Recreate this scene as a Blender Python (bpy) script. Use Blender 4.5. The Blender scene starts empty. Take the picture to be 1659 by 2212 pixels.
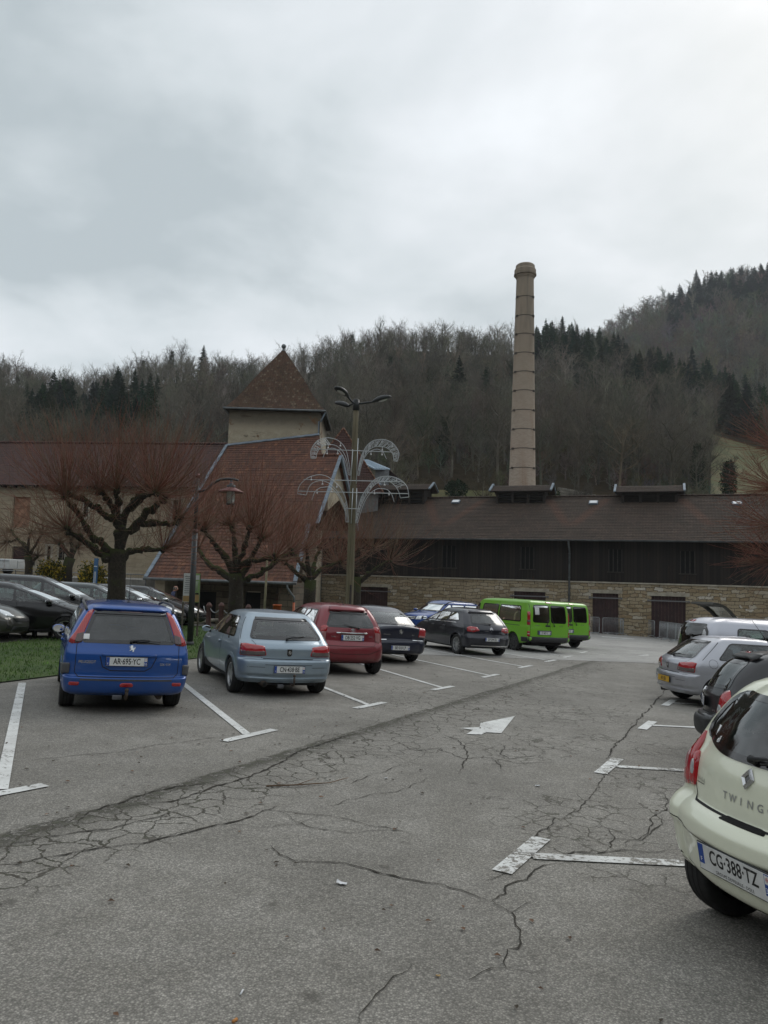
import bpy, bmesh, math, random
import numpy as np
from mathutils import Vector, Matrix
from mathutils.bvhtree import BVHTree
scene = bpy.context.scene
COL = scene.collection
R = math.radians
rng = random.Random(7)
nrg = np.random.default_rng(7)
# ------------------------------------------------------------------ camera
# The photograph's lens, its tilt against gravity and the slope of the car park.
W_, H_, F_ = 1659.0, 2212.0, 1661.0
CX, CY = W_ / 2, H_ / 2
CAM_H = 1.83
up = Vector((0.030, (1252 - CY) / F_, 1.0)).normalized()          # gravity, in camera axes (right, forward, up)
gn = Vector((0.064, (1278 - CY) / F_, 1.0)).normalized()          # normal of the car park, same axes
Zw = up
Yw = (Vector((0, 1, 0)) - Zw * Zw.y).normalized()
Xw = Yw.cross(Zw)
def c2w(v): return Vector((Xw.dot(v), Yw.dot(v), Zw.dot(v)))
gnw = c2w(gn)
CZ = CAM_H / gnw.z
GA, GB = -gnw.x / gnw.z, -gnw.y / gnw.z
cam_right, cam_fwd, cam_up = c2w(Vector((1, 0, 0))), c2w(Vector((0, 1, 0))), c2w(Vector((0, 0, 1)))
cd = bpy.data.cameras.new('camera')
cam = bpy.data.objects.new('camera', cd); COL.objects.link(cam)
cam.matrix_world = Matrix(((cam_right.x, cam_up.x, -cam_fwd.x, 0), (cam_right.y, cam_up.y, -cam_fwd.y, 0),
       (cam_right.z, cam_up.z, -cam_fwd.z, CZ), (0, 0, 0, 1)))
cd.sensor_fit = 'HORIZONTAL'; cd.sensor_width = 36.0; cd.lens = 36.0 * F_ / W_
cd.clip_start = 0.05; cd.clip_end = 5000
scene.camera = cam
scene.view_settings.view_transform = 'Standard'
try: scene.view_settings.look = 'None'
except Exception: pass
scene.view_settings.exposure = 0.3
scene.view_settings.gamma = 1.0
scene.cycles.max_bounces = 8
scene.cycles.transparent_max_bounces = 12
scene.cycles.use_denoising = True
scene.cycles.denoiser = 'OPENIMAGEDENOISE'
# ------------------------------------------------------------------ node helpers
class NT:
 def __init__(s, tree): s.t = tree; s.n = tree.nodes; s.l = tree.links
 def new(s, typ, **kw):
  n = s.n.new(typ)
  for k, v in kw.items():
   if k.startswith('_'): continue
   setattr(n, k, v)
  return n
 def set(s, sock, v):
  if hasattr(v, 'is_output'): s.l.new(v, sock)
  elif v is not None:
   if isinstance(v, tuple) and len(v) == 3 and sock.type == 'RGBA': v = (*v, 1)
   sock.default_value = v
 def math(s, op, a, b=None, c=None, clamp=False):
  n = s.new('ShaderNodeMath', operation=op, use_clamp=clamp)
  for i, v in enumerate((a, b, c)):
   if v is not None: s.set(n.inputs[i], v)
  return n.outputs[0]
 def vmath(s, op, a, b=None, out=0):
  n = s.new('ShaderNodeVectorMath', operation=op)
  s.set(n.inputs[0], a)
  if b is not None: s.set(n.inputs[1], b)
  return n.outputs[out]
 def mix(s, fac, a, b, blend='MIX'):
  n = s.new('ShaderNodeMix', data_type='RGBA', blend_type=blend)
  s.set(n.inputs[0], fac); s.set(n.inputs[6], a); s.set(n.inputs[7], b)
  return n.outputs[2]
 def noise(s, vec, scale, detail=4, rough=0.55, dist=0.0):
  n = s.new('ShaderNodeTexNoise'); s.set(n.inputs['Vector'], vec)
  n.inputs['Scale'].default_value = scale; n.inputs['Detail'].default_value = detail
  n.inputs['Roughness'].default_value = rough; n.inputs['Distortion'].default_value = dist
  return n.outputs[0], n.outputs[1]
 def voro(s, vec, scale, feature='F1', rand=1.0, dim='3D'):
  n = s.new('ShaderNodeTexVoronoi', feature=feature, voronoi_dimensions=dim); s.set(n.inputs['Vector'], vec)
  n.inputs['Scale'].default_value = scale; n.inputs['Randomness'].default_value = rand
  return n
 def ramp(s, fac, pts, interp='LINEAR'):
  n = s.new('ShaderNodeValToRGB'); n.color_ramp.interpolation = interp
  e = n.color_ramp.elements
  while len(e) < len(pts): e.new(0.5)
  for i, (p, c) in enumerate(pts):
   e[i].position = p
   e[i].color = (c, c, c, 1) if not isinstance(c, tuple) else (*c, 1)
  s.set(n.inputs[0], fac); return n.outputs[0]
 def sm(s, v, a, b, lo=0.0, hi=1.0):
  n = s.new('ShaderNodeMapRange', interpolation_type='SMOOTHSTEP')
  s.set(n.inputs[0], v); n.inputs[1].default_value = a; n.inputs[2].default_value = b
  n.inputs[3].default_value = lo; n.inputs[4].default_value = hi
  return n.outputs[0]
 def scale(s, vec, x, y, z):
  return s.vmath('MULTIPLY', vec, (x, y, z))
 def bump(s, h, strength=0.3, dist=0.01):
  n = s.new('ShaderNodeBump'); n.inputs['Strength'].default_value = strength
  n.inputs['Distance'].default_value = dist; s.set(n.inputs['Height'], h); return n.outputs[0]
def mat(name):
 m = bpy.data.materials.new(name); m.use_nodes = True
 t = NT(m.node_tree); b = t.n['Principled BSDF']
 return m, t, b
def simple(name, col, rough=0.6, metal=0.0, coat=0.0, var=0.0, vscale=6.0, spec=0.5):
 m, t, b = mat(name)
 b.inputs['Roughness'].default_value = rough; b.inputs['Metallic'].default_value = metal
 b.inputs['Coat Weight'].default_value = coat; b.inputs['Coat Roughness'].default_value = 0.04
 b.inputs['Specular IOR Level'].default_value = spec
 if var > 0:
  co = t.new('ShaderNodeTexCoord').outputs['Object']
  f, _ = t.noise(co, vscale, 5, 0.65)
  c = t.mix(t.sm(f, 0.3, 0.7), tuple(x * (1 - var) for x in col), tuple(min(1, x * (1 + var)) for x in col))
  t.set(b.inputs['Base Color'], c)
 else: b.inputs['Base Color'].default_value = (*col, 1)
 return m
M = {}
# ------------------------------------------------------------------ world: an overcast sky, and the sun behind it
SUN_EL, SUN_AZ = R(38), R(35)         # azimuth from +Y towards +X
w = bpy.data.worlds.new('World'); scene.world = w; w.use_nodes = True
t = NT(w.node_tree); t.n.clear()
out = t.new('ShaderNodeOutputWorld'); bg = t.new('ShaderNodeBackground')
sky = t.new('ShaderNodeTexSky', sky_type='NISHITA'); sky.sun_disc = False
sky.sun_elevation = SUN_EL; sky.sun_rotation = SUN_AZ
sky.air_density = 1.0; sky.dust_density = 3.0
d = t.new('ShaderNodeTexCoord').outputs['Generated']
sx = t.new('ShaderNodeSeparateXYZ'); t.set(sx.inputs[0], d)
zc = t.math('MAXIMUM', sx.outputs[2], 0.0)
iz = t.math('DIVIDE', 1.0, t.math('ADD', zc, 0.22))
pl = t.new('ShaderNodeCombineXYZ')
t.set(pl.inputs[0], t.math('MULTIPLY', sx.outputs[0], iz)); t.set(pl.inputs[1], t.math('MULTIPLY', sx.outputs[1], iz))
pl.inputs[2].default_value = 3.7
n1, _ = t.noise(pl.outputs[0], 1.1, 6, 0.52, 0.25)
n2, _ = t.noise(pl.outputs[0], 3.3, 5, 0.5, 0.3)
cl = t.math('ADD', t.math('MULTIPLY', n1, 1.05), t.math('SUBTRACT', t.math('MULTIPLY', n2, 0.5), 0.275))
# the heavier clouds hang to the left, the sky brightens to the right
def lobe(vec, lo, hi):
 v = Vector(vec).normalized()
 return t.sm(t.vmath('DOT_PRODUCT', d, tuple(v), 1), lo, hi)
dk1 = lobe((-0.33, 0.86, 0.36), 0.94, 0.999)
dk2 = lobe((-0.20, 0.88, 0.42), 0.975, 1.0)
dk3 = lobe((-0.55, 0.70, 0.80), 0.86, 0.99)
br = lobe((0.60, 0.72, 0.40), 0.80, 1.0)
thick = t.math('ADD', cl, t.math('MULTIPLY', dk1, 0.05))
thick = t.math('ADD', thick, t.math('MULTIPLY', dk2, 0.11))
thick = t.math('ADD', thick, t.math('MULTIPLY', dk3, 0.03))
thick = t.math('SUBTRACT', thick, t.math('MULTIPLY', br, 0.06))
thick = t.math('SUBTRACT', thick, t.sm(sx.outputs[2], 0.28, 0.10, 0.0, 0.06))
cloud = t.ramp(thick, [(0.34, (0.775, 0.815, 0.85)), (0.46, (0.685, 0.725, 0.755)), (0.60, (0.585, 0.635, 0.66)), (0.76, (0.42, 0.475, 0.50))])
skyc = t.vmath('SCALE', sky.outputs[0]);
skyc.node.inputs['Scale'].default_value = 0.09
c = t.mix(0.94, skyc, cloud)
t.set(bg.inputs[0], c); bg.inputs[1].default_value = 1.0
t.set(out.inputs[0], bg.outputs[0])
sd = bpy.data.lights.new('sun', 'SUN'); sd.energy = 0.6; sd.angle = R(25); sd.color = (1.0, 0.96, 0.9)
so = bpy.data.objects.new('sun', sd); COL.objects.link(so)
sv = Vector((math.sin(SUN_AZ) * math.cos(SUN_EL), math.cos(SUN_AZ) * math.cos(SUN_EL), math.sin(SUN_EL)))
so.rotation_euler = sv.to_track_quat('Z', 'Y').to_euler()
so.location = (20, 20, 60)
# ------------------------------------------------------------------ terrain and pixel-to-world helpers
def sst(a, b, v):
 u = min(1, max(0, (v - a) / (b - a))); return u * u * (3 - 2 * u)
def gz(x, y):
 dip = 0.45 * sst(29, 38, y) * sst(1, -5, x)
 return GA * x + GB * y - dip
def ray(px, py):
 return c2w(Vector((px - CX, F_, CY - py)))
def at(px, py, Y):
 """the world point seen at (px, py) that stands Y metres in front of the camera"""
 r = ray(px, py); k = Y / r.y
 return Vector((r.x * k, Y, CZ + r.z * k))
def G(px, py):
 """the point of the ground seen at (px, py)"""
 r = ray(px, py); lo, hi = 0.5, 400.0
 f = lambda k: CZ + r.z * k - gz(r.x * k, r.y * k)
 r = r / r.y;
 for _ in range(60):
  m_ = (lo + hi) / 2
  if f(m_) > 0: lo = m_
  else: hi = m_
 return Vector((r.x * lo, r.y * lo, gz(r.x * lo, r.y * lo)))
def ground_matrix(x, y, heading, z=None):
 """frame on the sloping ground; heading is measured from +Y towards +X, in radians"""
 n = Vector((-(gz(x + .5, y) - gz(x - .5, y)), -(gz(x, y + .5) - gz(x, y - .5)), 1)).normalized()
 f = Vector((math.sin(heading), math.cos(heading), 0)); f = (f - n * f.dot(n)).normalized()
 r = f.cross(n)
 zz = gz(x, y) if z is None else z
 return Matrix(((r.x, f.x, n.x, x), (r.y, f.y, n.y, y), (r.z, f.z, n.z, zz), (0, 0, 0, 1)))
# ------------------------------------------------------------------ mesh helpers
class MB:
 def __init__(s): s.v = []; s.f = []; s.m = []; s.sm = []; s.uv = {}
 def add(s, vs, fs, mi=0, smooth=False, T=None):
  o = len(s.v)
  s.v.extend([tuple(T @ Vector(v)) for v in vs] if T is not None else [tuple(v) for v in vs])
  for f in fs:
   s.f.append(tuple(i + o for i in f)); s.m.append(mi); s.sm.append(smooth)
 def box(s, c, d, mi=0, T=None, rz=0.0, bev=0.0):
  x, y, z = d[0] / 2, d[1] / 2, d[2] / 2
  A = Matrix.Translation(Vector(c)) @ Matrix.Rotation(rz, 4, 'Z')
  if T is not None: A = T @ A
  if bev <= 0:
   vs = [(i * x, j * y, k * z) for k in (-1, 1) for j in (-1, 1) for i in (-1, 1)]
   fs = [(0, 2, 3, 1), (4, 5, 7, 6), (0, 1, 5, 4), (2, 6, 7, 3), (0, 4, 6, 2), (1, 3, 7, 5)]
   s.add(vs, fs, mi, False, A); return
  b = min(bev, x * .9, y * .9, z * .9)
  bm = bmesh.new(); bmesh.ops.create_cube(bm, size=1.0)
  for v in bm.verts: v.co = Vector((v.co.x * 2 * x, v.co.y * 2 * y, v.co.z * 2 * z))
  bmesh.ops.bevel(bm, geom=list(bm.edges), offset=b, segments=2, affect='EDGES', profile=0.6)
  bm.verts.index_update()
  s.add([v.co.copy() for v in bm.verts], [[v.index for v in f.verts] for f in bm.faces], mi, True, A); bm.free()
 def tube(s, pts, rad, n=8, mi=0, T=None, cap=True, smooth=True):
  pts = [Vector(p) for p in pts]
  if not hasattr(rad, '__len__'): rad = [rad] * len(pts)
  vs = []; fs = []
  prev = None
  for i, p in enumerate(pts):
   a = pts[max(0, i - 1)]; b = pts[min(len(pts) - 1, i + 1)]
   d = (b - a)
   d = d.normalized() if d.length > 1e-9 else Vector((0, 0, 1))
   if prev is None:
    h = Vector((0, 0, 1)) if abs(d.z) < .9 else Vector((1, 0, 0))
    u = d.cross(h).normalized()
   else:
    u = prev - d * prev.dot(d)
    u = u.normalized() if u.length > 1e-6 else d.orthogonal().normalized()
   prev = u; w_ = d.cross(u)
   for k in range(n):
    an = 2 * math.pi * k / n
    vs.append(p + (u * math.cos(an) + w_ * math.sin(an)) * rad[i])
  for i in range(len(pts) - 1):
   for k in range(n):
    k2 = (k + 1) % n
    fs.append((i * n + k, i * n + k2, (i + 1) * n + k2, (i + 1) * n + k))
  if cap:
   fs.append(tuple(range(n - 1, -1, -1))); o = (len(pts) - 1) * n
   fs.append(tuple(o + k for k in range(n)))
  s.add(vs, fs, mi, smooth, T)
 def lathe(s, prof, n=24, mi=0, T=None, smooth=True, close=False):
  vs = []; fs = []
  for (r, z) in prof:
   for k in range(n):
    an = 2 * math.pi * k / n; vs.append((r * math.cos(an), r * math.sin(an), z))
  P = len(prof)
  for i in range(P if close else P - 1):
   i2 = (i + 1) % P
   for k in range(n):
    k2 = (k + 1) % n
    fs.append((i * n + k, i * n + k2, i2 * n + k2, i2 * n + k))
  s.add(vs, fs, mi, smooth, T)
 def prism(s, poly, d, mi=0, T=None):
  """polygon in xy, extruded from z=0 to z=d"""
  n = len(poly)
  vs = [(x, y, 0) for x, y in poly] + [(x, y, d) for x, y in poly]
  fs = [tuple(range(n - 1, -1, -1)), tuple(range(n, 2 * n))] + [(i, (i + 1) % n, n + (i + 1) % n, n + i) for i in range(n)]
  s.add(vs, fs, mi, False, T)
 def ball(s, c, r, mi=0, T=None, sx=1, sy=1, sz=1, nu=12, nv=8):
  vs = []; fs = []
  for j in range(nv + 1):
   th = math.pi * j / nv
   for i in range(nu):
    ph = 2 * math.pi * i / nu
    vs.append((c[0] + r * sx * math.sin(th) * math.cos(ph), c[1] + r * sy * math.sin(th) * math.sin(ph), c[2] + r * sz * math.cos(th)))
  for j in range(nv):
   for i in range(nu):
    i2 = (i + 1) % nu
    fs.append((j * nu + i, (j + 1) * nu + i, (j + 1) * nu + i2, j * nu + i2))
  s.add(vs, fs, mi, True, T)
 def build(s, name, mats, parent=None, sharp=None):
  return mesh_obj(name, s.v, s.f, mats, parent, s.m, s.sm, sharp)
def mesh_obj(name, v, f, mats, parent=None, mi=None, smooth=None, sharp=None):
 me = bpy.data.meshes.new(name)
 me.from_pydata([tuple(p) for p in v], [], [tuple(x) for x in f])
 if not isinstance(mats, (list, tuple)): mats = [mats]
 for m in mats: me.materials.append(M[m] if isinstance(m, str) else m)
 if mi is not None and len(mi): me.polygons.foreach_set('material_index', np.array(mi, dtype=np.int32))
 if smooth is not None:
  sa = np.full(len(f), bool(smooth)) if isinstance(smooth, (bool, int)) else np.array(smooth, dtype=bool)
  me.polygons.foreach_set('use_smooth', sa)
 me.update()
 if sharp is not None:
  try: me.set_sharp_from_angle(angle=R(sharp))
  except Exception: pass
 o = bpy.data.objects.new(name, me); COL.objects.link(o)
 if parent is not None: o.parent = parent
 return o
def tag(o, label=None, cat=None, group=None, kind=None):
 if label: o['label'] = label
 if cat: o['category'] = cat
 if group: o['group'] = group
 if kind: o['kind'] = kind
 return o
def empty(name, label, cat, mw=None, group=None):
 o = bpy.data.objects.new(name, None); COL.objects.link(o); o.empty_display_size = 0.2
 if mw is not None: o.matrix_world = mw
 return tag(o, label, cat, group)
def copy_tree(o, parent=None):
 c = o.copy(); COL.objects.link(c)
 if parent is not None: c.parent = parent
 for ch in list(o.children): copy_tree(ch, c)
 return c
def chaikin(p, it=2, k=0.25):
 for _ in range(it):
  q = []
  for i in range(len(p)):
   a = np.array(p[i]); b = np.array(p[(i + 1) % len(p)])
   q += [tuple(a * (1 - k) + b * k), tuple(a * k + b * (1 - k))]
  p = q
 return p
def round_poly(p, r, k=4):
 """corners rounded to a radius instead of a share of the edge"""
 q = []; n = len(p)
 for i in range(n):
  a, b, c = np.array(p[i - 1], float), np.array(p[i], float), np.array(p[(i + 1) % n], float)
  la, lc = np.linalg.norm(a - b), np.linalg.norm(c - b); e = min(r, .42 * la, .42 * lc)
  p0, p1 = b + (a - b) / la * e, b + (c - b) / lc * e
  for j in range(k + 1):
   u = j / k; q.append(tuple(p0 * (1 - u) ** 2 + b * 2 * u * (1 - u) + p1 * u * u))
 return q
_txt = {}
def text_mesh(s_, size=1.0, sx=1.0, align='CENTER', bold=0.0):
 """flat outline lettering in the xy plane as (verts, faces)"""
 key = (s_, size, sx, align, bold)
 if key in _txt: return _txt[key]
 cu = bpy.data.curves.new('txt', 'FONT'); cu.body = s_; cu.size = size; cu.align_x = align; cu.align_y = 'CENTER'
 cu.resolution_u = 3; cu.offset = bold
 ob = bpy.data.objects.new('txt', cu); COL.objects.link(ob)
 dg = bpy.context.evaluated_depsgraph_get(); dg.update()
 me = bpy.data.meshes.new_from_object(ob.evaluated_get(dg))
 vs = [(v.co.x * sx, v.co.y, 0.0) for v in me.vertices]; fs = [tuple(p.vertices) for p in me.polygons]
 bpy.data.objects.remove(ob); bpy.data.meshes.remove(me); bpy.data.curves.remove(cu)
 _txt[key] = (vs, fs); return vs, fs
# ------------------------------------------------------------------ vehicle materials
def paint(name, col, metal=0.35, rough=0.38, dirt=0.25, coat=0.8):
 m, t, b = mat(name)
 co = t.new('ShaderNodeTexCoord').outputs['Object']
 f, _ = t.noise(co, 3.0, 6, 0.65)
 sp = t.new('ShaderNodeSeparateXYZ'); t.set(sp.inputs[0], co)
 low = t.sm(sp.outputs[2], 0.75, 0.2)
 dm = t.math('MULTIPLY', t.math('ADD', t.math('MULTIPLY', low, 0.9), 0.25), t.sm(f, 0.35, 0.75))
 dm = t.math('MULTIPLY', dm, dirt, clamp=True)
 c = t.mix(dm, tuple(col), (0.13, 0.12, 0.105))
 t.set(b.inputs['Base Color'], c)
 b.inputs['Metallic'].default_value = metal
 t.set(b.inputs['Roughness'], t.math('ADD', rough, t.math('MULTIPLY', dm, 0.5)))
 t.set(b.inputs['Coat Weight'], t.math('SUBTRACT', coat, t.math('MULTIPLY', dm, coat)))
 b.inputs['Coat Roughness'].default_value = 0.05
 M[name] = m; return m
def glass(name, tint, refl=1.8):
 m = bpy.data.materials.new(name); m.use_nodes = True; t = NT(m.node_tree); t.n.clear()
 o = t.new('ShaderNodeOutputMaterial'); mx = t.new('ShaderNodeMixShader')
 tr = t.new('ShaderNodeBsdfTransparent'); tr.inputs[0].default_value = (*tint, 1)
 gl = t.new('ShaderNodeBsdfGlossy'); gl.inputs['Roughness'].default_value = 0.03; gl.inputs[0].default_value = (0.95, 0.97, 0.97, 1)
 fr = t.new('ShaderNodeFresnel'); fr.inputs[0].default_value = 1.55
 co = t.new('ShaderNodeTexCoord').outputs['Object']
 f, _ = t.noise(co, 9, 5, 0.7)
 t.set(mx.inputs[0], t.math('ADD', t.math('MULTIPLY', fr.outputs[0], refl), t.math('MULTIPLY', t.sm(f, 0.4, 0.9), 0.02)))
 t.l.new(tr.outputs[0], mx.inputs[1]); t.l.new(gl.outputs[0], mx.inputs[2]); t.l.new(mx.outputs[0], o.inputs[0])
 M[name] = m
glass('glass_clear', (0.72, 0.80, 0.78)); glass('glass_green', (0.66, 0.80, 0.76)); glass('glass_dark', (0.10, 0.11, 0.12)); glass('glass_mid', (0.42, 0.47, 0.47))
def lens(name, col, rough=0.12, s=90):
 m, t, b = mat(name)
 co = t.new('ShaderNodeTexCoord').outputs['Object']
 wv = t.new('ShaderNodeTexWave', wave_type='BANDS', bands_direction='X'); wv.inputs['Scale'].default_value = s / 6.0
 t.set(wv.inputs['Vector'], co)
 t.set(b.inputs['Base Color'], t.mix(wv.outputs[1], tuple(x * 0.75 for x in col), col))
 b.inputs['Roughness'].default_value = rough; b.inputs['Coat Weight'].default_value = 1.0; b.inputs['Coat Roughness'].default_value = 0.02
 M[name] = m
lens('lens_red', (0.42, 0.012, 0.018)); lens('lens_dark', (0.055, 0.018, 0.016)); lens('lens_clear', (0.45, 0.46, 0.47), 0.08); lens('lens_smoke', (0.13, 0.10, 0.095)); lens('lens_pink', (0.40, 0.19, 0.19)); lens('lens_orange', (0.5, 0.16, 0.03))
M['headlamp'] = simple('headlamp', (0.75, 0.78, 0.8), 0.12, 0.7, 1.0)
M['tyre'] = simple('tyre', (0.018, 0.018, 0.018), 0.85, var=0.4, vscale=20)
M['rim'] = simple('rim', (0.45, 0.46, 0.47), 0.35, 0.8, var=0.2)
M['rim_black'] = simple('rim_black', (0.03, 0.03, 0.03), 0.5)
M['hubcap'] = simple('hubcap', (0.33, 0.34, 0.35), 0.4, 0.4, var=0.2)
M['frit'] = simple('frit', (0.008, 0.008, 0.009), 0.12, coat=0.6)
M['black_plastic'] = simple('black_plastic', (0.022, 0.023, 0.024), 0.55, var=0.3)
M['grey_plastic'] = simple('grey_plastic', (0.07, 0.072, 0.078), 0.55, var=0.25)
M['seam'] = simple('seam', (0.01, 0.01, 0.01), 0.8)
M['lining'] = simple('lining', (0.09, 0.09, 0.088), 0.9)
M['dark_void'] = simple('dark_void', (0.006, 0.006, 0.006), 0.95)
M['seat_cloth'] = simple('seat_cloth', (0.045, 0.048, 0.052), 0.95, var=0.3, vscale=30)
M['chrome'] = simple('chrome', (0.75, 0.76, 0.77), 0.12, 1.0)
M['silver_badge'] = simple('silver_badge', (0.6, 0.61, 0.62), 0.25, 0.9)
M['plate_white'] = simple('plate_white', (0.66, 0.67, 0.66), 0.4, var=0.1, vscale=12)
M['plate_blue'] = simple('plate_blue', (0.012, 0.06, 0.30), 0.4)
M['plate_yellow'] = simple('plate_yellow', (0.55, 0.32, 0.02), 0.45)
M['ink'] = simple('ink', (0.01, 0.01, 0.01), 0.5)
M['white_ink'] = simple('white_ink', (0.8, 0.8, 0.8), 0.5)
M['mirror_glass'] = simple('mirror_glass', (0.85, 0.88, 0.9), 0.02, 1.0)
M['red_ink'] = simple('red_ink', (0.5, 0.02, 0.02), 0.5)
M['rust_metal'] = simple('rust_metal', (0.06, 0.045, 0.035), 0.7, 0.3, var=0.4, vscale=25)
# ------------------------------------------------------------------ lofted car bodies
def pchip(x, y, q):
 x = np.asarray(x, float); y = np.asarray(y, float); q = np.clip(np.asarray(q, float), x[0], x[-1])
 h = np.diff(x); dl = np.diff(y) / h; n = len(x); d_ = np.zeros(n)
 if n == 2: return y[0] + dl[0] * (q - x[0])
 for i in range(1, n - 1):
  if dl[i - 1] * dl[i] > 0:
   w1 = 2 * h[i] + h[i - 1]; w2 = h[i] + 2 * h[i - 1]
   d_[i] = (w1 + w2) / (w1 / dl[i - 1] + w2 / dl[i])
 d_[0] = dl[0]; d_[-1] = dl[-1]
 k = np.clip(np.searchsorted(x, q, 'right') - 1, 0, n - 2)
 s = (q - x[k]) / h[k]
 return ((1 + 2 * s) * (1 - s) ** 2 * y[k] + s * (1 - s) ** 2 * h[k] * d_[k] + s * s * (3 - 2 * s) * y[k + 1] + s * s * (s - 1) * h[k] * d_[k + 1])
def samp(pts, n):
 p = np.array(pts, float)
 s = np.r_[0, np.cumsum(np.hypot(*np.diff(p, axis=0).T) + 1e-6)]
 q = np.linspace(0, s[-1], n)
 return np.c_[pchip(s, p[:, 0], q), pchip(s, p[:, 1], q)]
def quarter(w, Y, tap, bow, cx, cy, N):
 xc = w * tap; cx = min(cx, .7 * xc); Yb = Y - min(bow, .3 * Y); cy = min(cy, .5 * Y)
 ys = np.linspace(0, Yb - cy, 60)
 a = np.c_[w - (w - xc) * (ys / max(Yb - cy, 1e-6)) ** 2.5, ys]
 th = np.linspace(0, math.pi / 2, 30)[1:]
 e = 2 / 2.3
 c = np.c_[xc - cx + cx * np.cos(th) ** e, Yb - cy + cy * np.sin(th) ** e]
 xs = np.linspace(xc - cx, 0, 30)[1:]
 b = np.c_[xs, Yb + (Y - Yb) * (1 - (xs / max(xc - cx, 1e-6)) ** 2)]
 p = np.r_[a, c, b]
 s = np.r_[0, np.cumsum(np.hypot(*np.diff(p, axis=0).T))]
 # half of the points on the long side, the rest on corner and end
 q = np.linspace(0, s[-1], N + 1)
 return np.c_[np.interp(q, s, p[:, 0]), np.interp(q, s, p[:, 1])]
def lerp3(v, z, u):
 if not hasattr(v, '__len__'): return v
 return v[0] + (v[1] - v[0]) * u if z == 0 else (v[1] + (v[2] - v[1]) * u if z == 1 else v[2])
def body_surface(S, N, nr):
 L = S['L']; rings = []
 for z in range(3):
  n = nr[z]
  rp = samp(S['rear'][z], n); fp = samp(S['front'][z], n); sp = samp(S['side'][z], n)
  for i in range(n):
   if z > 0 and i == 0: continue
   u = i / (n - 1)
   w_, zs = sp[i]; w_ = max(w_, .001)
   yr = -L / 2 + rp[i, 0]; yf = L / 2 - fp[i, 0]
   ym = S.get('ym', 0.0)
   qr = quarter(w_, ym - yr, lerp3(S.get('rtap', (.93, .95, .97)), z, u), lerp3(S.get('rbow', (.07, .07, .05)), z, u), lerp3(S.get('rcx', (.2, .14, .16)), z, u), lerp3(S.get('rcy', (.28, .16, .16)), z, u), N)
   qf = quarter(w_, yf - ym, lerp3(S.get('ftap', (.92, .93, .96)), z, u), lerp3(S.get('fbow', (.2, .16, .12)), z, u), lerp3(S.get('fcx', (.3, .22, .18)), z, u), lerp3(S.get('fcy', (.35, .2, .16)), z, u), N)
   pr = S.get('zp', 3.0)
   zr = zs + (rp[i, 1] - zs) * (qr[:, 1] / qr[-1, 1]) ** pr
   zf = zs + (fp[i, 1] - zs) * (qf[:, 1] / qf[-1, 1]) ** S.get('zpf', 2.2)
   A = np.c_[qr[:, 0], ym - qr[:, 1], zr]; B = np.c_[qf[:, 0], ym + qf[:, 1], zf]
   mA = A * [-1, 1, 1]; mB = B * [-1, 1, 1]
   rings.append(np.r_[A[:-1], mA[::-1][:-1], mB[:-1], B[::-1][:-1]])
 V = np.array(rings); nR, K = V.shape[:2]; H = S['side'][2][-1][1]
 V[..., 2] = V[..., 2] * S.get('zk', 1) + S.get('zamp', 0) * np.sin(np.pi * np.clip(V[..., 2] / H, 0, 1))
 i = np.arange(nR - 1)[:, None]; k = np.arange(K)[None, :]; k2 = (k + 1) % K
 F = np.stack([i * K + k, (i + 1) * K + k, (i + 1) * K + k2, i * K + k2], -1).reshape(-1, 4)
 return V.reshape(-1, 3), F, K
def zmap(S, z):
 H = S['side'][2][-1][1]
 return z * S.get('zk', 1) + S.get('zamp', 0) * math.sin(math.pi * min(1, max(0, z / H)))
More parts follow.
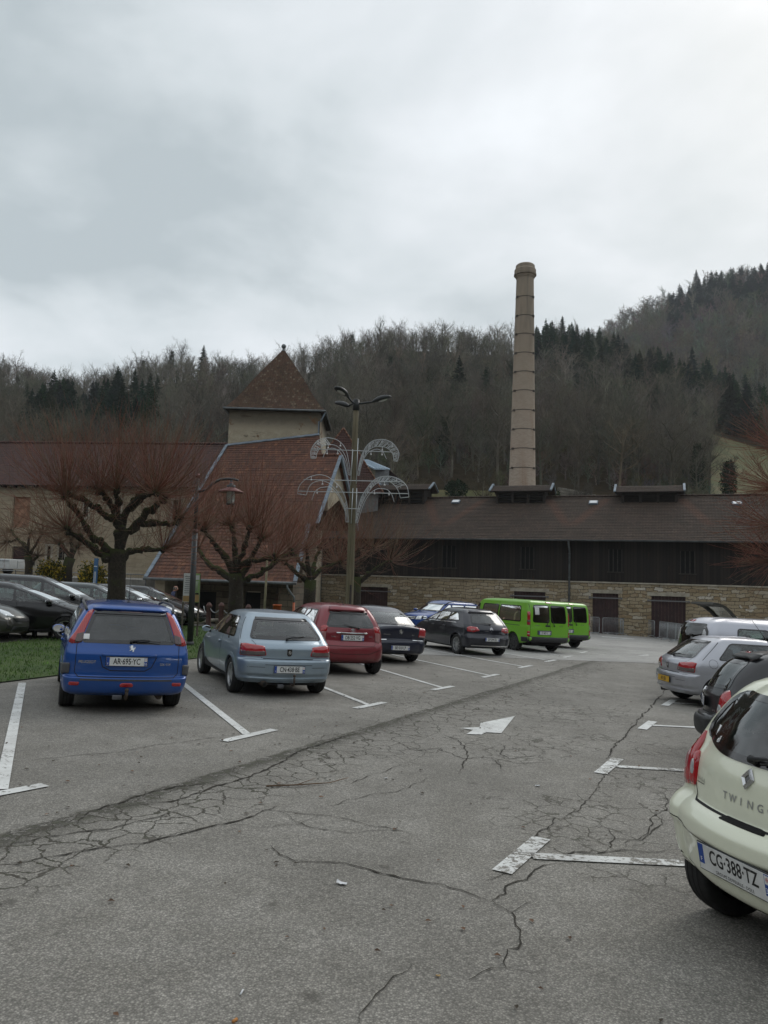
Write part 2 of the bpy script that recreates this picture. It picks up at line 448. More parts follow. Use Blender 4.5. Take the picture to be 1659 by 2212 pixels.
class Car:
 """A vehicle in its own frame: +Y is forward, X right, the ground z = 0, origin at mid length."""
 def __init__(s, S, name, label, cat, mw, group=None, N=64, nr=(44, 26, 9)):
  s.S = S; s.L = S['L']; s.root = empty(name, label, cat, mw, group)
  s.V, s.F, s.K = body_surface(S, N, nr)
  s.bvh = BVHTree.FromPolygons([tuple(v) for v in s.V], [tuple(f) for f in s.F])
  s.seams = MB(); s.holes = []; s.raw = False
  s.paint = S['paint']
 def zm(s, z): return zmap(s.S, z)
 # ---- projection of drawings onto the body
 def axes(s, view):
  kind, az = view if isinstance(view, tuple) else (view, 0)
  a = R(az)
  if kind == 'rear': d = Vector((-math.sin(a), math.cos(a), 0)); u = Vector((math.cos(a), math.sin(a), 0)); v = Vector((0, 0, 1))
  elif kind == 'front': d = Vector((math.sin(a), -math.cos(a), 0)); u = Vector((math.cos(a), math.sin(a), 0)); v = Vector((0, 0, 1))
  elif kind == 'right': d = Vector((-1, 0, 0)); u = Vector((0, 1, 0)); v = Vector((0, 0, 1))
  elif kind == 'left': d = Vector((1, 0, 0)); u = Vector((0, 1, 0)); v = Vector((0, 0, 1))
  else: d = Vector((0, 0, -1)); u = Vector((1, 0, 0)); v = Vector((0, 1, 0))
  return d, u, v
 def hit(s, view, a, b):
  d, u, v = s.axes(view)
  if view != 'top' and not s.raw: b = s.zm(b)
  o = u * a + v * b
  if isinstance(view, tuple):
   o = Vector((a, (-1 if view[0] == 'rear' else 1) * (s.L / 2 - .12), b))
  h = s.bvh.ray_cast(o - d * 6, d)
  if h[0] is None:
   lp = getattr(s, 'last', None)
   g = o + d * ((lp - o).dot(d) if lp is not None else 0)
   h = s.bvh.find_nearest(g)
  p, n = h[0], h[1].normalized()
  if n.dot(d) > 0: n = -n
  s.last = p
  return p, n
 @staticmethod
 def resample(poly, res, closed=True):
  q = []
  n = len(poly)
  for i in range(n if closed else n - 1):
   a = poly[i]; b = poly[(i + 1) % n]
   k = max(1, int(math.ceil(math.hypot(b[0] - a[0], b[1] - a[1]) / res)))
   for j in range(k): q.append((a[0] + (b[0] - a[0]) * j / k, a[1] + (b[1] - a[1]) * j / k))
  if not closed: q.append(poly[-1])
  return q
 @staticmethod
 def inset(poly, d):
  n = len(poly); ar = sum(poly[i][0] * poly[(i + 1) % n][1] - poly[(i + 1) % n][0] * poly[i][1] for i in range(n))
  sg = 1 if ar > 0 else -1; q = []
  for i in range(n):
   a = np.array(poly[i - 1]); b = np.array(poly[i]); c = np.array(poly[(i + 1) % n])
   e1 = (b - a) / (np.linalg.norm(b - a) + 1e-9); e2 = (c - b) / (np.linalg.norm(c - b) + 1e-9)
   n1 = np.array((-e1[1], e1[0])) * sg; n2 = np.array((-e2[1], e2[0])) * sg
   m = n1 + n2; l = np.linalg.norm(m); m = m / l if l > 1e-6 else n1
   q.append(tuple(b + m * d / max(.45, m.dot(n1))))
  return q
 def patch(s, mb, poly, view, off=0.004, mi=0, rings=(1, .75, .5, .25), res=0.05, skirt=0.012, bulge=0.0):
  p = s.resample(poly, res); n = len(p)
  c = (sum(x for x, _ in p) / n, sum(y for _, y in p) / n)
  vs = []; fs = []
  base = 0
  if skirt > 0:
   for (x, y) in p:
    h, nn = s.hit(view, x, y); vs.append(h + nn * (off - skirt))
   base = n
  for r in rings:
   for (x, y) in p:
    h, nn = s.hit(view, c[0] + (x - c[0]) * r, c[1] + (y - c[1]) * r)
    vs.append(h + nn * (off + bulge * (1 - r ** 3)))
  h, nn = s.hit(view, *c); vs.append(h + nn * (off + bulge))
  k = len(rings) + (1 if skirt > 0 else 0)
  for i in range(k - 1):
   for j in range(n):
    j2 = (j + 1) % n; fs.append((i * n + j, i * n + j2, (i + 1) * n + j2, (i + 1) * n + j))
  o = (k - 1) * n
  for j in range(n): fs.append((o + j, o + (j + 1) % n, len(vs) - 1))
  mb.add(vs, fs, mi, True)
 def band(s, mb, po, pi, view, off=0.005, mi=0):
  n = len(po); vs = []; fs = []
  for pp in (po, pi):
   for (x, y) in pp:
    h, nn = s.hit(view, x, y); vs.append(h + nn * off)
  for j in range(n): j2 = (j + 1) % n; fs.append((j, j2, n + j2, n + j))
  mb.add(vs, fs, mi, True)
 def line(s, pts, view, wd=0.008, off=0.0015, mb=None, mi=0, res=0.05, closed=False):
  p = s.resample(pts, res, closed); n = len(p); mb = mb or s.seams
  vs = []; fs = []
  for i in range(n):
   a = np.array(p[i - 1] if (i > 0 or closed) else p[0]); b = np.array(p[(i + 1) % n] if (i < n - 1 or closed) else p[-1])
   d = b - a; d = d / (np.linalg.norm(d) + 1e-9); nn2 = np.array((-d[1], d[0])) * wd / 2
   for sg in (-1, 1):
    q = np.array(p[i]) + nn2 * sg
    h, nn = s.hit(view, *q); vs.append(h + nn * off)
  for i in range(n if closed else n - 1):
   i2 = (i + 1) % n; fs.append((2 * i, 2 * i2, 2 * i2 + 1, 2 * i + 1))
  mb.add(vs, fs, mi, True)
 @staticmethod
 def mir(p): return [(-x, y) for x, y in p]
 # ---- parts
 def window(s, poly, view, gl, name='window', frit=0.035, rnd=2):
  poly = [(a, s.zm(b)) for a, b in poly]; s.raw = True; p = round_poly(poly, s.S.get('wrnd', .075)) if rnd else poly
  s.holes.append((view, s.inset(p, 0.018)))
  mb = MB(); q = s.resample(p, 0.05)
  s.patch(mb, p, view, 0.0025, 0, skirt=0.0, rings=(1, .8, .6, .4, .2))
  s.band(mb, s.inset(q, -0.006), s.inset(q, frit), view, 0.0045, 1); s.raw = False
  return mb.build(name, [gl, 'frit'], s.root)
 def part(s, name, polys, view, mats, off=0.006, bulge=0.0, rnd=0, label=None, mirror=False, res=0.04):
  """polys: list of (poly, material index, extra offset); one mesh (two when mirrored)"""
  out = []
  for mr in ((False, True) if mirror else (False,)):
   mb = MB(); vw = view
   if mr:
    if isinstance(view, tuple): vw = (view[0], -view[1])
    elif view == 'right': vw = 'left'
   for (poly, mi, eo) in polys:
    pp = s.mir(poly) if (mr and vw not in ('left', 'right')) else poly
    if rnd: pp = round_poly(pp, .022 * rnd)
    s.patch(mb, pp, vw, off + eo, mi, res=res, bulge=bulge)
   o = mb.build(name, mats, s.root)
   if label: o['label'] = label
   out.append(o)
  return out
 def frame_at(s, view, a, b, off=0.0, flat=True):
  """matrix whose x runs to the viewer's right, y up along the surface, z out of it"""
  p, n = s.hit(view, a, b)
  d, u, v = s.axes(view)
  if flat: n = (n - u * n.dot(u)).normalized()
  x = (u - n * u.dot(n)).normalized(); y = n.cross(x)
  if y.z < 0 and view[0] != 'top': x, y = -x, -y
  p = p + n * off
  return Matrix(((x.x, y.x, n.x, p.x), (x.y, y.y, n.y, p.y), (x.z, y.z, n.z, p.z), (0, 0, 0, 1)))
 def plate(s, txt, z, x=0, view='rear', num='', off=0.012, w=0.52, h=0.11, yellow=False, foot=None, tilt=0.0):
  T = s.frame_at(view, x, z, off) @ Matrix.Rotation(tilt, 4, 'X')
  mb = MB()
  hh = h + (0.03 if foot else 0)
  mb.box((0, -(hh - h) / 2, 0.003), (w + .014, hh + .014, 0.008), 4, T, bev=.003)
  mb.box((0, -(hh - h) / 2, 0.0075), (w, hh, 0.004), 5 if yellow else 0, T)
  z0 = 0.0105
  if not yellow:
   for sx in (-1, 1):
    mb.box((sx * (w / 2 - .021), 0, z0 - .001), (.040, h - .004, 0.0015), 1, T)
   vs, fs = text_mesh('F', .034); mb.add(vs, fs, 3, T=T @ Matrix.Translation((-(w / 2 - .021), -.03, z0 + .0006)))
   if num:
    mb.box((w / 2 - .021, .026, z0), (.034, .044, .001), 0, T)
    vs, fs = text_mesh('*', .05); mb.add(vs, fs, 6, T=T @ Matrix.Translation(((w / 2 - .021), .018, z0 + .0016)))
    vs, fs = text_mesh(num, .04); mb.add(vs, fs, 3, T=T @ Matrix.Translation(((w / 2 - .021), -.03, z0 + .0006)))
  vs, fs = text_mesh(txt, .108, .69, 'CENTER', 0.0016); mb.add(vs, fs, 2, T=T @ Matrix.Translation((0, -.002, z0)))
  if foot:
   vs, fs = text_mesh(foot, .024, .9); mb.add(vs, fs, 2, T=T @ Matrix.Translation((0, -h / 2 - .014, z0)))
  return mb.build('number_plate', ['plate_white', 'plate_blue', 'ink', 'white_ink', 'black_plastic', 'plate_yellow', 'red_ink'], s.root)
 def lettering(s, name, txt, view, a, b, size, m='silver_badge', sx=1.0, off=0.004, bold=0.0, mb=None):
  T = s.frame_at(view, a, b, off, False)
  own = mb is None; mb = mb or MB()
  vs, fs = text_mesh(txt, size, sx, 'CENTER', bold); mb.add(vs, fs, 0, T=T)
  vs2 = [(x, y, -.003) for x, y, _ in vs]
  return mb.build(name, [m], s.root) if own else None
 def emblem(s, kind, view, a, b, size, off=0.004):
  T = s.frame_at(view, a, b, off, False); mb = MB(); mats = ['silver_badge', 'frit']
  if kind in ('lion', 'lion_shield'):
   if kind == 'lion_shield':
    mb.prism([(x * size * 1.5, y * size * 1.5) for x, y in [(-.36, .5), (.36, .5), (.36, -.3), (.2, -.5), (-.2, -.5), (-.36, -.3)]], .003, 1, T); size *= .85
   P = [(-.05, .5), (.12, .5), (.2, .4), (.16, .28), (.22, .12), (.3, -.02), (.42, .06), (.40, .26), (.5, .3), (.52, .08), (.46, -.1), (.32, -.16), (.34, -.32), (.28, -.5), (.08, -.5), (.12, -.42), (.18, -.36), (.1, -.26), (-.02, -.2), (-.12, -.32), (-.3, -.36), (-.34, -.28), (-.2, -.24), (-.14, -.1), (-.1, .04), (-.3, 0), (-.38, .08), (-.2, .12), (-.1, .16), (-.34, .22), (-.4, .32), (-.2, .28), (-.12, .3), (-.22, .4), (-.16, .46)]
   mb.prism([(x * size, y * size) for x, y in P], .006, 0, T)
  elif kind == 'diamond':
   o = [(0, .5), (.36, 0), (0, -.5), (-.36, 0)]; i_ = [(0, .22), (.15, 0), (0, -.22), (-.15, 0)]
   vs = [(x * size, y * size, 0) for x, y in o] + [(x * size * .72, y * size * .72, .02 * size * 8) for x, y in o] + [(x * size, y * size, .06 * size) for x, y in i_]
   fs = [(j, (j + 1) % 4, 4 + (j + 1) % 4, 4 + j) for j in range(4)] + [(4 + j, 4 + (j + 1) % 4, 8 + (j + 1) % 4, 8 + j) for j in range(4)]
   mb.add(vs, fs, 0, False, T)
   mb.prism([(x * size * 1.0, y * size) for x, y in i_], .004, 1, T)
  elif kind == 'ovals':
   for (cx, cy, ax, ay) in ((0, 0, .5, .34), (0, .14, .27, .14), (0, .03, .13, .30)):
    pts = [((cx + ax * math.cos(q)) * size, (cy + ay * math.sin(q)) * size, .003) for q in np.linspace(0, 2 * math.pi, 25)]
    mb.tube(pts, .035 * size, 5, 0, T, cap=False)
  elif kind == 'chevrons':
   for dy in (-.12, .2):
    mb.prism([(x * size, (y + dy) * size) for x, y in [(-.5, -.28), (0, .12), (.5, -.28), (.5, -.1), (0, .32), (-.5, -.1)]], .005, 0, T)
  return mb.build('emblem', mats, s.root)
 def wheel(s, x, y, r, wd, style='alloy', m='rim'):
  mb = MB(); T = Matrix.Translation((x, y, r)) @ Matrix.Rotation(R(90) * (1 if x > 0 else -1), 4, 'Y')
  h = wd / 2; ri = r * .66
  prof = [(ri, -h * .8), (ri + .02, -h), (r * .93, -h), (r * .985, -h * .75), (r, -h * .4), (r, h * .4), (r * .985, h * .75), (r * .93, h), (ri + .02, h), (ri, h * .8), (ri, -h * .8)]
  mb.lathe(prof, 36, 0, T)
  for k in range(3):       # tread grooves
   zz = h * (-.45 + .45 * k); mb.lathe([(r + .0015, zz - .005), (r + .0015, zz + .005)], 36, 1, T)
  wo = mb.build('wheel', ['tyre', 'dark_void'], s.root)
  rb = MB()
  rb.lathe([(ri + .004, h * .86), (ri - .012, h * .84), (ri - .02, h * .55), (ri - .025, -h * .7)], 36, 0, T)
  rb.lathe([(ri - .02, -h * .1), (.0, -h * .1)], 24, 1, T)
  if style == 'alloy': nsp = 5
  elif style == 'alloy_many': nsp = 10
  else: nsp = 0
  if nsp:
   for k in range(nsp):
    A = T @ Matrix.Rotation(2 * math.pi * k / nsp, 4, 'Z')
    b0, b1 = (.034, .024) if nsp == 5 else (.018, .013)
    zc = h * .62
    vs = [(.03, -b0, zc + .012), (.03, b0, zc + .012), (ri - .012, b1, zc + .004), (ri - .012, -b1, zc + .004), (.03, -b0, zc - .02), (.03, b0, zc - .02), (ri - .012, b1, zc - .03), (ri - .012, -b1, zc - .03)]
    rb.add(vs, [(0, 1, 2, 3), (0, 4, 5, 1), (1, 5, 6, 2), (3, 2, 6, 7), (0, 3, 7, 4)], 0, False, A)
   rb.lathe([(.06, h * .5), (.055, h * .72), (.0, h * .76)], 18, 0, T)
  else:
   rb.lathe([(ri - .014, h * .70), (ri * .72, h * .82), (ri * .3, h * .74), (.06, h * .9), (0, h * .92)], 28, 0, T)
   for k in range(9):
    A = T @ Matrix.Rotation(2 * math.pi * k / 9, 4, 'Z')
    rb.box((ri * .8, 0, h * .815), (ri * .22, .022, .008), 1, A)
  rb.build('rim', [m, 'dark_void'], wo, 40)
 def finish(s, wheels=True):
  S = s.S; L = s.L
  V, F = s.V, s.F
  C = V[F].mean(1)
  e1 = V[F[:, 2]] - V[F[:, 0]]; e2 = V[F[:, 3]] - V[F[:, 1]]
  Nn = np.cross(e1, e2); Nn /= (np.linalg.norm(Nn, axis=1, keepdims=True) + 1e-12)
  cen = np.array([0, 0, .8]); fl = ((C - cen) * Nn).sum(1) < 0; Nn[fl] *= -1
  keep = np.ones(len(F), bool)
  for view, poly in s.holes:
   d, u, v = s.axes(view); d = np.array(d); u = np.array(u); v = np.array(v)
   a = C @ u; b = C @ v; P = np.array(poly); ins = np.zeros(len(F), bool); j = len(P) - 1
   for i in range(len(P)):
    c1 = ((P[i, 1] > b) != (P[j, 1] > b))
    with np.errstate(divide='ignore', invalid='ignore'):
     xx = (P[j, 0] - P[i, 0]) * (b - P[i, 1]) / (P[j, 1] - P[i, 1]) + P[i, 0]
    ins ^= c1 & (a < xx); j = i
   keep &= ~(ins & (Nn @ d < -0.06))
  arch = S['wr'] + S.get('gap', .055)
  wy = (-L / 2 + S['ro'], -L / 2 + S['ro'] + S['wb'])
  for y in wy:
   keep &= ~((np.hypot(C[:, 1] - y, C[:, 2] - S['wr']) < arch) & (np.abs(C[:, 0]) > .5 * S['W'] / 2) & (np.abs(Nn[:, 0]) > .3))
  Fk = F[keep]
  vn = np.zeros_like(V)
  for k in range(4): np.add.at(vn, F[:, k], Nn)
  vn /= (np.linalg.norm(vn, axis=1, keepdims=True) + 1e-9)
  V2 = V - vn * .025
  up_ = V[Fk].mean(1)[:, 2] > S.get('lin', .7)
  Fi = Fk[up_][:, ::-1] + len(V)
  nF, nI = len(Fk), len(Fi)
  vs = [tuple(p) for p in V] + [tuple(p) for p in V2]
  fs = [tuple(f) for f in Fk] + [tuple(f) for f in Fi]
  mi = [0] * nF + [1] * nI
  o = len(vs)
  # arch lips
  lip = MB()
  for y in wy:
   for side in ('left', 'right'):
    po = []; pi = []
    for q in np.linspace(R(-8), R(188), 26):
     po.append((y + (arch + .03) * math.cos(q), S['wr'] + (arch + .03) * math.sin(q)))
     pi.append((y + (arch - .028) * math.cos(q), S['wr'] + (arch - .028) * math.sin(q)))
    vv = []; ff = []
    for pp, of in ((po, .001), (po, .004), (pi, .010), (pi, -.03)):
     for (a, b) in pp:
      s.raw = True; h, nn = s.hit(side, a, max(b, .2)); s.raw = False; h = h + nn * of; vv.append(h)
    n = len(po)
    for k in range(3):
     for j in range(n - 1): ff.append((k * n + j, k * n + j + 1, (k + 1) * n + j + 1, (k + 1) * n + j))
    lip.add(vv, ff, 0, True)
  vs += lip.v; fs += [tuple(i + o for i in f) for f in lip.f]; mi += [S.get('lipm', 0)] * len(lip.f); o = len(vs)
  vs += s.seams.v; fs += [tuple(i + o for i in f) for f in s.seams.f]; mi += [2] * len(s.seams.f)
  o = len(vs)
  # dark floor and wheel housings
  ub = MB(); hw = S['W'] / 2
  ub.box((0, 0, .30), (S['W'] * .70, L - .9, .14), 0)
  ub.box((0, (wy[0] + wy[1]) / 2, .31), (S['W'] * .93, S['wb'] - 2 * arch, .16), 0)
  ub.box((0, wy[0] - S['ro'] / 2 + .08, .38), (S['W'] * .70, S['ro'] - .35, .18), 0)
  for y in wy:
   for sx in (-1, 1):
    pts = [(hw * .52, 0), (hw * .52, arch + .03), (hw * .96, arch + .03)]
    A = Matrix.Translation((0, y, S['wr'])) @ Matrix.Rotation(R(90) * sx, 4, 'Y')
    pr = [(0.0, hw * .50), (arch + .035, hw * .50), (arch + .035, hw * .78)]
    ub.lathe([(r_, z_) for r_, z_ in pr], 28, 0, A)
  for i_, f in enumerate(ub.f):
   if i_ >= 18 and min(ub.v[k][2] for k in f) < .34: ub.f[i_] = None
  ub.f = [f for f in ub.f if f is not None]
  # drop what would hang below the floor
  oo = len(vs); vs += ub.v; fs += [tuple(i + oo for i in f) for f in ub.f]; mi += [3] * len(ub.f)
  fs2 = []; mi2 = []
  for f, m_ in zip(fs, mi):
   if m_ == 3 and min(vs[i][2] for i in f) < .16: continue
   fs2.append(f); mi2.append(m_)
  b = mesh_obj('body', vs, fs2, [s.paint, 'lining', 'seam', 'dark_void', 'black_plastic'], s.root, mi2, True, 50)
  if wheels:
   tw = S.get('tw', .19)
   for y in wy:
    for sx in (-1, 1):
     s.wheel(sx * (hw - tw / 2 - S.get('inset', .045)), y, S['wr'], tw, S.get('style', 'cap'), S.get('rimm', 'hubcap'))
  return b
 def seats(s, rows, zb=.55, htop=1.18):
  """rows: list of (y, bench?)"""
  for (y, bench) in rows:
   xs = (-.36, .36)
   if bench:
    mb = MB(); hw = s.S['W'] / 2 - .22
    mb.box((0, y, (zb + htop - .22) / 2 + .05), (2 * hw, .16, htop - .25 - zb), 0, bev=.06)
    for x in xs: mb.box((x, y - .03, htop - .08), (.26, .10, .17), 0, bev=.045)
    mb.box((0, y + .28, zb), (2 * hw, .5, .16), 0, bev=.06)
    mb.build('rear_seat', ['seat_cloth'], s.root)
   else:
    for x in xs:
     mb = MB()
     mb.box((x, y, (zb + htop - .2) / 2 + .04), (.48, .15, htop - .24 - zb), 0, bev=.06)
     mb.box((x, y - .02, htop - .06), (.27, .10, .18), 0, bev=.045)
     mb.box((x, y + .28, zb), (.48, .5, .16), 0, bev=.06)
     mb.build('front_seat', ['seat_cloth'], s.root)
 def dash(s, y, z=.88, lhd=True):
  mb = MB(); hw = s.S['W'] / 2 - .14
  mb.box((0, y, z - .12), (2 * hw, .45, .26), 0, bev=.07)
  mb.build('dashboard', ['black_plastic'], s.root)
  sw = MB(); T = Matrix.Translation((-.36, y - .36, z - .02)) @ Matrix.Rotation(R(65), 4, 'X')
  sw.tube([(.18 * math.cos(q), .18 * math.sin(q), 0) for q in np.linspace(0, 2 * math.pi, 25)], .014, 6, 0, T, cap=False)
  sw.box((0, 0, -.01), (.32, .05, .02), 0, T); sw.build('steering_wheel', ['black_plastic'], s.root)
 def mirrors(s, y, z, x=None, m=None, sides=(-1, 1), size=(.19, .13)):
  for sx in sides:
   h, n = s.hit('right' if sx > 0 else 'left', y, z)
   mb = MB(); x0 = abs(h.x)
   c = (sx * (x0 + .03 + size[0] / 2), y - .02, z + .06)
   mb.ball(c, 1, 0, sx=size[0] / 2, sy=.075, sz=size[1] / 2, nu=14, nv=10)
   mb.box((sx * (x0 + .01), y + .01, z + .01), (.10, .05, .035), 1, bev=.01)
   mo = mb.build('wing_mirror', [m or s.paint, 'black_plastic'], s.root)
   g = MB(); pts = [(math.cos(q) * size[0] / 2 * .86, math.sin(q) * size[1] / 2 * .84) for q in np.linspace(0, 2 * math.pi, 21)[:-1]]
   T = Matrix.Translation((c[0], c[1] - .068, c[2])) @ Matrix.Rotation(R(90), 4, 'X')
   g.prism(pts, .008, 0, T); g.build('mirror_glass', ['mirror_glass'], mo)
 def wiper(s, x, z, length, ang, view='rear'):
  T = s.frame_at(view, x, z, .02, True) @ Matrix.Rotation(ang, 4, 'Z')
  mb = MB()
  mb.tube([(0, 0, -.02), (0, 0, .02)], .022, 10, 0, T)
  mb.tube([(0, 0, .012), (length * .3, .012, .022), (length * .62, .004, .02)], [.014, .010, .007], 6, 0, T)
  mb.tube([(length * .18, -.012, .006), (length * .6, -.004, .012), (length, -.02, .004)], [.006, .007, .005], 5, 0, T)
  mb.build('wiper', ['black_plastic'], s.root)
 def aerial(s, x, y, l, ang):
  p, n = s.hit('top', x, y)
  mb = MB(); mb.ball(tuple(p), .03, 0, sz=.6)
  mb.tube([p, p + Vector((0, -math.sin(ang), math.cos(ang))) * l], [.006, .0025], 5, 0)
  mb.build('aerial', ['black_plastic'], s.root)
 def handles(s, ys, z, m=None):
  for y in ys:
   for v in ('left', 'right'):
    mb = MB(); T = s.frame_at(v, y, z, .012, True); mb.box((0, 0, 0), (.2, .032, .03), 0, T, bev=.012)
    mb.build('door_handle', [m or s.paint], s.root)
 # ---- side glazing between belt and roof edge
 def side_glass(s, gl, pillars, rp=(.12, .10), fp=(.16, .16), zm=(.02, .035), gap=.05, glr=None, lines=True, rise=0.0):
  S = s.S; L = s.L
  zb = S['side'][1][0][1] + zm[0]; zt = S['side'][1][-1][1] - zm[1]
  yrb = -L / 2 + S['rear'][1][0][0] + rp[0]; yrt = -L / 2 + S['rear'][1][-1][0] + rp[1]
  yfb = L / 2 - S['front'][1][0][0] - fp[0]; yft = L / 2 - S['front'][1][-1][0] - fp[1]
  edges_b = [yrb] + list(pillars) + [yfb]; edges_t = [yrt] + [p - .02 for p in pillars] + [yft]
  out = []
  for i in range(len(edges_b) - 1):
   g0 = gap / 2 if i > 0 else 0; g1 = gap / 2 if i < len(edges_b) - 2 else 0
   b0, b1 = edges_b[i] + g0, edges_b[i + 1] - g1
   t0, t1 = max(edges_t[i] + g0, -9), edges_t[i + 1] - g1
   zb0 = zb + rise * (1 - (b0 - yrb) / (yfb - yrb)); zb1 = zb + rise * (1 - (b1 - yrb) / (yfb - yrb))
   if t1 - t0 < .06: t0 = t1 = (t0 + t1) / 2; poly = [(b0, zb0), (b1, zb1), (t1, zt)]
   else: poly = [(b0, zb0), (b1, zb1), (t1, zt), (t0, zt)]
   for v in ('left', 'right'):
    out.append(s.window(poly, v, (glr if (glr and i < len(edges_b) - 2) else gl), 'side_window', .022))
  return out
 def windscreen(s, gl='glass_clear', m=(.07, .07), zz=(.03, .02)):
  S = s.S; wb = S['side'][1][0][0] * .93 - m[0]; wt = S['side'][1][-1][0] * .95 - m[1]
  zb = S['front'][1][0][1] + zz[0]; zt = S['front'][1][-1][1] - zz[1]
  return s.window([(-wb, zb), (wb, zb), (wt, zt), (-wt, zt)], 'front', gl, 'windscreen', .05)
 def doors(s, ys, zb=.32, zt=None):
  zt = zt or s.S['side'][1][0][1]
  for y in ys:
   for v in ('left', 'right'): s.line([(y, zb), (y + .01, zt)], v, .007)
 def sill_line(s, y0, y1, z, wd=.02, m=None):
  for v in ('left', 'right'):
   mb = MB(); s.line([(y0, z), (y1, z)], v, wd, .006, mb); mb.build('side_moulding', [m or s.paint], s.root)
# ------------------------------------------------------------------ the vehicles
paint('paint_blue', (0.004, 0.070, 0.31), .35, .36, .16)
paint('paint_ice', (0.30, 0.375, 0.44), .55, .38, .22)
paint('paint_red', (0.20, 0.012, 0.022), .25, .36, .2)
paint('paint_navy', (0.005, 0.008, 0.026), .2, .3, .04)
paint('paint_slate', (0.012, 0.014, 0.024), .3, .32, .05)
paint('paint_lime', (0.16, 0.43, 0.012), .0, .42, .2, .6)
paint('paint_azure', (0.006, 0.05, 0.24), .3, .36, .15)
paint('paint_taupe', (0.075, 0.076, 0.068), .5, .36, .15)
paint('paint_black', (0.0035, 0.0035, 0.005), .0, .22, .03, .35)
paint('paint_teal', (0.008, 0.018, 0.020), .2, .3, .04)
paint('paint_silver', (0.44, 0.45, 0.49), .65, .36, .2)
paint('paint_lilac', (0.46, 0.47, 0.52), .65, .36, .2)
paint('paint_anthracite', (0.013, 0.013, 0.016), .1, .36, .12, .6)
paint('paint_cream', (0.76, 0.78, 0.62), .0, .36, .05)
def hatch(L, W, H, wb, ro, wr, belt=.90, zroof=None, rear0=None, rear1=None, nose=.62, cowl=1.0, ws=.72, **kw):
 """A five-door body from a few main sizes; the rear and the bonnet can be given in full."""
 zr = zroof or H - .13
 hw = W / 2; ym = L / 2 - (cowl + ws + .5) - .15
 rear0 = rear0 or [(.12, .24), (.03, .30), (0, .42), (.0, .50), (.05, .57), (.06, .62), (.06, .80), (.08, belt)]
 rear1 = rear1 or [(rear0[-1][0], belt), (.22, (belt + zr) / 2), (.40, zr)]
 S = dict(L=L, W=W, wb=wb, ro=ro, wr=wr,
  rear=[rear0, rear1, [rear1[-1], (rear1[-1][0] + .10, zr + .055), (rear1[-1][0] + .36, H - .03), (L / 2 + ym - .15, H)]], ym=ym,
  front=[[(.16, .22), (.03, .30), (0, .42), (.05, nose - .04), (.14, nose + .04), (.5, nose + .04 + (belt - nose) * .6), (cowl, belt + .03)],
    [(cowl, belt + .03), (cowl + ws * .5, (belt + zr) / 2 + .035), (cowl + ws, zr)],
    [(cowl + ws, zr), (cowl + ws + .12, zr + .05), (cowl + ws + .3, H - .03), (cowl + ws + .5, H)]],
  side=[[(hw * .87, .21), (hw * .945, .27), (hw * .985, .42), (hw, .60), (hw * .985, belt * .86), (hw * .955, belt)],
    [(hw * .955, belt), (hw * .86, (belt + zr) / 2), (hw * .745, zr)],
    [(hw * .745, zr), (hw * .66, zr + .065), (hw * .38, H - .015), (.003, H)]])
 S.update(kw)
 return S
def seam_box(c, x, zt, zb, view='rear', r=.05):
 c.line([(-x, zt), (-x, zb + r), (-x + r, zb), (x - r, zb), (x, zb + r), (x, zt)], view, .009)
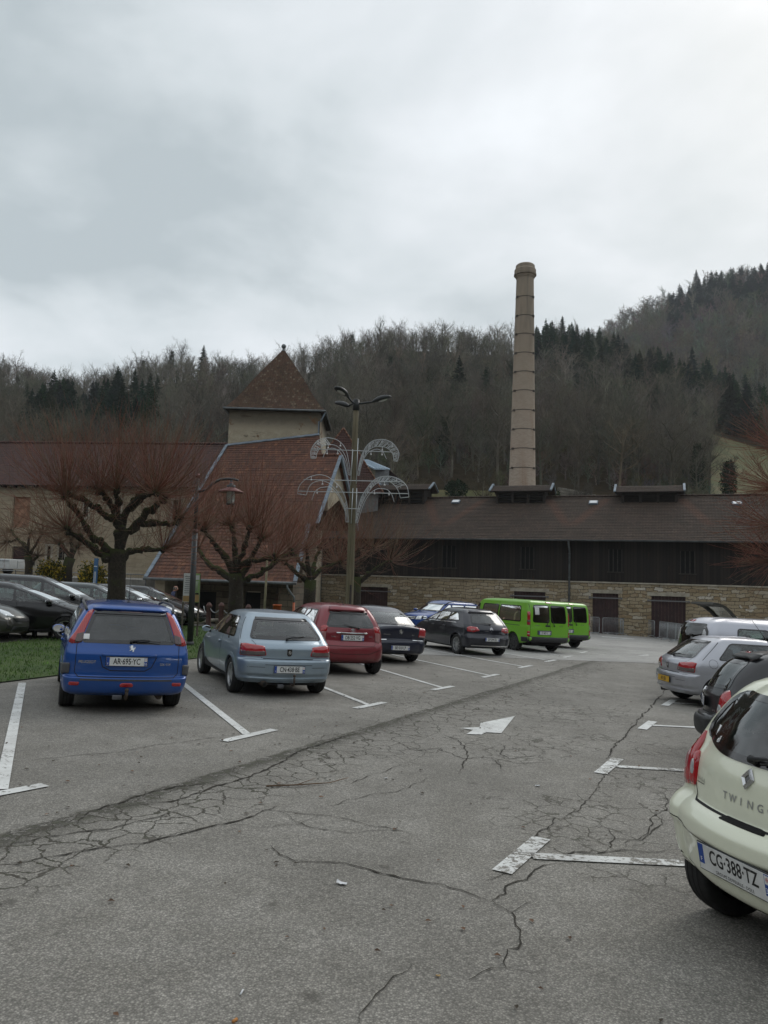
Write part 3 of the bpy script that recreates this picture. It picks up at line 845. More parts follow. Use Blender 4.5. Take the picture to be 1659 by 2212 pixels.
def car_blue_estate(mw):
 S = hatch(4.03, 1.652, 1.45, 2.442, .80, .30, .87, 1.335, paint='paint_blue', style='cap', rimm='hubcap', inset=.03,
  rear0=[(.14, .21), (.05, .25), (.015, .33), (.0, .42), (.045, .445), (.05, .50), (.045, .60), (.05, .70), (.08, .80), (.10, .87)],
  rear1=[(.10, .87), (.20, 1.08), (.33, 1.30), (.37, 1.335)], rbow=(.05, .06, .05), rcx=(.17, .13, .12), rcy=(.2, .12, .10), rtap=(.985, .975, .95))
 S.update(zamp=.06, wrnd=.05); S['side'][1] = [(.79, .87), (.725, 1.08), (.615, 1.335)]; S['side'][2] = [(.615, 1.335), (.55, 1.395), (.33, 1.435), (.003, 1.45)]
 S['side'][0][-1] = (.79, .87)
 c = Car(S, 'estate_car', 'bright blue estate car with tall red tail lamps, nearest in the left row', 'car', mw, N=90, nr=(64, 40, 12))
 h = -S['L'] / 2
 c.window([(-.60, .865), (.60, .865), (.475, 1.285), (-.475, 1.285)], 'rear', 'glass_dark', 'rear_window', .04)
 c.part('tail_lamp', [([(.615, .855), (.735, .84), (.775, .865), (.70, 1.0), (.585, 1.29), (.535, 1.325), (.51, 1.32), (.585, 1.02)], 0, 0), ([(.60, .86), (.69, .85), (.69, .98), (.59, 1.01)], 1, .002)], ('rear', 8), ['lens_red', 'lens_dark'], .010, .006, 1, mirror=True)
 c.window([(1.55 + h, .89), (2.28 + h, .89), (2.25 + h, 1.295), (1.5 + h, 1.295)], 'right', 'glass_mid', 'side_window', .022)
 for v in ('left', 'right'):
  if v == 'left': c.window([(1.55 + h, .89), (2.28 + h, .89), (2.25 + h, 1.295), (1.5 + h, 1.295)], v, 'glass_mid', 'side_window', .022)
  c.window([(.42 + h, .92), (1.45 + h, .89), (1.42 + h, 1.295), (.60 + h, 1.295)], v, 'glass_mid', 'side_window', .022)
  c.window([(2.36 + h, .89), (3.05 + h, .885), (2.62 + h, 1.25), (2.33 + h, 1.295)], v, 'glass_clear', 'side_window', .022)
  c.line([(1.5 + h, .3), (1.5 + h, .87)], v); c.line([(2.32 + h, .3), (2.32 + h, .87)], v)
  mb = MB(); c.patch(mb, [(h + .17, .45), (h + .5, .45), (h + .5, .565), (h + .17, .575)], v, .012, 0); mb.build('bumper_guard', ['grey_plastic'], c.root)
 c.windscreen()
 c.part('bumper_corner', [([(.715, .47), (.84, .47), (.84, .59), (.71, .60)], 0, 0)], ('rear', 20), ['grey_plastic'], .016, .006, 1, mirror=True)
 c.part('bumper_lamp', [([(.59, .335), (.71, .335), (.71, .375), (.585, .375)], 0, 0)], 'rear', ['lens_red'], .008, .002, 1, mirror=True)
 c.part('fog_lamp', [([(-.085, .325), (.075, .325), (.085, .35), (.06, .372), (-.06, .372), (-.09, .35)], 0, 0)], 'rear', ['lens_red'], .01, .004, 1)
 seam_box(c, .655, .86, .435);
 mb = MB(); c.line([(-.58, .405), (.58, .405)], 'rear', .022, .004, mb); mb.build('bumper_strip', ['grey_plastic'], c.root)
 c.part('plate_handle', [([(-.34, .695), (.36, .695), (.36, .725), (-.34, .725)], 0, 0)], 'rear', [S['paint']], .02, .006, 1)
 c.line([(-.36, .69), (-.32, .56), (-.22, .515), (.22, .515), (.30, .56), (.36, .69)], 'rear', .012)
 c.plate('AR·695·YC', .632, -.02, num='55', off=.008)
 c.emblem('lion', 'rear', .03, .80, .085)
 c.lettering('badge', 'PEUGEOT', 'rear', -.51, .615, .052, sx=.95, bold=.001); c.lettering('badge', '206 SW', 'rear', .48, .60, .05, sx=.9)
 c.wiper(.02, .885, .38, R(3))
 # spoiler lip with the high brake lamp in its shadow
 c.part('spoiler', [([(-.50, 1.315), (.50, 1.315), (.47, 1.365), (-.47, 1.365)], 0, 0)], 'rear', [S['paint']], .035, .008, 1)
 c.part('brake_lamp', [([(-.16, 1.292), (.16, 1.292), (.16, 1.308), (-.16, 1.308)], 0, 0)], 'rear', ['lens_dark'], .016)
 c.part('gutter_panel', [([(-.47, 1.265), (.47, 1.265), (.47, 1.31), (-.47, 1.31)], 0, 0)], 'rear', ['frit'], .012)
 for sx in (-1, 1):
  mb = MB(); pts = []
  for k, y in enumerate(np.linspace(h + .42, h + 2.6, 14)):
   p, n = c.hit('top', sx * .565, y); e = min(1, min(k, 13 - k) / 1.6); pts.append(p + n * (.012 + .05 * e))
  mb.tube(pts, .019, 8, 0); mb.build('roof_rail', ['grey_plastic'], c.root)
 c.aerial(.02, h + 1.05, .42, R(-12))
 c.part('sticker', [([(-.585, .905), (-.51, .905), (-.51, .975), (-.585, .975)], 0, 0)], 'rear', ['white_ink'], .007)
 mb = MB(); mb.tube([(0, h + .2, .25), (0, h + .02, .22), (0, h - .06, .22), (0, h - .09, .26), (0, h - .09, .32)], .022, 8, 0); mb.ball((0, h - .09, .335), .027, 0)
 mb.box((-.11, h - .02, .235), (.12, .06, .055), 1, bev=.008); mb.build('tow_bar', ['rust_metal', 'grey_plastic'], c.root)
 mb = MB(); mb.tube([(.45, h + .5, .22), (.45, h + .2, .22)], .045, 12, 0); mb.build('exhaust', ['rust_metal'], c.root)
 c.mirrors(h + 2.72, .86, sides=(-1, 1)); c.handles((h + .0 + 1.62, h + 2.45), .78)
 c.seats([(h + 1.15, True), (h + 2.0, False)]); c.dash(h + 2.95, .88)
 c.finish(); return c.root
def S306(p):
 S = hatch(4.00, 1.69, 1.38, 2.58, .72, .295, .86, 1.27, paint=p, nose=.60, cowl=1.05, ws=.80, inset=.03,
  rear0=[(.16, .20), (.06, .23), (.02, .27), (.03, .30), (.0, .36), (-.0, .47), (.015, .55), (.06, .575), (.065, .62), (.06, .72), (.10, .81), (.17, .86)],
  rear1=[(.17, .86), (.40, 1.06), (.66, 1.245), (.72, 1.27)], rbow=(.10, .10, .07), rcx=(.22, .20, .14), rcy=(.32, .24, .14), rtap=(.975, .95, .94), zamp=.045)
 return S
def dress_306(c, plate, num, yellow=False, tow=True, sticker=False):
 S = c.S; h = -S['L'] / 2
 c.window([(-.63, .885), (.63, .885), (.47, 1.235), (-.47, 1.235)], 'rear', 'glass_green', 'rear_window', .055)
 c.part('top_shade', [([(-.47, 1.20), (.47, 1.20), (.455, 1.25), (-.455, 1.25)], 0, 0)], 'rear', ['frit'], .008, .002, 1)
 c.part('tail_lamp', [([(.37, .63), (.50, .615), (.82, .615), (.82, .80), (.74, .81), (.41, .775)], 0, 0), ([(.385, .635), (.50, .625), (.81, .625), (.81, .70), (.395, .70)], 1, .003)], ('rear', 16), ['lens_red', 'lens_smoke'], .008, .008, 1, mirror=True)
 c.side_glass('glass_mid', [h + 2.02], rp=(.55, .30), fp=(.20, .2), gap=.06)
 c.windscreen(); c.doors((h + 1.45,));
 for v in ('left', 'right'):
  c.line([(h + 1.47, .3), (h + 1.42, .86)], v)
  c.line([(h + .42, .86), (h + .8, 1.24)], v, .010)
  c.line([(h + 3.0, .3), (h + 3.02, .84)], v)
 c.line([(-.45, .585), (-.45, .60)], 'rear'); c.line([(-.43, .578), (.43, .578)], 'rear', .012)
 c.line([(-.60, .865), (-.50, .74)], 'rear', .008); c.line([(.60, .865), (.50, .74)], 'rear', .008)
 mb = MB(); c.line([(-.80, .545), (.80, .545)], 'rear', .02, .008, mb); mb.build('bumper_ridge', [S['paint']], c.root)
 mb = MB(); c.line([(-.72, .255), (.72, .255)], 'rear', .05, .012, mb); mb.build('bumper_lip', [S['paint']], c.root)
 c.line([(-.40, .49), (.40, .49)], 'rear', .007); c.line([(-.68, .45), (-.40, .45)], 'rear', .006); c.line([(.40, .45), (.68, .45)], 'rear', .006)
 c.emblem('lion_shield', 'rear', 0, .685, .075)
 c.wiper(-.02, .885, .48, R(8))
 if plate: c.plate(plate, .425, 0, num=num, off=.008, yellow=yellow)
 c.lettering('badge', '306', 'rear', .60, .555, .035, off=.01)
 c.sill_line(h + 1.0, h + 3.1, .50, .018)
 if tow:
  mb = MB(); mb.tube([(.06, h + .2, .24), (.06, h - .02, .21), (.06, h - .09, .22), (.06, h - .11, .28), (.06, h - .105, .345)], [.018] * 5, 8, 0); mb.ball((.06, h - .105, .375), .026, 0)
  mb.box((-.13, h + .02, .19), (.10, .07, .06), 1, bev=.01); mb.box((.05, h + .12, .22), (.9, .04, .04), 2); mb.build('tow_bar', ['rust_metal', 'grey_plastic', 'dark_void'], c.root)
 mb = MB(); e_ = .0 if tow else .12; mb.tube([(-.40, h + .4, .235), (-.40, h + e_, .225)], .045, 12, 0); mb.tube([(-.40, h + e_ + .005, .225), (-.40, h + e_ - .004, .225)], .036, 12, 1); mb.build('exhaust', ['rust_metal', 'dark_void'], c.root)
 c.mirrors(h + 2.72, .86, m=S['paint'], size=(.17, .12)); c.handles((h + 1.62,), .74)
 for v in ('left', 'right'):
  mb = MB(); c.patch(mb, [(h + .98, .835), (h + 1.06, .83), (h + 1.10, .90), (h + 1.03, .91)], v, .004); mb.build('air_vent', ['black_plastic'], c.root)
 c.seats([(h + 1.15, True), (h + 1.95, False)], .48, 1.13); c.dash(h + 2.85, .86)
 c.finish()
def car_ice_hatch(mw):
 S = S306('paint_ice'); S.update(style='alloy', rimm='rim')
 c = Car(S, 'hatchback', 'pale ice blue three door hatchback with a tow ball, between blue estate and red hatchback', 'car', mw, N=90, nr=(64, 40, 12))
 dress_306(c, 'CN·438·BE', '25'); return c.root
def car_silver_hatch(mw):
 S = S306('paint_silver')
 c = Car(S, 'hatchback', 'silver three door hatchback with yellow rear plate, parked on the right', 'car', mw, N=80, nr=(60, 38, 12))
 h = -S['L'] / 2
 dress_306(c, '4X 306', '', yellow=True, tow=False)
 mb = MB(); c.line([(h + .62 + .085 * math.cos(q), .80 + .085 * math.sin(q)) for q in np.linspace(0, 6.283, 20)], 'right', .006, .002, mb); mb.build('fuel_cap', ['seam'], c.root)
 return c.root
def car_red_hatch(mw):
 S = hatch(3.885, 1.695, 1.51, 2.51, .60, .30, .97, 1.38, paint='paint_red', nose=.68, cowl=.88, ws=.9, style='cap', inset=.02,
  rear0=[(.16, .26), (.06, .30), (.01, .38), (.0, .50), (.02, .60), (.05, .66), (.07, .70), (.08, .86), (.10, .97)],
  rear1=[(.10, .97), (.20, 1.15), (.36, 1.345), (.40, 1.38)], rbow=(.10, .12, .10), rcx=(.24, .2, .16), rcy=(.3, .25, .2), rtap=(.97, .95, .93), zamp=.03)
 c = Car(S, 'hatchback', 'red five door hatchback with silver boot handle strip, beside the ice blue hatchback', 'car', mw, N=80, nr=(56, 34, 12))
 h = -S['L'] / 2
 c.window([(-.56, .99), (.56, .99), (.43, 1.30), (-.43, 1.30)], 'rear', 'glass_dark', 'rear_window', .035)
 c.part('tail_lamp', [([(.60, .70), (.70, .66), (.74, .74), (.74, .98), (.66, 1.02), (.56, 1.0), (.60, .85)], 1, 0), ([(.66, .86), (.74, .86), (.735, .99), (.66, 1.015), (.57, .995), (.59, .88)], 0, .004)], ('rear', 25), ['lens_red', 'lens_pink'], .008, .012, 1, mirror=True)
 c.side_glass('glass_clear', [h + 1.28, h + 1.95], rp=(.42, .24), fp=(.22, .3), glr='glass_dark', rise=.05)
 c.windscreen(); c.doors((h + 1.28, h + 1.98)); seam_box(c, .57, .98, .60)
 c.part('spoiler', [([(-.45, 1.33), (.45, 1.33), (.43, 1.40), (-.43, 1.40)], 0, 0)], 'rear', [S['paint']], .05, .01, 1)
 c.part('top_shade', [([(-.44, 1.285), (.44, 1.285), (.44, 1.325), (-.44, 1.325)], 0, 0)], 'rear', ['frit'], .012)
 c.part('handle_strip', [([(-.36, .855), (.36, .855), (.36, .885), (-.36, .885)], 0, 0)], 'rear', ['chrome'], .014, .006, 1)
 c.plate('DB·252·VG', .775, 0, num='39', off=.006); c.emblem('ovals', 'rear', 0, .93, .10)
 c.lettering('badge', 'YARIS', 'rear', -.42, .79, .035); c.lettering('badge', 'D-4D', 'rear', .45, .80, .04)
 c.wiper(.14, .975, .36, R(170)); c.line([(-.75, .55), (-.4, .44), (.4, .44), (.75, .55)], 'rear', .010)
 c.mirrors(h + 2.75, .98, sides=(-1, 1)); c.handles((h + 1.40, h + 2.08), .86); c.aerial(0, h + .75, .2, R(-50))
 c.seats([(h + 1.0, True), (h + 1.9, False)], .6, 1.24); c.dash(h + 2.8, .95)
 c.finish(); return c.root
def car_navy_saloon(mw):
 S = hatch(4.68, 1.81, 1.445, 2.725, .95, .325, .93, 1.32, paint='paint_navy', style='alloy', rimm='rim', nose=.64, cowl=1.12, ws=.9,
  rear0=[(.16, .24), (.05, .28), (.0, .40), (.0, .52), (.02, .60), (.045, .66), (.03, .86), (.05, .965), (.10, .985), (.40, .985), (.58, .975)],
  rear1=[(.58, .975), (.95, 1.19), (1.30, 1.32)], rbow=(.14, .12, .08), rcx=(.24, .18, .14), rcy=(.3, .2, .16), rtap=(.965, .94, .95))
 S['side'][0][-1] = (.855, .945); S['side'][1] = [(.855, .945), (.78, 1.13), (.68, 1.32)]
 S['rear'][2] = [(1.30, 1.32), (1.45, 1.375), (1.66, 1.42), (1.85, 1.445)]
 c = Car(S, 'saloon_car', 'dark navy four door saloon with red corner lamps, right of the red hatchback', 'car', mw, N=80, nr=(60, 30, 12))
 h = -S['L'] / 2
 c.window([(-.64, .995), (.64, .995), (.52, 1.30), (-.52, 1.30)], 'rear', 'glass_green', 'rear_window', .03)
 c.part('tail_lamp', [([(.56, .70), (.84, .68), (.84, .93), (.60, .955)], 0, 0), ([(.58, .70), (.83, .685), (.83, .73), (.58, .745)], 1, .004)], ('rear', 20), ['lens_red', 'lens_pink'], .008, .008, 1, mirror=True)
 c.side_glass('glass_mid', [h + 1.75, h + 2.55], rp=(.25, .12), fp=(.2, .2)); c.windscreen(); c.doors((h + 1.75, h + 2.6))
 seam_box(c, .55, .97, .62); c.emblem('lion', 'rear', 0, .83, .12); c.plate('BE·018·LP', .42, 0, num='39', off=.006)
 for sg in (1, -1): mb = MB(); c.line([(.36 * sg, .62), (.83 * sg, .60)], ('rear', 10 * sg), .018, .008, mb); mb.build('bumper_trim', ['chrome'], c.root)
 c.lettering('badge', 'PEUGEOT', 'rear', -.36, .75, .04); c.lettering('badge', '407', 'rear', .38, .75, .05)
 c.mirrors(h + 3.2, .92); c.handles((h + 1.9, h + 2.75), .82)
 c.seats([(h + 1.7, True), (h + 2.5, False)], .5, 1.15); c.dash(h + 3.35, .9); c.finish(); return c.root
def car_slate_hatch(mw):
 S = hatch(4.33, 1.79, 1.49, 2.61, .80, .325, .96, 1.36, paint='paint_slate', style='alloy_many', rimm='rim', nose=.66, cowl=1.02, ws=.98,
  rear0=[(.16, .27), (.05, .31), (.01, .42), (.0, .55), (.03, .63), (.06, .70), (.07, .82), (.12, .92), (.17, .98)],
  rear1=[(.17, .98), (.38, 1.16), (.60, 1.33), (.66, 1.36)], rbow=(.14, .14, .1), rcx=(.26, .2, .16), rcy=(.34, .26, .18), rtap=(.955, .93, .93))
 S['side'][0][-1] = (.85, .985); S['side'][1] = [(.85, .985), (.77, 1.17), (.665, 1.36)]
 c = Car(S, 'hatchback', 'dark slate five door hatchback with silver bumper strip, between navy saloon and green van', 'car', mw, N=80, nr=(56, 34, 12))
 h = -S['L'] / 2
 c.window([(-.60, 1.0), (.60, 1.0), (.47, 1.30), (-.47, 1.30)], 'rear', 'glass_dark', 'rear_window', .035)
 c.part('tail_lamp', [([(.40, .80), (.62, .74), (.84, .76), (.86, .88), (.74, .92), (.50, .90)], 0, 0), ([(.55, .80), (.74, .775), (.74, .845), (.57, .85)], 1, .005)], ('rear', 26), ['lens_red', 'lens_pink'], .008, .012, 1, mirror=True)
 c.side_glass('glass_green', [h + 1.45, h + 2.2], rp=(.60, .38), fp=(.2, .3), glr='glass_dark', rise=.06); c.windscreen(); c.doors((h + 1.45, h + 2.25))
 seam_box(c, .60, .95, .66); c.emblem('chevrons', 'rear', 0, .86, .11); c.lettering('badge', 'C4', 'rear', 0, .775, .05)
 c.plate('DP·294·ZL', .54, 0, num='39', off=.006)
 mb = MB(); c.line([(-.66, .335), (.66, .335)], 'rear', .03, .01, mb); mb.build('bumper_trim', ['chrome'], c.root)
 mb = MB(); c.line([(h + .9, 1.0), (h + 3.0, .985)], 'left', .02, .006, mb); mb.build('window_trim', ['chrome'], c.root)
 c.part('spoiler', [([(-.50, 1.325), (.50, 1.325), (.47, 1.38), (-.47, 1.38)], 0, 0)], 'rear', [S['paint']], .04, .01, 1)
 c.wiper(.0, .99, .3, R(172)); c.mirrors(h + 3.0, .97); c.handles((h + 1.6, h + 2.35), .86)
 c.seats([(h + 1.35, True), (h + 2.2, False)], .55, 1.2); c.dash(h + 3.1, .94); c.finish(); return c.root
def van_lime(mw, label, group):
 L = 5.0; hw = .978
 S = dict(L=L, W=1.956, wb=3.098, ro=.97, wr=.335, paint='paint_lime', style='steel', rimm='rim_black', gap=.05, lin=.8, zp=6, zpf=2.0,
  rear=[[(.10, .42), (.03, .46), (.0, .52), (.02, .58), (.05, .60), (.055, .9), (.06, 1.02)], [(.06, 1.02), (.09, 1.4), (.16, 1.78), (.19, 1.86)], [(.19, 1.86), (.28, 1.92), (.6, 1.955), (1.6, 1.97)]],
  front=[[(.2, .30), (.05, .36), (0, .5), (.05, .8), (.16, .98), (.55, 1.12), (.82, 1.2)], [(.82, 1.2), (1.2, 1.55), (1.6, 1.86)], [(1.6, 1.86), (1.75, 1.91), (2.0, 1.95), (2.4, 1.97)]],
  side=[[(hw * .93, .30), (hw * .98, .40), (hw, .6), (hw, .9), (hw * .985, 1.02)], [(hw * .985, 1.02), (hw * .97, 1.4), (hw * .90, 1.86)], [(hw * .90, 1.86), (hw * .82, 1.925), (hw * .5, 1.96), (.003, 1.97)]],
  zk=.955, wrnd=.09, rtap=(.99, .985, .98), rbow=(.04, .04, .03), rcx=(.12, .12, .1), rcy=(.14, .14, .12), ym=-.3)
 c = Car(S, 'passenger_van', label, 'van', mw, group, N=70, nr=(40, 34, 10)); h = -L / 2
 for sx in (-1, 1):
  c.window([(sx * .035, 1.13), (sx * .76, 1.13), (sx * .72, 1.78), (sx * .035, 1.79)], 'rear', 'glass_dark', 'rear_window', .03)
  c.wiper(sx * .18, 1.02, .34, R(90 + 25 * sx))
 for v in ('left', 'right'):
  c.window([(h + .55, 1.12), (h + 1.9, 1.12), (h + 1.88, 1.72), (h + .62, 1.72)], v, 'glass_dark', 'side_window', .035)
  c.window([(h + 1.98, 1.12), (h + 3.05, 1.12), (h + 3.0, 1.72), (h + 1.97, 1.72)], v, 'glass_dark', 'side_window', .035)
  c.window([(h + 3.25, 1.10), (h + 4.2, 1.15), (h + 3.72, 1.66), (h + 3.25, 1.72)], v, 'glass_mid', 'side_window', .03)
  for y in (1.95, 3.15, 4.1): c.line([(h + y, .45), (h + y, 1.1 if y > 4 else 1.85)], v, .010)
  mb = MB(); c.line([(h + .6, .98), (h + 1.9, .98)], v, .022, .004, mb); mb.build('door_track', ['black_plastic'], c.root)
  mb = MB(); c.patch(mb, [(h + .12, .40), (h + .48, .40), (h + .48, .57), (h + .12, .57)], v, .012); mb.build('bumper_side', ['black_plastic'], c.root); mb = MB(); c.patch(mb, [(h + 1.5, .34), (h + 3.5, .34), (h + 3.5, .46), (h + 1.5, .46)], v, .01); mb.build('lower_trim', ['black_plastic'], c.root)
 c.part('tail_lamp', [([(.86, 1.02), (.97, 1.02), (.965, 1.52), (.87, 1.52)], 0, 0), ([(.87, 1.12), (.96, 1.12), (.96, 1.22), (.87, 1.22)], 1, .004)], ('rear', 22), ['lens_red', 'lens_smoke'], .012, .01, 1, mirror=True)
 c.part('reflector', [([(.87, .60), (.96, .60), (.96, .80), (.87, .80)], 0, 0), ([(.88, .68), (.95, .68), (.95, .72), (.88, .72)], 1, .004)], ('rear', 18), ['lens_red', 'lens_clear'], .01, .004, 1, mirror=True)
 c.part('brake_lamp', [([(-.12, 1.865), (.12, 1.865), (.12, 1.90), (-.12, 1.90)], 0, 0)], 'rear', ['lens_red'], .012)
 c.part('rear_bumper', [([(-.93, .41), (.93, .41), (.93, .585), (-.93, .585)], 0, 0)], 'rear', ['black_plastic'], .02, .01)
 c.line([(0, .6), (0, 1.86)], 'rear', .014); c.line([(-.86, .6), (-.86, 1.84)], 'rear', .010); c.line([(.86, .6), (.86, 1.84)], 'rear', .010)
 c.part('door_pull', [([(-.22, .985), (-.02, .985), (-.02, 1.045), (-.22, 1.045)], 0, 0)], 'rear', ['black_plastic'], .02, .004, 1)
 c.part('plate_panel', [([(-.56, .68), (.06, .68), (.06, .84), (-.56, .84)], 0, 0)], 'rear', ['grey_plastic'], .01)
 c.plate('EF·880·FC', .745, -.25, num='39', off=.016); c.lettering('badge', 'RENAULT', 'rear', -.55, 1.02, .05); c.lettering('badge', 'TRAFIC', 'rear', .5, 1.02, .06)
 c.part('notice', [([(-.66, 1.42), (-.48, 1.42), (-.48, 1.68), (-.66, 1.68)], 0, 0)], 'rear', ['plate_white'], .007)
 c.windscreen('glass_mid'); c.mirrors(h + 4.0, 1.15, m='black_plastic', size=(.2, .26))
 c.seats([(h + 1.2, True), (h + 2.2, True), (h + 3.2, False)], .9, 1.5)
 c.finish(); return c.root
def car_azure_suv(mw):
 S = hatch(4.32, 1.82, 1.62, 2.67, .84, .345, 1.04, 1.47, paint='paint_azure', style='alloy', rimm='rim', nose=.86, cowl=1.12, ws=.62, fcx=(.25, .2, .16), fcy=(.25, .18, .14), fbow=(.14, .12, .08), zpf=3)
 S['front'][0] = [(.16, .32), (.04, .38), (0, .55), (.03, .80), (.08, .90), (.2, .96), (.6, 1.03), (1.12, 1.08)]
 S['front'][1][0] = (1.12, 1.08)
 c = Car(S, 'suv', 'bright blue off-roader facing the camera behind the slate hatchback', 'car', mw, N=60, nr=(44, 26, 9)); h = -S['L'] / 2
 c.windscreen('glass_clear'); c.side_glass('glass_mid', [h + 1.5, h + 2.3], rp=(.35, .25)); c.doors((h + 1.5, h + 2.35))
 c.window([(-.6, 1.06), (.6, 1.06), (.5, 1.42), (-.5, 1.42)], 'rear', 'glass_dark', 'rear_window')
 c.part('grille', [([(-.5, .72), (.5, .72), (.52, .86), (-.52, .86)], 0, 0)], 'front', ['black_plastic'], .006, .004, 1)
 mb = MB()
 for z in (.76, .82): c.line([(-.5, z), (.5, z)], 'front', .02, .014, mb)
 mb.build('grille_bars', ['chrome'], c.root)
 c.part('headlamp', [([(.52, .72), (.80, .74), (.82, .90), (.56, .87)], 0, 0)], ('front', -18), ['headlamp'], .008, .01, 1)
 c.part('headlamp', [(Car.mir([(.52, .72), (.80, .74), (.82, .90), (.56, .87)]), 0, 0)], ('front', 18), ['headlamp'], .008, .01, 1)
 c.part('air_intake', [([(-.45, .42), (.45, .42), (.5, .56), (-.5, .56)], 0, 0)], 'front', ['black_plastic'], .006, 0, 1)
 for sx in (-1, 1):
  mb = MB(); pts = []
  for k, y in enumerate(np.linspace(h + .6, h + 2.6, 12)):
   p, n = c.hit('top', sx * .62, y); e = min(1, min(k, 11 - k) / 1.6); pts.append(p + n * (.012 + .05 * e))
  mb.tube(pts, .022, 8, 0); mb.build('roof_rail', ['grey_plastic'], c.root)
 c.mirrors(h + 3.05, 1.06); c.seats([(h + 1.35, True), (h + 2.2, False)], .65, 1.32); c.dash(h + 3.05, 1.02); c.finish(); return c.root
def car_side(mw, name, label, paint_, L=4.2, W=1.76, H=1.47, wb=2.6, ro=.75, belt=.94, cowl=1.0, ws=.9, gl='glass_green', style='alloy', rimm='rim', wr=.315, head=(.62, .80), rp=(.3, .2), big=False, gm=None, pill=(1.45, 2.2)):
 """a parked car seen mostly from its right flank and nose"""
 S = hatch(L, W, H, wb, ro, wr, belt, paint=paint_, cowl=cowl, ws=ws, style=style, rimm=rimm, nose=.64, fbow=(.22, .2, .14), fcx=(.34, .24, .18), fcy=(.42, .24, .18))
 c = Car(S, name, label, 'car', mw, N=60, nr=(46, 26, 10)); h = -L / 2
 c.side_glass(gl, [h + pill[0], h + pill[1]], rp=rp, fp=(.18, .24)); c.windscreen(gl); c.doors((h + pill[0], h + pill[1] + .05, L / 2 - cowl - .1))
 c.window([(-.56, belt + .04), (.56, belt + .04), (.44, S['rear'][1][-1][1] - .03), (-.44, S['rear'][1][-1][1] - .03)], 'rear', 'glass_dark', 'rear_window')
 c.part('tail_lamp', [([(.58, .70), (.80, .70), (.80, .9), (.62, .9)], 0, 0)], ('rear', 22), ['lens_red'], .008, .01, 1, mirror=True)
 z0, z1 = head; hw = W / 2
 for sg in (1, -1):
  q = [(hw * .46, z0), (hw * .78, z0 + .02), (hw * .98, z1), (hw * .86, z1 + .015), (hw * .60, z0 + .12)]
  if sg < 0: q = Car.mir(q)
  c.part('headlamp', [(q, 0, 0)], ('front', -34 * sg), ['headlamp'], .006, .01, 1)
 c.part('grille', [([(-.40, .50), (.40, .50), (.46, .60), (-.46, .60)], 0, 0)], 'front', ['black_plastic'], .006, 0, 1)
 c.part('air_intake', [([(-.50, .28), (.50, .28), (.44, .40), (-.44, .40)], 0, 0)], 'front', ['black_plastic'], .006, 0, 1)
 c.part('fog_recess', [([(hw * .60, .32), (hw * .82, .34), (hw * .82, .46), (hw * .62, .42)], 0, 0)], ('front', -25), ['black_plastic'], .006, 0, 1)
 c.mirrors(L / 2 - cowl - .42, belt, m=gm); c.handles((h + pill[0] + .12, h + pill[1] + .17), belt - .1)
 c.sill_line(h + ro + .45, L / 2 - 1.15, .42, .03)
 c.seats([(h + pill[0] - .15, True), (h + pill[1] - .05, False)], .52, H - .28); c.dash(L / 2 - cowl - .25, belt - .02); c.finish(); return c
def car_silver_mpv(mw):
 S = hatch(4.66, 1.86, 1.75, 2.80, .9, .34, 1.05, 1.60, paint='paint_lilac', style='alloy', nose=.7, cowl=.9, ws=1.1,
  rear0=[(.16, .28), (.05, .32), (.0, .45), (.0, .6), (.04, .68), (.06, .8), (.07, 1.0), (.08, 1.05)],
  rear1=[(.08, 1.05), (.12, 1.3), (.24, 1.56), (.30, 1.60)], rbow=(.14, .2, .14), rcx=(.22, .3, .24), rcy=(.28, .34, .26), rtap=(.97, .95, .95))
 S['side'][1] = [(S['side'][0][-1][0], 1.05), (.85, 1.32), (.74, 1.60)]
 c = Car(S, 'people_carrier', 'tall silver people carrier with dark wraparound rear glass and high clear lamp', 'car', mw, N=80, nr=(48, 40, 12)); h = -S['L'] / 2
 c.window([(-.62, .92), (.62, .92), (.60, 1.56), (-.60, 1.56)], 'rear', 'glass_dark', 'rear_window', .05)
 c.part('tail_lamp', [([(.70, 1.12), (.98, 1.12), (.98, 1.40), (.90, 1.50), (.78, 1.50), (.70, 1.3)], 0, 0), ([(.73, 1.15), (.93, 1.15), (.93, 1.38), (.86, 1.45), (.79, 1.45), (.73, 1.3)], 1, .004)], ('rear', 48), ['frit', 'lens_clear'], .006, .01, 1, mirror=True)
 for v in ('left', 'right'):
  c.window([(h + .95, 1.10), (h + 1.75, 1.10), (h + 1.75, 1.50), (h + 1.02, 1.50)], v, 'glass_green', 'side_window', .03)
  c.window([(h + 1.86, 1.10), (h + 2.62, 1.10), (h + 2.58, 1.50), (h + 1.86, 1.50)], v, 'glass_green', 'side_window', .03)
  c.window([(h + 2.70, 1.10), (h + 3.45, 1.10), (h + 3.0, 1.50), (h + 2.66, 1.50)], v, 'glass_green', 'side_window', .03)
 c.windscreen(); c.doors((h + 1.82, h + 2.68))
 c.part('brake_lamp', [([(-.10, 1.60), (.10, 1.60), (.10, 1.635), (-.10, 1.635)], 0, 0)], 'rear', ['lens_red'], .012)
 c.seats([(h + 1.5, True), (h + 2.5, False)], .65, 1.35); c.dash(h + 3.5, 1.02); c.finish(); return c.root
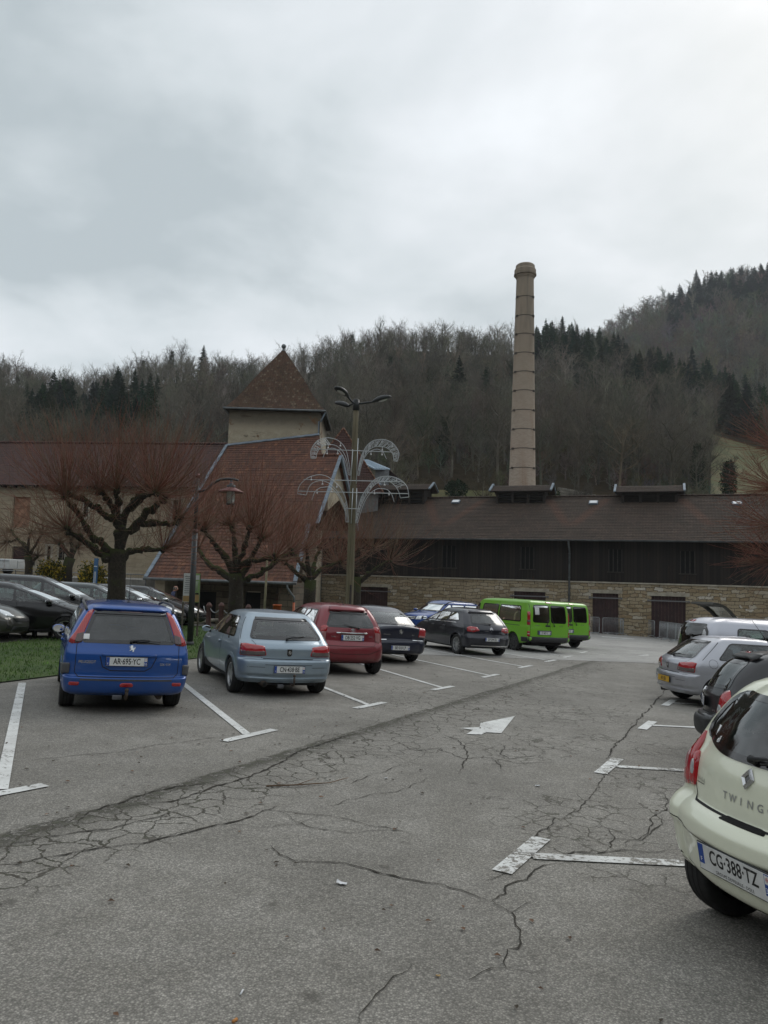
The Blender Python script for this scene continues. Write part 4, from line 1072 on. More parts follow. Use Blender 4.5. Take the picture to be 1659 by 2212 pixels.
def car_open_boot(mw):
 S = hatch(4.2, 1.74, 1.50, 2.6, .75, .31, .95, paint='paint_taupe', style='alloy')
 c = Car(S, 'hatchback', 'grey hatchback with its tailgate raised, behind the silver people carrier', 'car', mw, N=50, nr=(40, 24, 9)); h = -S['L'] / 2
 c.holes.append(('rear', [(-.6, .62), (.6, .62), (.5, 1.36), (-.5, 1.36)]))
 c.side_glass('glass_green', [h + 1.4, h + 2.2]); c.windscreen()
 c.part('tail_lamp', [([(.66, .70), (.82, .70), (.80, .9), (.66, .9)], 0, 0)], ('rear', 22), ['lens_red'], .008, .01, 1, mirror=True)
 # tailgate hinged at the roof's rear edge and swung up past level
 prof = [(0, 0), (-.10, .17), (-.24, .36), (-.42, .53), (-.62, .66), (-.80, .72), (-.98, .73)]
 mb = MB(); y0, z0 = h + .45, 1.42; T = .05
 hw = [.54, .56, .60, .63, .655, .66, .64]
 vs = []; fs = []
 for (a, b), w_ in zip(prof, hw):
  for x in (-w_, -w_ * .86, -w_ * .8, w_ * .8, w_ * .86, w_): vs.append((x, y0 + a, z0 + b - .03 * (abs(x) / w_) ** 4))
 for (a, b), w_ in zip(prof, hw):
  for x in (-w_, -w_ * .86, -w_ * .8, w_ * .8, w_ * .86, w_): vs.append((x * .985, y0 + a - .02, z0 + b - .06 - .03 * (abs(x) / w_) ** 4))
 n = len(prof) * 6; mi = []
 for o, fl in ((0, 0), (n, 1)):
  for i in range(len(prof) - 1):
   for k in range(5):
    if k in (2,) and 0 < i < 4: continue
    fs.append((o + i * 6 + k, o + i * 6 + k + 1, o + (i + 1) * 6 + k + 1, o + (i + 1) * 6 + k)); mi.append(fl)
 for i in range(len(prof) - 1):
  for k in (0, 5): fs.append((i * 6 + k, (i + 1) * 6 + k, n + (i + 1) * 6 + k, n + i * 6 + k)); mi.append(0)
 for i in (0, len(prof) - 1):
  for k in range(5): fs.append((i * 6 + k, i * 6 + k + 1, n + i * 6 + k + 1, n + i * 6 + k)); mi.append(0)
 tg = mesh_obj('tailgate', vs, fs, [S['paint'], 'black_plastic'], c.root, mi, True, 40)
 tg['label'] = 'raised tailgate with glass and dark inner trim'
 g = MB(); q = []
 for i in (1, 2, 3, 4):
  a, b = prof[i]; q += [(-hw[i] * .82, y0 + a - .01, z0 + b - .025), (hw[i] * .82, y0 + a - .01, z0 + b - .025)]
 g.add(q, [(2 * i, 2 * i + 1, 2 * i + 3, 2 * i + 2) for i in range(3)], 0, True); g.build('tailgate_glass', ['glass_mid'], tg)
 c.seats([(h + 1.2, True)]); c.finish(); return c.root
def car_anthracite(mw):
 S = hatch(3.77, 1.64, 1.42, 2.47, .60, .285, .88, 1.29, paint='paint_anthracite', style='cap', nose=.64, cowl=.92, ws=.85,
  rear0=[(.14, .22), (.05, .26), (.0, .34), (-.01, .46), (.02, .55), (.08, .58), (.085, .66), (.09, .80), (.13, .88)],
  rear1=[(.13, .88), (.24, 1.08), (.42, 1.26), (.50, 1.29)], rbow=(.12, .16, .14), rcx=(.26, .26, .22), rcy=(.34, .32, .26), rtap=(.965, .93, .92))
 c = Car(S, 'hatchback', 'dark charcoal small hatchback with red and clear tail lamp, between silver hatchback and cream car', 'car', mw, N=90, nr=(60, 40, 12)); h = -S['L'] / 2
 c.window([(-.60, .90), (.60, .90), (.47, 1.25), (-.47, 1.25)], 'rear', 'glass_dark', 'rear_window', .04)
 c.part('tail_lamp', [([(.56, .58), (.74, .55), (.86, .60), (.90, .78), (.80, .90), (.68, .86), (.62, .72)], 0, 0), ([(.645 + .075 * math.cos(q) + .06, .665 + .07 * math.sin(q)) for q in np.linspace(0, 6.283, 13)[:-1]], 1, .006)], ('rear', 36), ['lens_red', 'lens_clear'], .012, .018, 1, mirror=True)
 c.part('rear_bumper', [([(-.80, .30), (.80, .30), (.80, .53), (-.80, .53)], 0, 0)], 'rear', ['black_plastic'], .012, .012, 1)
 for v in ('right', 'left'):
  mb = MB(); c.patch(mb, [(h + .0, .30), (h + .42, .30), (h + .42, .50), (h + .0, .53)], v, .010); mb.build('bumper_side', ['black_plastic'], c.root)
 c.part('spoiler', [([(-.50, 1.265), (.50, 1.265), (.46, 1.325), (-.46, 1.325)], 0, 0)], 'rear', ['black_plastic'], .035, .012, 1)
 c.part('brake_lamp', [([(-.12, 1.325), (.12, 1.325), (.12, 1.345), (-.12, 1.345)], 0, 0)], 'rear', ['lens_red'], .022)
 c.side_glass('glass_mid', [h + 1.95], rp=(.62, .45), fp=(.2, .25)); c.windscreen(); c.doors((h + 1.3, h + 2.4)); seam_box(c, .62, .88, .58)
 c.plate('AB·612·TR', .70, 0, num='39', off=.006); c.lettering('badge', 'clio', 'rear', .42, .62, .05); c.emblem('diamond', 'rear', 0, .83, .10)
 mb = MB(); mb.tube([(.3, h + .3, .2), (.3, h + .0, .2)], .04, 10, 0); mb.build('exhaust', ['rust_metal'], c.root)
 c.mirrors(h + 2.6, .88, m='black_plastic'); c.aerial(0, h + .9, .45, R(35)); c.seats([(h + 1.05, True), (h + 1.85, False)], .5, 1.15); c.dash(h + 2.7, .87); c.finish(); return c.root
def car_cream(mw):
 S = hatch(3.61, 1.655, 1.47, 2.367, .55, .29, .93, 1.34, paint='paint_cream', style='cap', nose=.68, cowl=.75, ws=.95, inset=.10, gap=.05,
  rear0=[(.17, .24), (.08, .27), (.045, .30), (.01, .40), (-.01, .47), (-.035, .50), (-.035, .55), (.005, .60), (.07, .635), (.075, .70), (.085, .82), (.13, .93)],
  rear1=[(.13, .93), (.21, 1.13), (.33, 1.325), (.38, 1.36)], rbow=(.14, .16, .14), rcx=(.22, .24, .22), rcy=(.26, .30, .26), rtap=(.995, .985, .94), zk=1.03, zamp=.085, wrnd=.12)
 S['side'][0] = [(.72, .20), (.78, .26), (.815, .42), (.8275, .60), (.818, .80), (.795, .93)]
 S['side'][1] = [(.795, .93), (.715, 1.13), (.60, 1.36)]; S['side'][2] = [(.60, 1.36), (.53, 1.425), (.3, 1.46), (.003, 1.475)]
 c = Car(S, 'city_car', 'cream small hatchback with red split tail lamps, cut off by the right edge', 'car', mw, N=120, nr=(84, 52, 14)); h = -S['L'] / 2
 c.window([(-.62, .99), (-.3, .925), (.3, .925), (.62, .99), (.48, 1.305), (-.48, 1.305)], 'rear', 'glass_dark', 'rear_window', .03)
 c.part('tail_lamp', [([(.64, .70), (.72, .67), (.82, .675), (.825, .81), (.785, .95), (.745, 1.01), (.705, .94), (.68, .81)], 0, 0), ([(.725, .745), (.795, .745), (.79, .84), (.76, .89), (.725, .86)], 1, .005)], ('rear', 34), ['lens_red', 'lens_pink'], .010, .012, 1, mirror=True)
 c.part('reversing_lamp', [([(.58, .715), (.59, .68), (.65, .675), (.67, .715), (.68, .815), (.66, .875), (.625, .88), (.60, .835)], 0, 0), ([(.61, .73), (.64, .725), (.655, .765), (.655, .825), (.63, .84), (.615, .805)], 1, .005)], ('rear', 18), ['lens_red', 'lens_clear'], .012, .012, 1, mirror=True)
 seam_box(c, .60, .70, .625, r=.12)
 c.line([(-.60, .70), (-.605, .86)], 'rear', .006); c.line([(.60, .70), (.605, .86)], 'rear', .006)
 c.line([(-.78, .47), (-.72, .50), (-.50, .505), (-.42, .48), (.42, .48), (.5, .505), (.72, .50), (.78, .47), (.78, .36), (.70, .29), (.45, .275), (-.45, .275), (-.70, .29), (-.78, .36)], 'rear', .006, closed=True)
 c.part('handle_recess', [([(-.17, .612), (.17, .612), (.13, .632), (-.13, .632)], 0, 0)], 'rear', ['dark_void'], .004, 0, 1)
 c.plate('CG·388·TZ', .435, .02, num='39', off=.012, foot='GROUPE DEFFEUILLE - DOLE')
 c.emblem('diamond', 'rear', 0, .85, .12);
 for k, ch in enumerate('TWINGO'): c.lettering('badge', ch, 'rear', -.165 + .066 * k, .725, .058, 'rim', 1.0, .004, .0006)
 mb = MB(); c.line([(-.53 + .0095 * k, .737 + (.014, -.010, .006, -.008)[k % 4]) for k in range(14)], 'rear', .004, .003, mb); mb.build('badge_signature', ['ink'], c.root)
 mb = MB(); c.line([(-.53, .715), (-.41, .722)], 'rear', .004, .003, mb); mb.build('badge_underline', ['ink'], c.root)
 c.part('sticker', [([(-.50, 1.00), (-.465, 1.00), (-.465, 1.06), (-.50, 1.06)], 0, 0)], 'rear', ['white_ink'], .007)
 c.lettering('sticker', 'elf', 'rear', -.39, .985, .055, 'white_ink', .9, .007, .001)
 c.wiper(.0, .945, .36, R(5))
 c.side_glass('glass_mid', [h + 1.55], rp=(.55, .42), fp=(.2, .3)); c.windscreen(); c.doors((h + 1.2, h + 2.35))
 c.mirrors(h + 2.5, .94); c.handles((h + 1.35,), .80)
 c.seats([(h + .95, True), (h + 1.75, False)], .55, 1.2); c.dash(h + 2.6, .92); c.finish(); return c.root
# ------------------------------------------------------------------ ground materials
LANE0, LANE1 = G(330, 1712), G(1250, 1436)         # the long joint between bays and lane
LD = Vector((LANE1.x - LANE0.x, LANE1.y - LANE0.y, 0)).normalized()
LN = Vector((LD.y, -LD.x, 0))                      # towards the lane (right)
def asphalt_nodes(t, light=False, cracks=True):
 """colour and height sockets of the worn asphalt, in world space"""
 p = t.new('ShaderNodeNewGeometry').outputs['Position']
 big, _ = t.noise(p, 0.35, 5, 0.6); med, _ = t.noise(p, 2.2, 6, 0.65); fine, _ = t.noise(p, 26, 4, 0.6)
 v1 = t.voro(p, 88, 'F1')
 sp = t.new('ShaderNodeSeparateColor'); t.set(sp.inputs[0], v1.outputs['Color'])
 stone = t.math('ADD', t.math('MULTIPLY', sp.outputs[0], 0.75), t.math('MULTIPLY', sp.outputs[1], 0.25))
 a, b_ = ((0.36, 0.35, 0.33), (0.46, 0.45, 0.425)) if light else ((0.262, 0.246, 0.214), (0.352, 0.334, 0.298))
 c = t.mix(t.sm(med, 0.3, 0.72), a, b_)
 c = t.mix(t.sm(big, 0.36, 0.66, 0.0, 0.6), c, tuple(x * 0.72 for x in a))
 k = t.math('ADD', 0.67, t.math('MULTIPLY', t.math('POWER', stone, 1.7), 0.80))
 gap = t.sm(v1.outputs['Distance'], 0.25, 0.62, 1.0, 0.62)
 k = t.math('MULTIPLY', k, gap)
 k = t.math('MULTIPLY', k, t.math('ADD', 0.75, t.math('MULTIPLY', fine, 0.5)))
 if light: k = t.math('ADD', 0.45, t.math('MULTIPLY', k, 0.55))
 c = t.vmath('SCALE', c); n = c.node; t.set(n.inputs['Scale'], k)
 # oil and damp spots
 sv = t.voro(p, 1.7, 'F1'); sn, _ = t.noise(p, 9, 4, 0.7)
 spot = t.math('MULTIPLY', t.sm(t.math('ADD', sv.outputs['Distance'], t.math('MULTIPLY', sn, 0.22)), 0.135, 0.235, 1.0, 0.0), 0.55)
 c = t.mix(spot, c, (0.045, 0.040, 0.032))
 h = t.math('MULTIPLY', t.math('SUBTRACT', 1.0, v1.outputs['Distance']), 0.6)
 if not cracks: return c, h, p
 # distance to the joint, and how far along it
 rel = t.vmath('SUBTRACT', p, (LANE0.x, LANE0.y, 0))
 dist = t.vmath('DOT_PRODUCT', rel, tuple(LN), 1); along = t.vmath('DOT_PRODUCT', rel, tuple(LD), 1)
 wob, wv = t.noise(p, 1.3, 4, 0.6)
 dw = t.math('ADD', dist, t.math('MULTIPLY', t.math('SUBTRACT', wob, 0.5), 0.24))
 lim = t.math('MULTIPLY', t.sm(along, -9, -5), t.sm(along, 26.5, 24))
 # moss and grit packed into the joint
 jn, _ = t.noise(p, 9.0, 6, 0.8)
 joint = t.math('MULTIPLY', t.math('MULTIPLY', t.sm(dw, -0.07, -0.015), t.sm(dw, 0.30, 0.03)), t.sm(jn, 0.43, 0.53))
 joint = t.math('MULTIPLY', t.math('MULTIPLY', joint, lim), 0.88)
 # alligator cracking beside it and in the worn patches
 zone = t.math('MULTIPLY', t.math('MULTIPLY', t.sm(dw, -0.12, 0.0), t.sm(dw, 1.15, 0.65)), lim)
 patches = [(1020, 1590, 2.0), (1160, 1530, 2.2), (880, 1600, 1.5), (1270, 1770, 1.2), (1390, 1760, 1.0), (1330, 1850, .9), (1250, 1600, 1.6), (940, 1510, 2.0), (1180, 1480, 2.2), (1400, 1690, .9), (120, 1820, .8)]
 m = zone
 for (x, y, r_) in patches:
  g = G(x, y)
  dd = t.vmath('DISTANCE', p, tuple(g), 1)
  dd = t.math('ADD', dd, t.math('MULTIPLY', t.math('SUBTRACT', wob, 0.5), r_ * 1.6))
  m = t.math('MAXIMUM', m, t.sm(dd, r_, r_ * 0.55, 0.0, 0.72))
 nn = t.vmath('SUBTRACT', t.noise(p, 3.5, 4, 0.65)[1], (0.5, 0.5, 0.5))
 sc = t.new('ShaderNodeVectorMath', operation='SCALE'); t.set(sc.inputs[0], nn); sc.inputs['Scale'].default_value = 0.22
 dp = t.vmath('ADD', p, sc.outputs[0])
 e1 = t.voro(dp, 4.0, 'DISTANCE_TO_EDGE').outputs['Distance']; e2 = t.voro(dp, 1.35, 'DISTANCE_TO_EDGE').outputs['Distance']
 wn, _ = t.noise(p, 7, 3, 0.7)
 keep = t.sm(t.noise(p, 1.7, 3, 0.6)[0], 0.40, 0.50)
 c1 = t.math('MULTIPLY', t.sm(t.math('SUBTRACT', e1, t.math('MULTIPLY', wn, 0.018)), 0.006, 0.026, 1.0, 0.0), t.math('MULTIPLY', m, t.math('MAXIMUM', keep, t.sm(zone, 0.3, 0.9))))
 c2 = t.math('MULTIPLY', t.sm(t.math('SUBTRACT', e2, t.math('MULTIPLY', wn, 0.010)), 0.001, 0.008, 1.0, 0.0), t.math('MULTIPLY', t.sm(t.noise(p, .55, 2, 0.5)[0], 0.50, 0.58), t.sm(dist, 0.2, 1.2)))
 cr = t.math('MAXIMUM', t.math('MAXIMUM', c1, t.math('MULTIPLY', c2, 0.0)), joint)
 mossy = t.mix(t.sm(jn, 0.40, 0.62), (0.030, 0.022, 0.014), (0.030, 0.034, 0.012))
 c = t.mix(t.math('MULTIPLY', cr, 0.88), c, mossy)
 # the surface round the joint is stained
 st = t.math('MULTIPLY', t.math('MULTIPLY', t.sm(dw, -0.25, 0.0), t.sm(dw, 0.8, 0.1)), 0.10)
 c = t.mix(t.math('MULTIPLY', st, lim), c, (0.05, 0.044, 0.034))
 h = t.math('SUBTRACT', h, t.math('MULTIPLY', cr, 3.0))
 return c, h, p
m, t, b = mat('asphalt'); c, h, p = asphalt_nodes(t); t.set(b.inputs['Base Color'], c); b.inputs['Roughness'].default_value = 0.85
t.set(b.inputs['Normal'], t.bump(h, 0.7, 0.006)); M['asphalt'] = m
m, t, b = mat('pale_asphalt'); c, h, p = asphalt_nodes(t, True, False); t.set(b.inputs['Base Color'], c); b.inputs['Roughness'].default_value = 0.9
t.set(b.inputs['Normal'], t.bump(h, 0.5, 0.004)); M['pale_asphalt'] = m
def marking(name, wear, blue=False):
 m, t, b = mat(name); c, h, p = asphalt_nodes(t, False, True)
 n1, _ = t.noise(p, 22, 6, 0.75); n2, _ = t.noise(p, 4, 4, 0.6)
 f = t.sm(t.math('ADD', t.math('MULTIPLY', n1, 0.7), t.math('MULTIPLY', n2, 0.3)), wear, wear + 0.05)
 dn, _ = t.noise(p, 2.5, 5, 0.6)
 wcol = t.mix(t.sm(dn, 0.3, 0.7), (0.52, 0.52, 0.50), (0.70, 0.71, 0.69)) if not blue else t.mix(t.sm(dn, .3, .7), (0.10, 0.18, 0.30), (0.16, 0.26, 0.40))
 t.set(b.inputs['Base Color'], t.mix(f, c, wcol)); b.inputs['Roughness'].default_value = 0.75
 t.set(b.inputs['Normal'], t.bump(h, 0.4, 0.004)); M[name] = m
marking('paint_line', 0.40); marking('paint_line_worn', 0.455); marking('blue_line', 0.40, True)
m, t, b = mat('lawn'); p = t.new('ShaderNodeNewGeometry').outputs['Position']
n1, _ = t.noise(p, 1.2, 5, 0.6); n2, _ = t.noise(p, 40, 4, 0.7)
c = t.mix(t.sm(n1, 0.3, 0.7), (0.046, 0.098, 0.016), (0.082, 0.135, 0.028)); c = t.mix(t.sm(n2, 0.35, 0.75, 0, .7), c, (0.03, 0.026, 0.012))
t.set(b.inputs['Base Color'], c); b.inputs['Roughness'].default_value = 0.95; t.set(b.inputs['Normal'], t.bump(n2, 1.0, 0.03)); M['lawn'] = m
M['grass_blade'] = simple('grass_blade', (0.075, 0.150, 0.024), 0.8, var=0.5, vscale=1.5)
M['soil'] = simple('soil', (0.085, 0.072, 0.052), 0.95, var=0.35, vscale=2)
M['crack'] = simple('crack', (0.026, 0.022, 0.015), 0.95, var=0.5, vscale=6)
# ------------------------------------------------------------------ ground sheets
def sheet(name, xs, ys, dz, matn, test=None):
 xs = np.array(xs); ys = np.array(ys); vs = [(x, y, gz(x, y) + dz) for y in ys for x in xs]; n = len(xs)
 fs = [(j * n + i, j * n + i + 1, (j + 1) * n + i + 1, (j + 1) * n + i) for j in range(len(ys) - 1) for i in range(n - 1)]
 return mesh_obj(name, vs, fs, [matn], None, None, True)
xs = np.r_[-160, -110, -80, -60, np.arange(-45, 46, 2.5), 60, 80, 110, 160]; ys = np.r_[-120, -60, -30, -15, np.arange(-8, 66, 2.0), 72, 80]
tag(sheet('car_park_ground', xs, ys, 0, 'asphalt'), kind='structure')
def poly_sheet(name, pts, dz, matn, kind='structure', parent=None, n=10):
 """quad strip or polygon laid on the ground; pts are world xy in order, quads are subdivided"""
 vs = []; fs = []
 if len(pts) == 4:
  a, b_, c, d = [Vector((p[0], p[1])) for p in pts]
  for j in range(n + 1):
   for i in range(n + 1):
    u, v = i / n, j / n
    q = (a * (1 - u) + b_ * u) * (1 - v) + (d * (1 - u) + c * u) * v
    vs.append((q.x, q.y, gz(q.x, q.y) + dz))
  fs = [(j * (n + 1) + i, j * (n + 1) + i + 1, (j + 1) * (n + 1) + i + 1, (j + 1) * (n + 1) + i) for j in range(n) for i in range(n)]
 else:
  vs = [(p[0], p[1], gz(p[0], p[1]) + dz) for p in pts]; fs = [tuple(range(len(pts)))]
 o = mesh_obj(name, vs, fs, [matn], parent);
 if kind: o['kind'] = kind
 return o
# the newer, paler surface by the long shed
e0, e1 = G(1225, 1426), G(1440, 1434)
ed = Vector((e1.x - e0.x, e1.y - e0.y)).normalized()
L0 = Vector((e0.x, e0.y)) - ed * 9; L1 = Vector((e1.x, e1.y)) + ed * 30
poly_sheet('pale_paving', [(L0.x, L0.y), (L1.x, L1.y), (45, 60), (-2, 62)], 0.006, 'pale_asphalt', n=16)
# the lawn in front of the left row
ga, gb, gc, gd = G(0, 1476), G(440, 1421), G(520, 1338), G(0, 1381)
gl0 = Vector((ga.x, ga.y)) + (Vector((ga.x, ga.y)) - Vector((gb.x, gb.y))) * 0.8
far0 = Vector((gb.x, gb.y)) + (Vector((gb.x, gb.y)) - Vector((ga.x, ga.y))) * 1.3
far1 = Vector((gc.x, gc.y)) + Vector((2.2, 3.0))
back0 = Vector((gd.x, gd.y)) + (Vector((gd.x, gd.y)) - Vector((gc.x, gc.y))) * 0.5
LAWN = [tuple(gl0), tuple(far0), tuple(far1), tuple(back0)]
poly_sheet('lawn', LAWN, 0.02, 'lawn', n=24)
# grass blades standing on the lawn
def inside(p, poly):
 ins = False; j = len(poly) - 1
 for i in range(len(poly)):
  if (poly[i][1] > p[1]) != (poly[j][1] > p[1]) and p[0] < (poly[j][0] - poly[i][0]) * (p[1] - poly[i][1]) / (poly[j][1] - poly[i][1]) + poly[i][0]: ins = not ins
  j = i
 return ins
vs = []; fs = []
bx = [min(p[k] for p in LAWN) for k in (0, 1)] + [max(p[k] for p in LAWN) for k in (0, 1)]
cnt = 0
while cnt < 26000:
 x, y = rng.uniform(max(bx[0], -13), bx[2]), rng.uniform(bx[1], bx[3])
 if not inside((x, y), LAWN): continue
 cnt += 1; hgt = rng.uniform(.025, .075); a = rng.uniform(0, 6.28); w_ = rng.uniform(.006, .014); z = gz(x, y) + .018
 le = rng.uniform(0, .04); la = rng.uniform(0, 6.28); o = len(vs)
 vs += [(x - w_ * math.cos(a), y - w_ * math.sin(a), z), (x + w_ * math.cos(a), y + w_ * math.sin(a), z), (x + le * math.cos(la), y + le * math.sin(la), z + hgt)]
 fs.append((o, o + 1, o + 2))
tag(mesh_obj('grass', vs, fs, ['grass_blade']), kind='stuff')
# ------------------------------------------------------------------ painted bay lines
LINES = []
def strip(name, a, b, wd, matn, dz=.0095, parent=None):
 a = Vector((a[0], a[1])); b = Vector((b[0], b[1])); d = (b - a).normalized(); n = Vector((-d.y, d.x)) * wd / 2
 k = max(2, int((b - a).length / .5)); vs = []; fs = []
 for i in range(k + 1):
  q = a + (b - a) * i / k
  for s_ in (-1, 1): r_ = q + n * s_; vs.append((r_.x, r_.y, gz(r_.x, r_.y) + dz))
 fs = [(2 * i, 2 * i + 1, 2 * i + 3, 2 * i + 2) for i in range(k)]
 return vs, fs
LINE_MARK = []
def bay_mark(tpx, epx, bar, wl=.11, wbar=.13, m='paint_line', ext=0.0, barw=None):
 """a bay divider with the short bar across its lane end: both painted in one go"""
 T0 = G(*tpx); E0 = G(*epx); d = (E0 - T0); e = E0 + d.normalized() * ext
 B0, B1 = G(*bar[0]), G(*bar[1])
 mb = MB()
 db = (B1 - B0); db.z = 0; dbn = db.normalized(); dd = Vector((e.x - T0.x, e.y - T0.y, 0)).normalized()
 st = Vector((T0.x, T0.y, 0)) + dd * (wbar / 2 / max(.35, abs(dd.x * dbn.y - dd.y * dbn.x)) - .006)
 vs, fs = strip('', B0, B1, wbar, m); mb.add(vs, fs, 0)
 vs, fs = strip('', st, e, wl, m); mb.add(vs, fs, 0)
 o = mb.build('bay_line', [m]); o['kind'] = 'structure'
bay_mark((1, 1712), (48, 1476), ((-70, 1729), (97, 1697)), m='paint_line')
bay_mark((537, 1590), (404, 1484), ((483, 1602), (593, 1577)), ext=3.2)
bay_mark((800, 1525), (706, 1488), ((768, 1531), (830, 1518)), ext=3.6, wl=.10)
bay_mark((957, 1486.5), (836, 1451), ((935, 1491), (978, 1483)), ext=3.2, wl=.10)
bay_mark((1060, 1460), (915, 1429), ((1042, 1464), (1075, 1457)), ext=3, wl=.10)
bay_mark((1135, 1441), (1000, 1417), ((1122, 1443), (1148, 1438)), ext=3, wl=.10)
bay_mark((1190, 1428), (1070, 1408), ((1178, 1430), (1200, 1426)), ext=3, wl=.10)
bay_mark((1226, 1419), (1150, 1407), ((1218, 1420.5), (1236, 1417)), ext=3, wl=.10)
bay_mark((1260, 1409), (1200, 1401), ((1254, 1410.5), (1268, 1408)), ext=3, wl=.10)
bay_mark((1126, 1850), (1475, 1867), ((1084, 1886), (1170, 1812)), wl=.13, wbar=.14, ext=2.6, m='paint_line_worn')
bay_mark((1316, 1656), (1455, 1664), ((1297, 1672), (1334, 1640)), wl=.12, wbar=.14, ext=3.5, m='paint_line_worn')
bay_mark((1397, 1567), (1520, 1573), ((1387, 1576), (1410, 1559)), wl=.12, wbar=.14, ext=3.5)
bay_mark((1446, 1519), (1490, 1521), ((1436, 1525), (1456, 1512)), wl=.10, wbar=.14, ext=3.5)
def ground_poly(name, px, m, dz=.0095):
 pts = [G(*p) for p in px]
 bm = bmesh.new(); vv = [bm.verts.new((p.x, p.y, p.z + dz)) for p in pts]; f = bm.faces.new(vv); bmesh.ops.triangulate(bm, faces=[f])
 me = bpy.data.meshes.new(name); bm.to_mesh(me); bm.free(); me.materials.append(M[m]); o = bpy.data.objects.new(name, me); COL.objects.link(o); o['kind'] = 'structure'
 return o
ground_poly('lane_arrow', [(994, 1574), (1036, 1572), (1038, 1563), (1112, 1548), (1083, 1585), (1050, 1583), (1040, 1588), (1008, 1587), (1022, 1578)], 'paint_line')
ground_poly('far_lane_arrow', [(1374, 1417), (1400, 1414.5), (1402, 1416.5)], 'paint_line', .011)
ground_poly('blue_bay_line', [(430, 1343.5), (516, 1339.5), (516, 1342.5), (430, 1347)], 'blue_line', .03)
ground_poly('far_bay_line', [(1300, 1375), (1370, 1380), (1370, 1381.2), (1300, 1376)], 'paint_line', .011)
# ------------------------------------------------------------------ the larger single cracks
CR = [
 ([(585, 1830), (640, 1862), (715, 1863), (760, 1870), (830, 1889), (905, 1905), (960, 1913), (1010, 1930), (1063, 1946)], .012),
 ([(1063, 1946), (1090, 1932), (1110, 1912), (1140, 1902), (1155, 1880), (1190, 1868), (1230, 1862)], .013),
 ([(1063, 1946), (1090, 1964), (1107, 1973), (1112, 1990), (1125, 2010), (1128, 2040), (1095, 2052), (1086, 2070), (1096, 2092)], .011),
 ([(1107, 1972), (1128, 1958), (1150, 1948)], .008), ([(1096, 2092), (1062, 2096), (1010, 2118)], .009), ([(1096, 2092), (1130, 2098), (1175, 2098)], .007),
 ([(890, 2085), (868, 2105), (845, 2122), (812, 2150), (790, 2180), (770, 2212)], .008), ([(890, 2085), (930, 2100), (990, 2120)], .005),
 ([(1060, 1912), (1075, 1898), (1108, 1880), (1130, 1855), (1138, 1842), (1150, 1820), (1160, 1800), (1195, 1780), (1200, 1768), (1180, 1762)], .011),
 ([(1195, 1780), (1215, 1765), (1250, 1750), (1262, 1738), (1280, 1715), (1296, 1690), (1310, 1660)], .006),
 ([(1310, 1640), (1320, 1620), (1345, 1595), (1360, 1575), (1375, 1560), (1400, 1535), (1432, 1500)], .016),
 ([(1432, 1500), (1440, 1480), (1470, 1460)], .012),
 ([(540, 1745), (600, 1752), (680, 1760), (730, 1766), (800, 1785), (860, 1795), (935, 1808)], .008),
 ([(600, 1752), (640, 1775), (700, 1793), (770, 1799), (830, 1795), (860, 1787)], .006),
 ([(640, 1775), (600, 1758)], .006), ([(700, 1745), (745, 1730), (790, 1720), (860, 1708), (905, 1692), (925, 1680)], .006),
 ([(735, 1700), (790, 1680), (845, 1660), (880, 1648)], .006),
 ([(250, 1745), (305, 1738), (370, 1733), (460, 1700), (500, 1690), (540, 1680), (580, 1660), (655, 1620), (700, 1605), (770, 1585)], .014),
 ([(0, 1870), (60, 1862), (140, 1845), (250, 1830), (350, 1812), (420, 1795), (500, 1778), (560, 1755), (600, 1740)], .012),
 ([(500, 1778), (560, 1790), (640, 1782), (690, 1790)], .007), ([(560, 1782), (640, 1784), (690, 1762)], .006),
 ([(0, 1830), (80, 1812), (150, 1800), (230, 1795), (330, 1770), (420, 1745)], .010),
 ([(165, 1785), (195, 1755), (265, 1735), (300, 1720), (380, 1700), (470, 1688)], .012),
 ([(850, 1600), (900, 1622), (950, 1618), (1000, 1640), (1060, 1637), (1120, 1650), (1210, 1648)], .009),
 ([(950, 1585), (990, 1600), (1010, 1625), (1000, 1655), (990, 1672)], .010), ([(1060, 1637), (1080, 1655), (1085, 1668)], .009),
 ([(1060, 1600), (1090, 1612), (1080, 1630), (1100, 1640), (1160, 1632), (1200, 1645)], .008), ([(1120, 1600), (1160, 1615), (1210, 1618), (1245, 1632)], .007),
 ([(1165, 1862), (1200, 1850), (1240, 1840), (1290, 1846), (1340, 1838), (1400, 1842), (1460, 1836)], .009),
 ([(1300, 1846), (1330, 1815), (1312, 1790), (1280, 1780)], .008), ([(1330, 1815), (1380, 1818), (1420, 1790), (1430, 1760)], .008),
 ([(1340, 1838), (1350, 1820), (1400, 1800), (1405, 1770), (1440, 1750), (1435, 1715), (1400, 1700)], .007),
 ([(0, 1648), (90, 1640), (170, 1632), (260, 1625), (340, 1610), (420, 1600), (520, 1585)], .006),
]
vs = []; fs = []
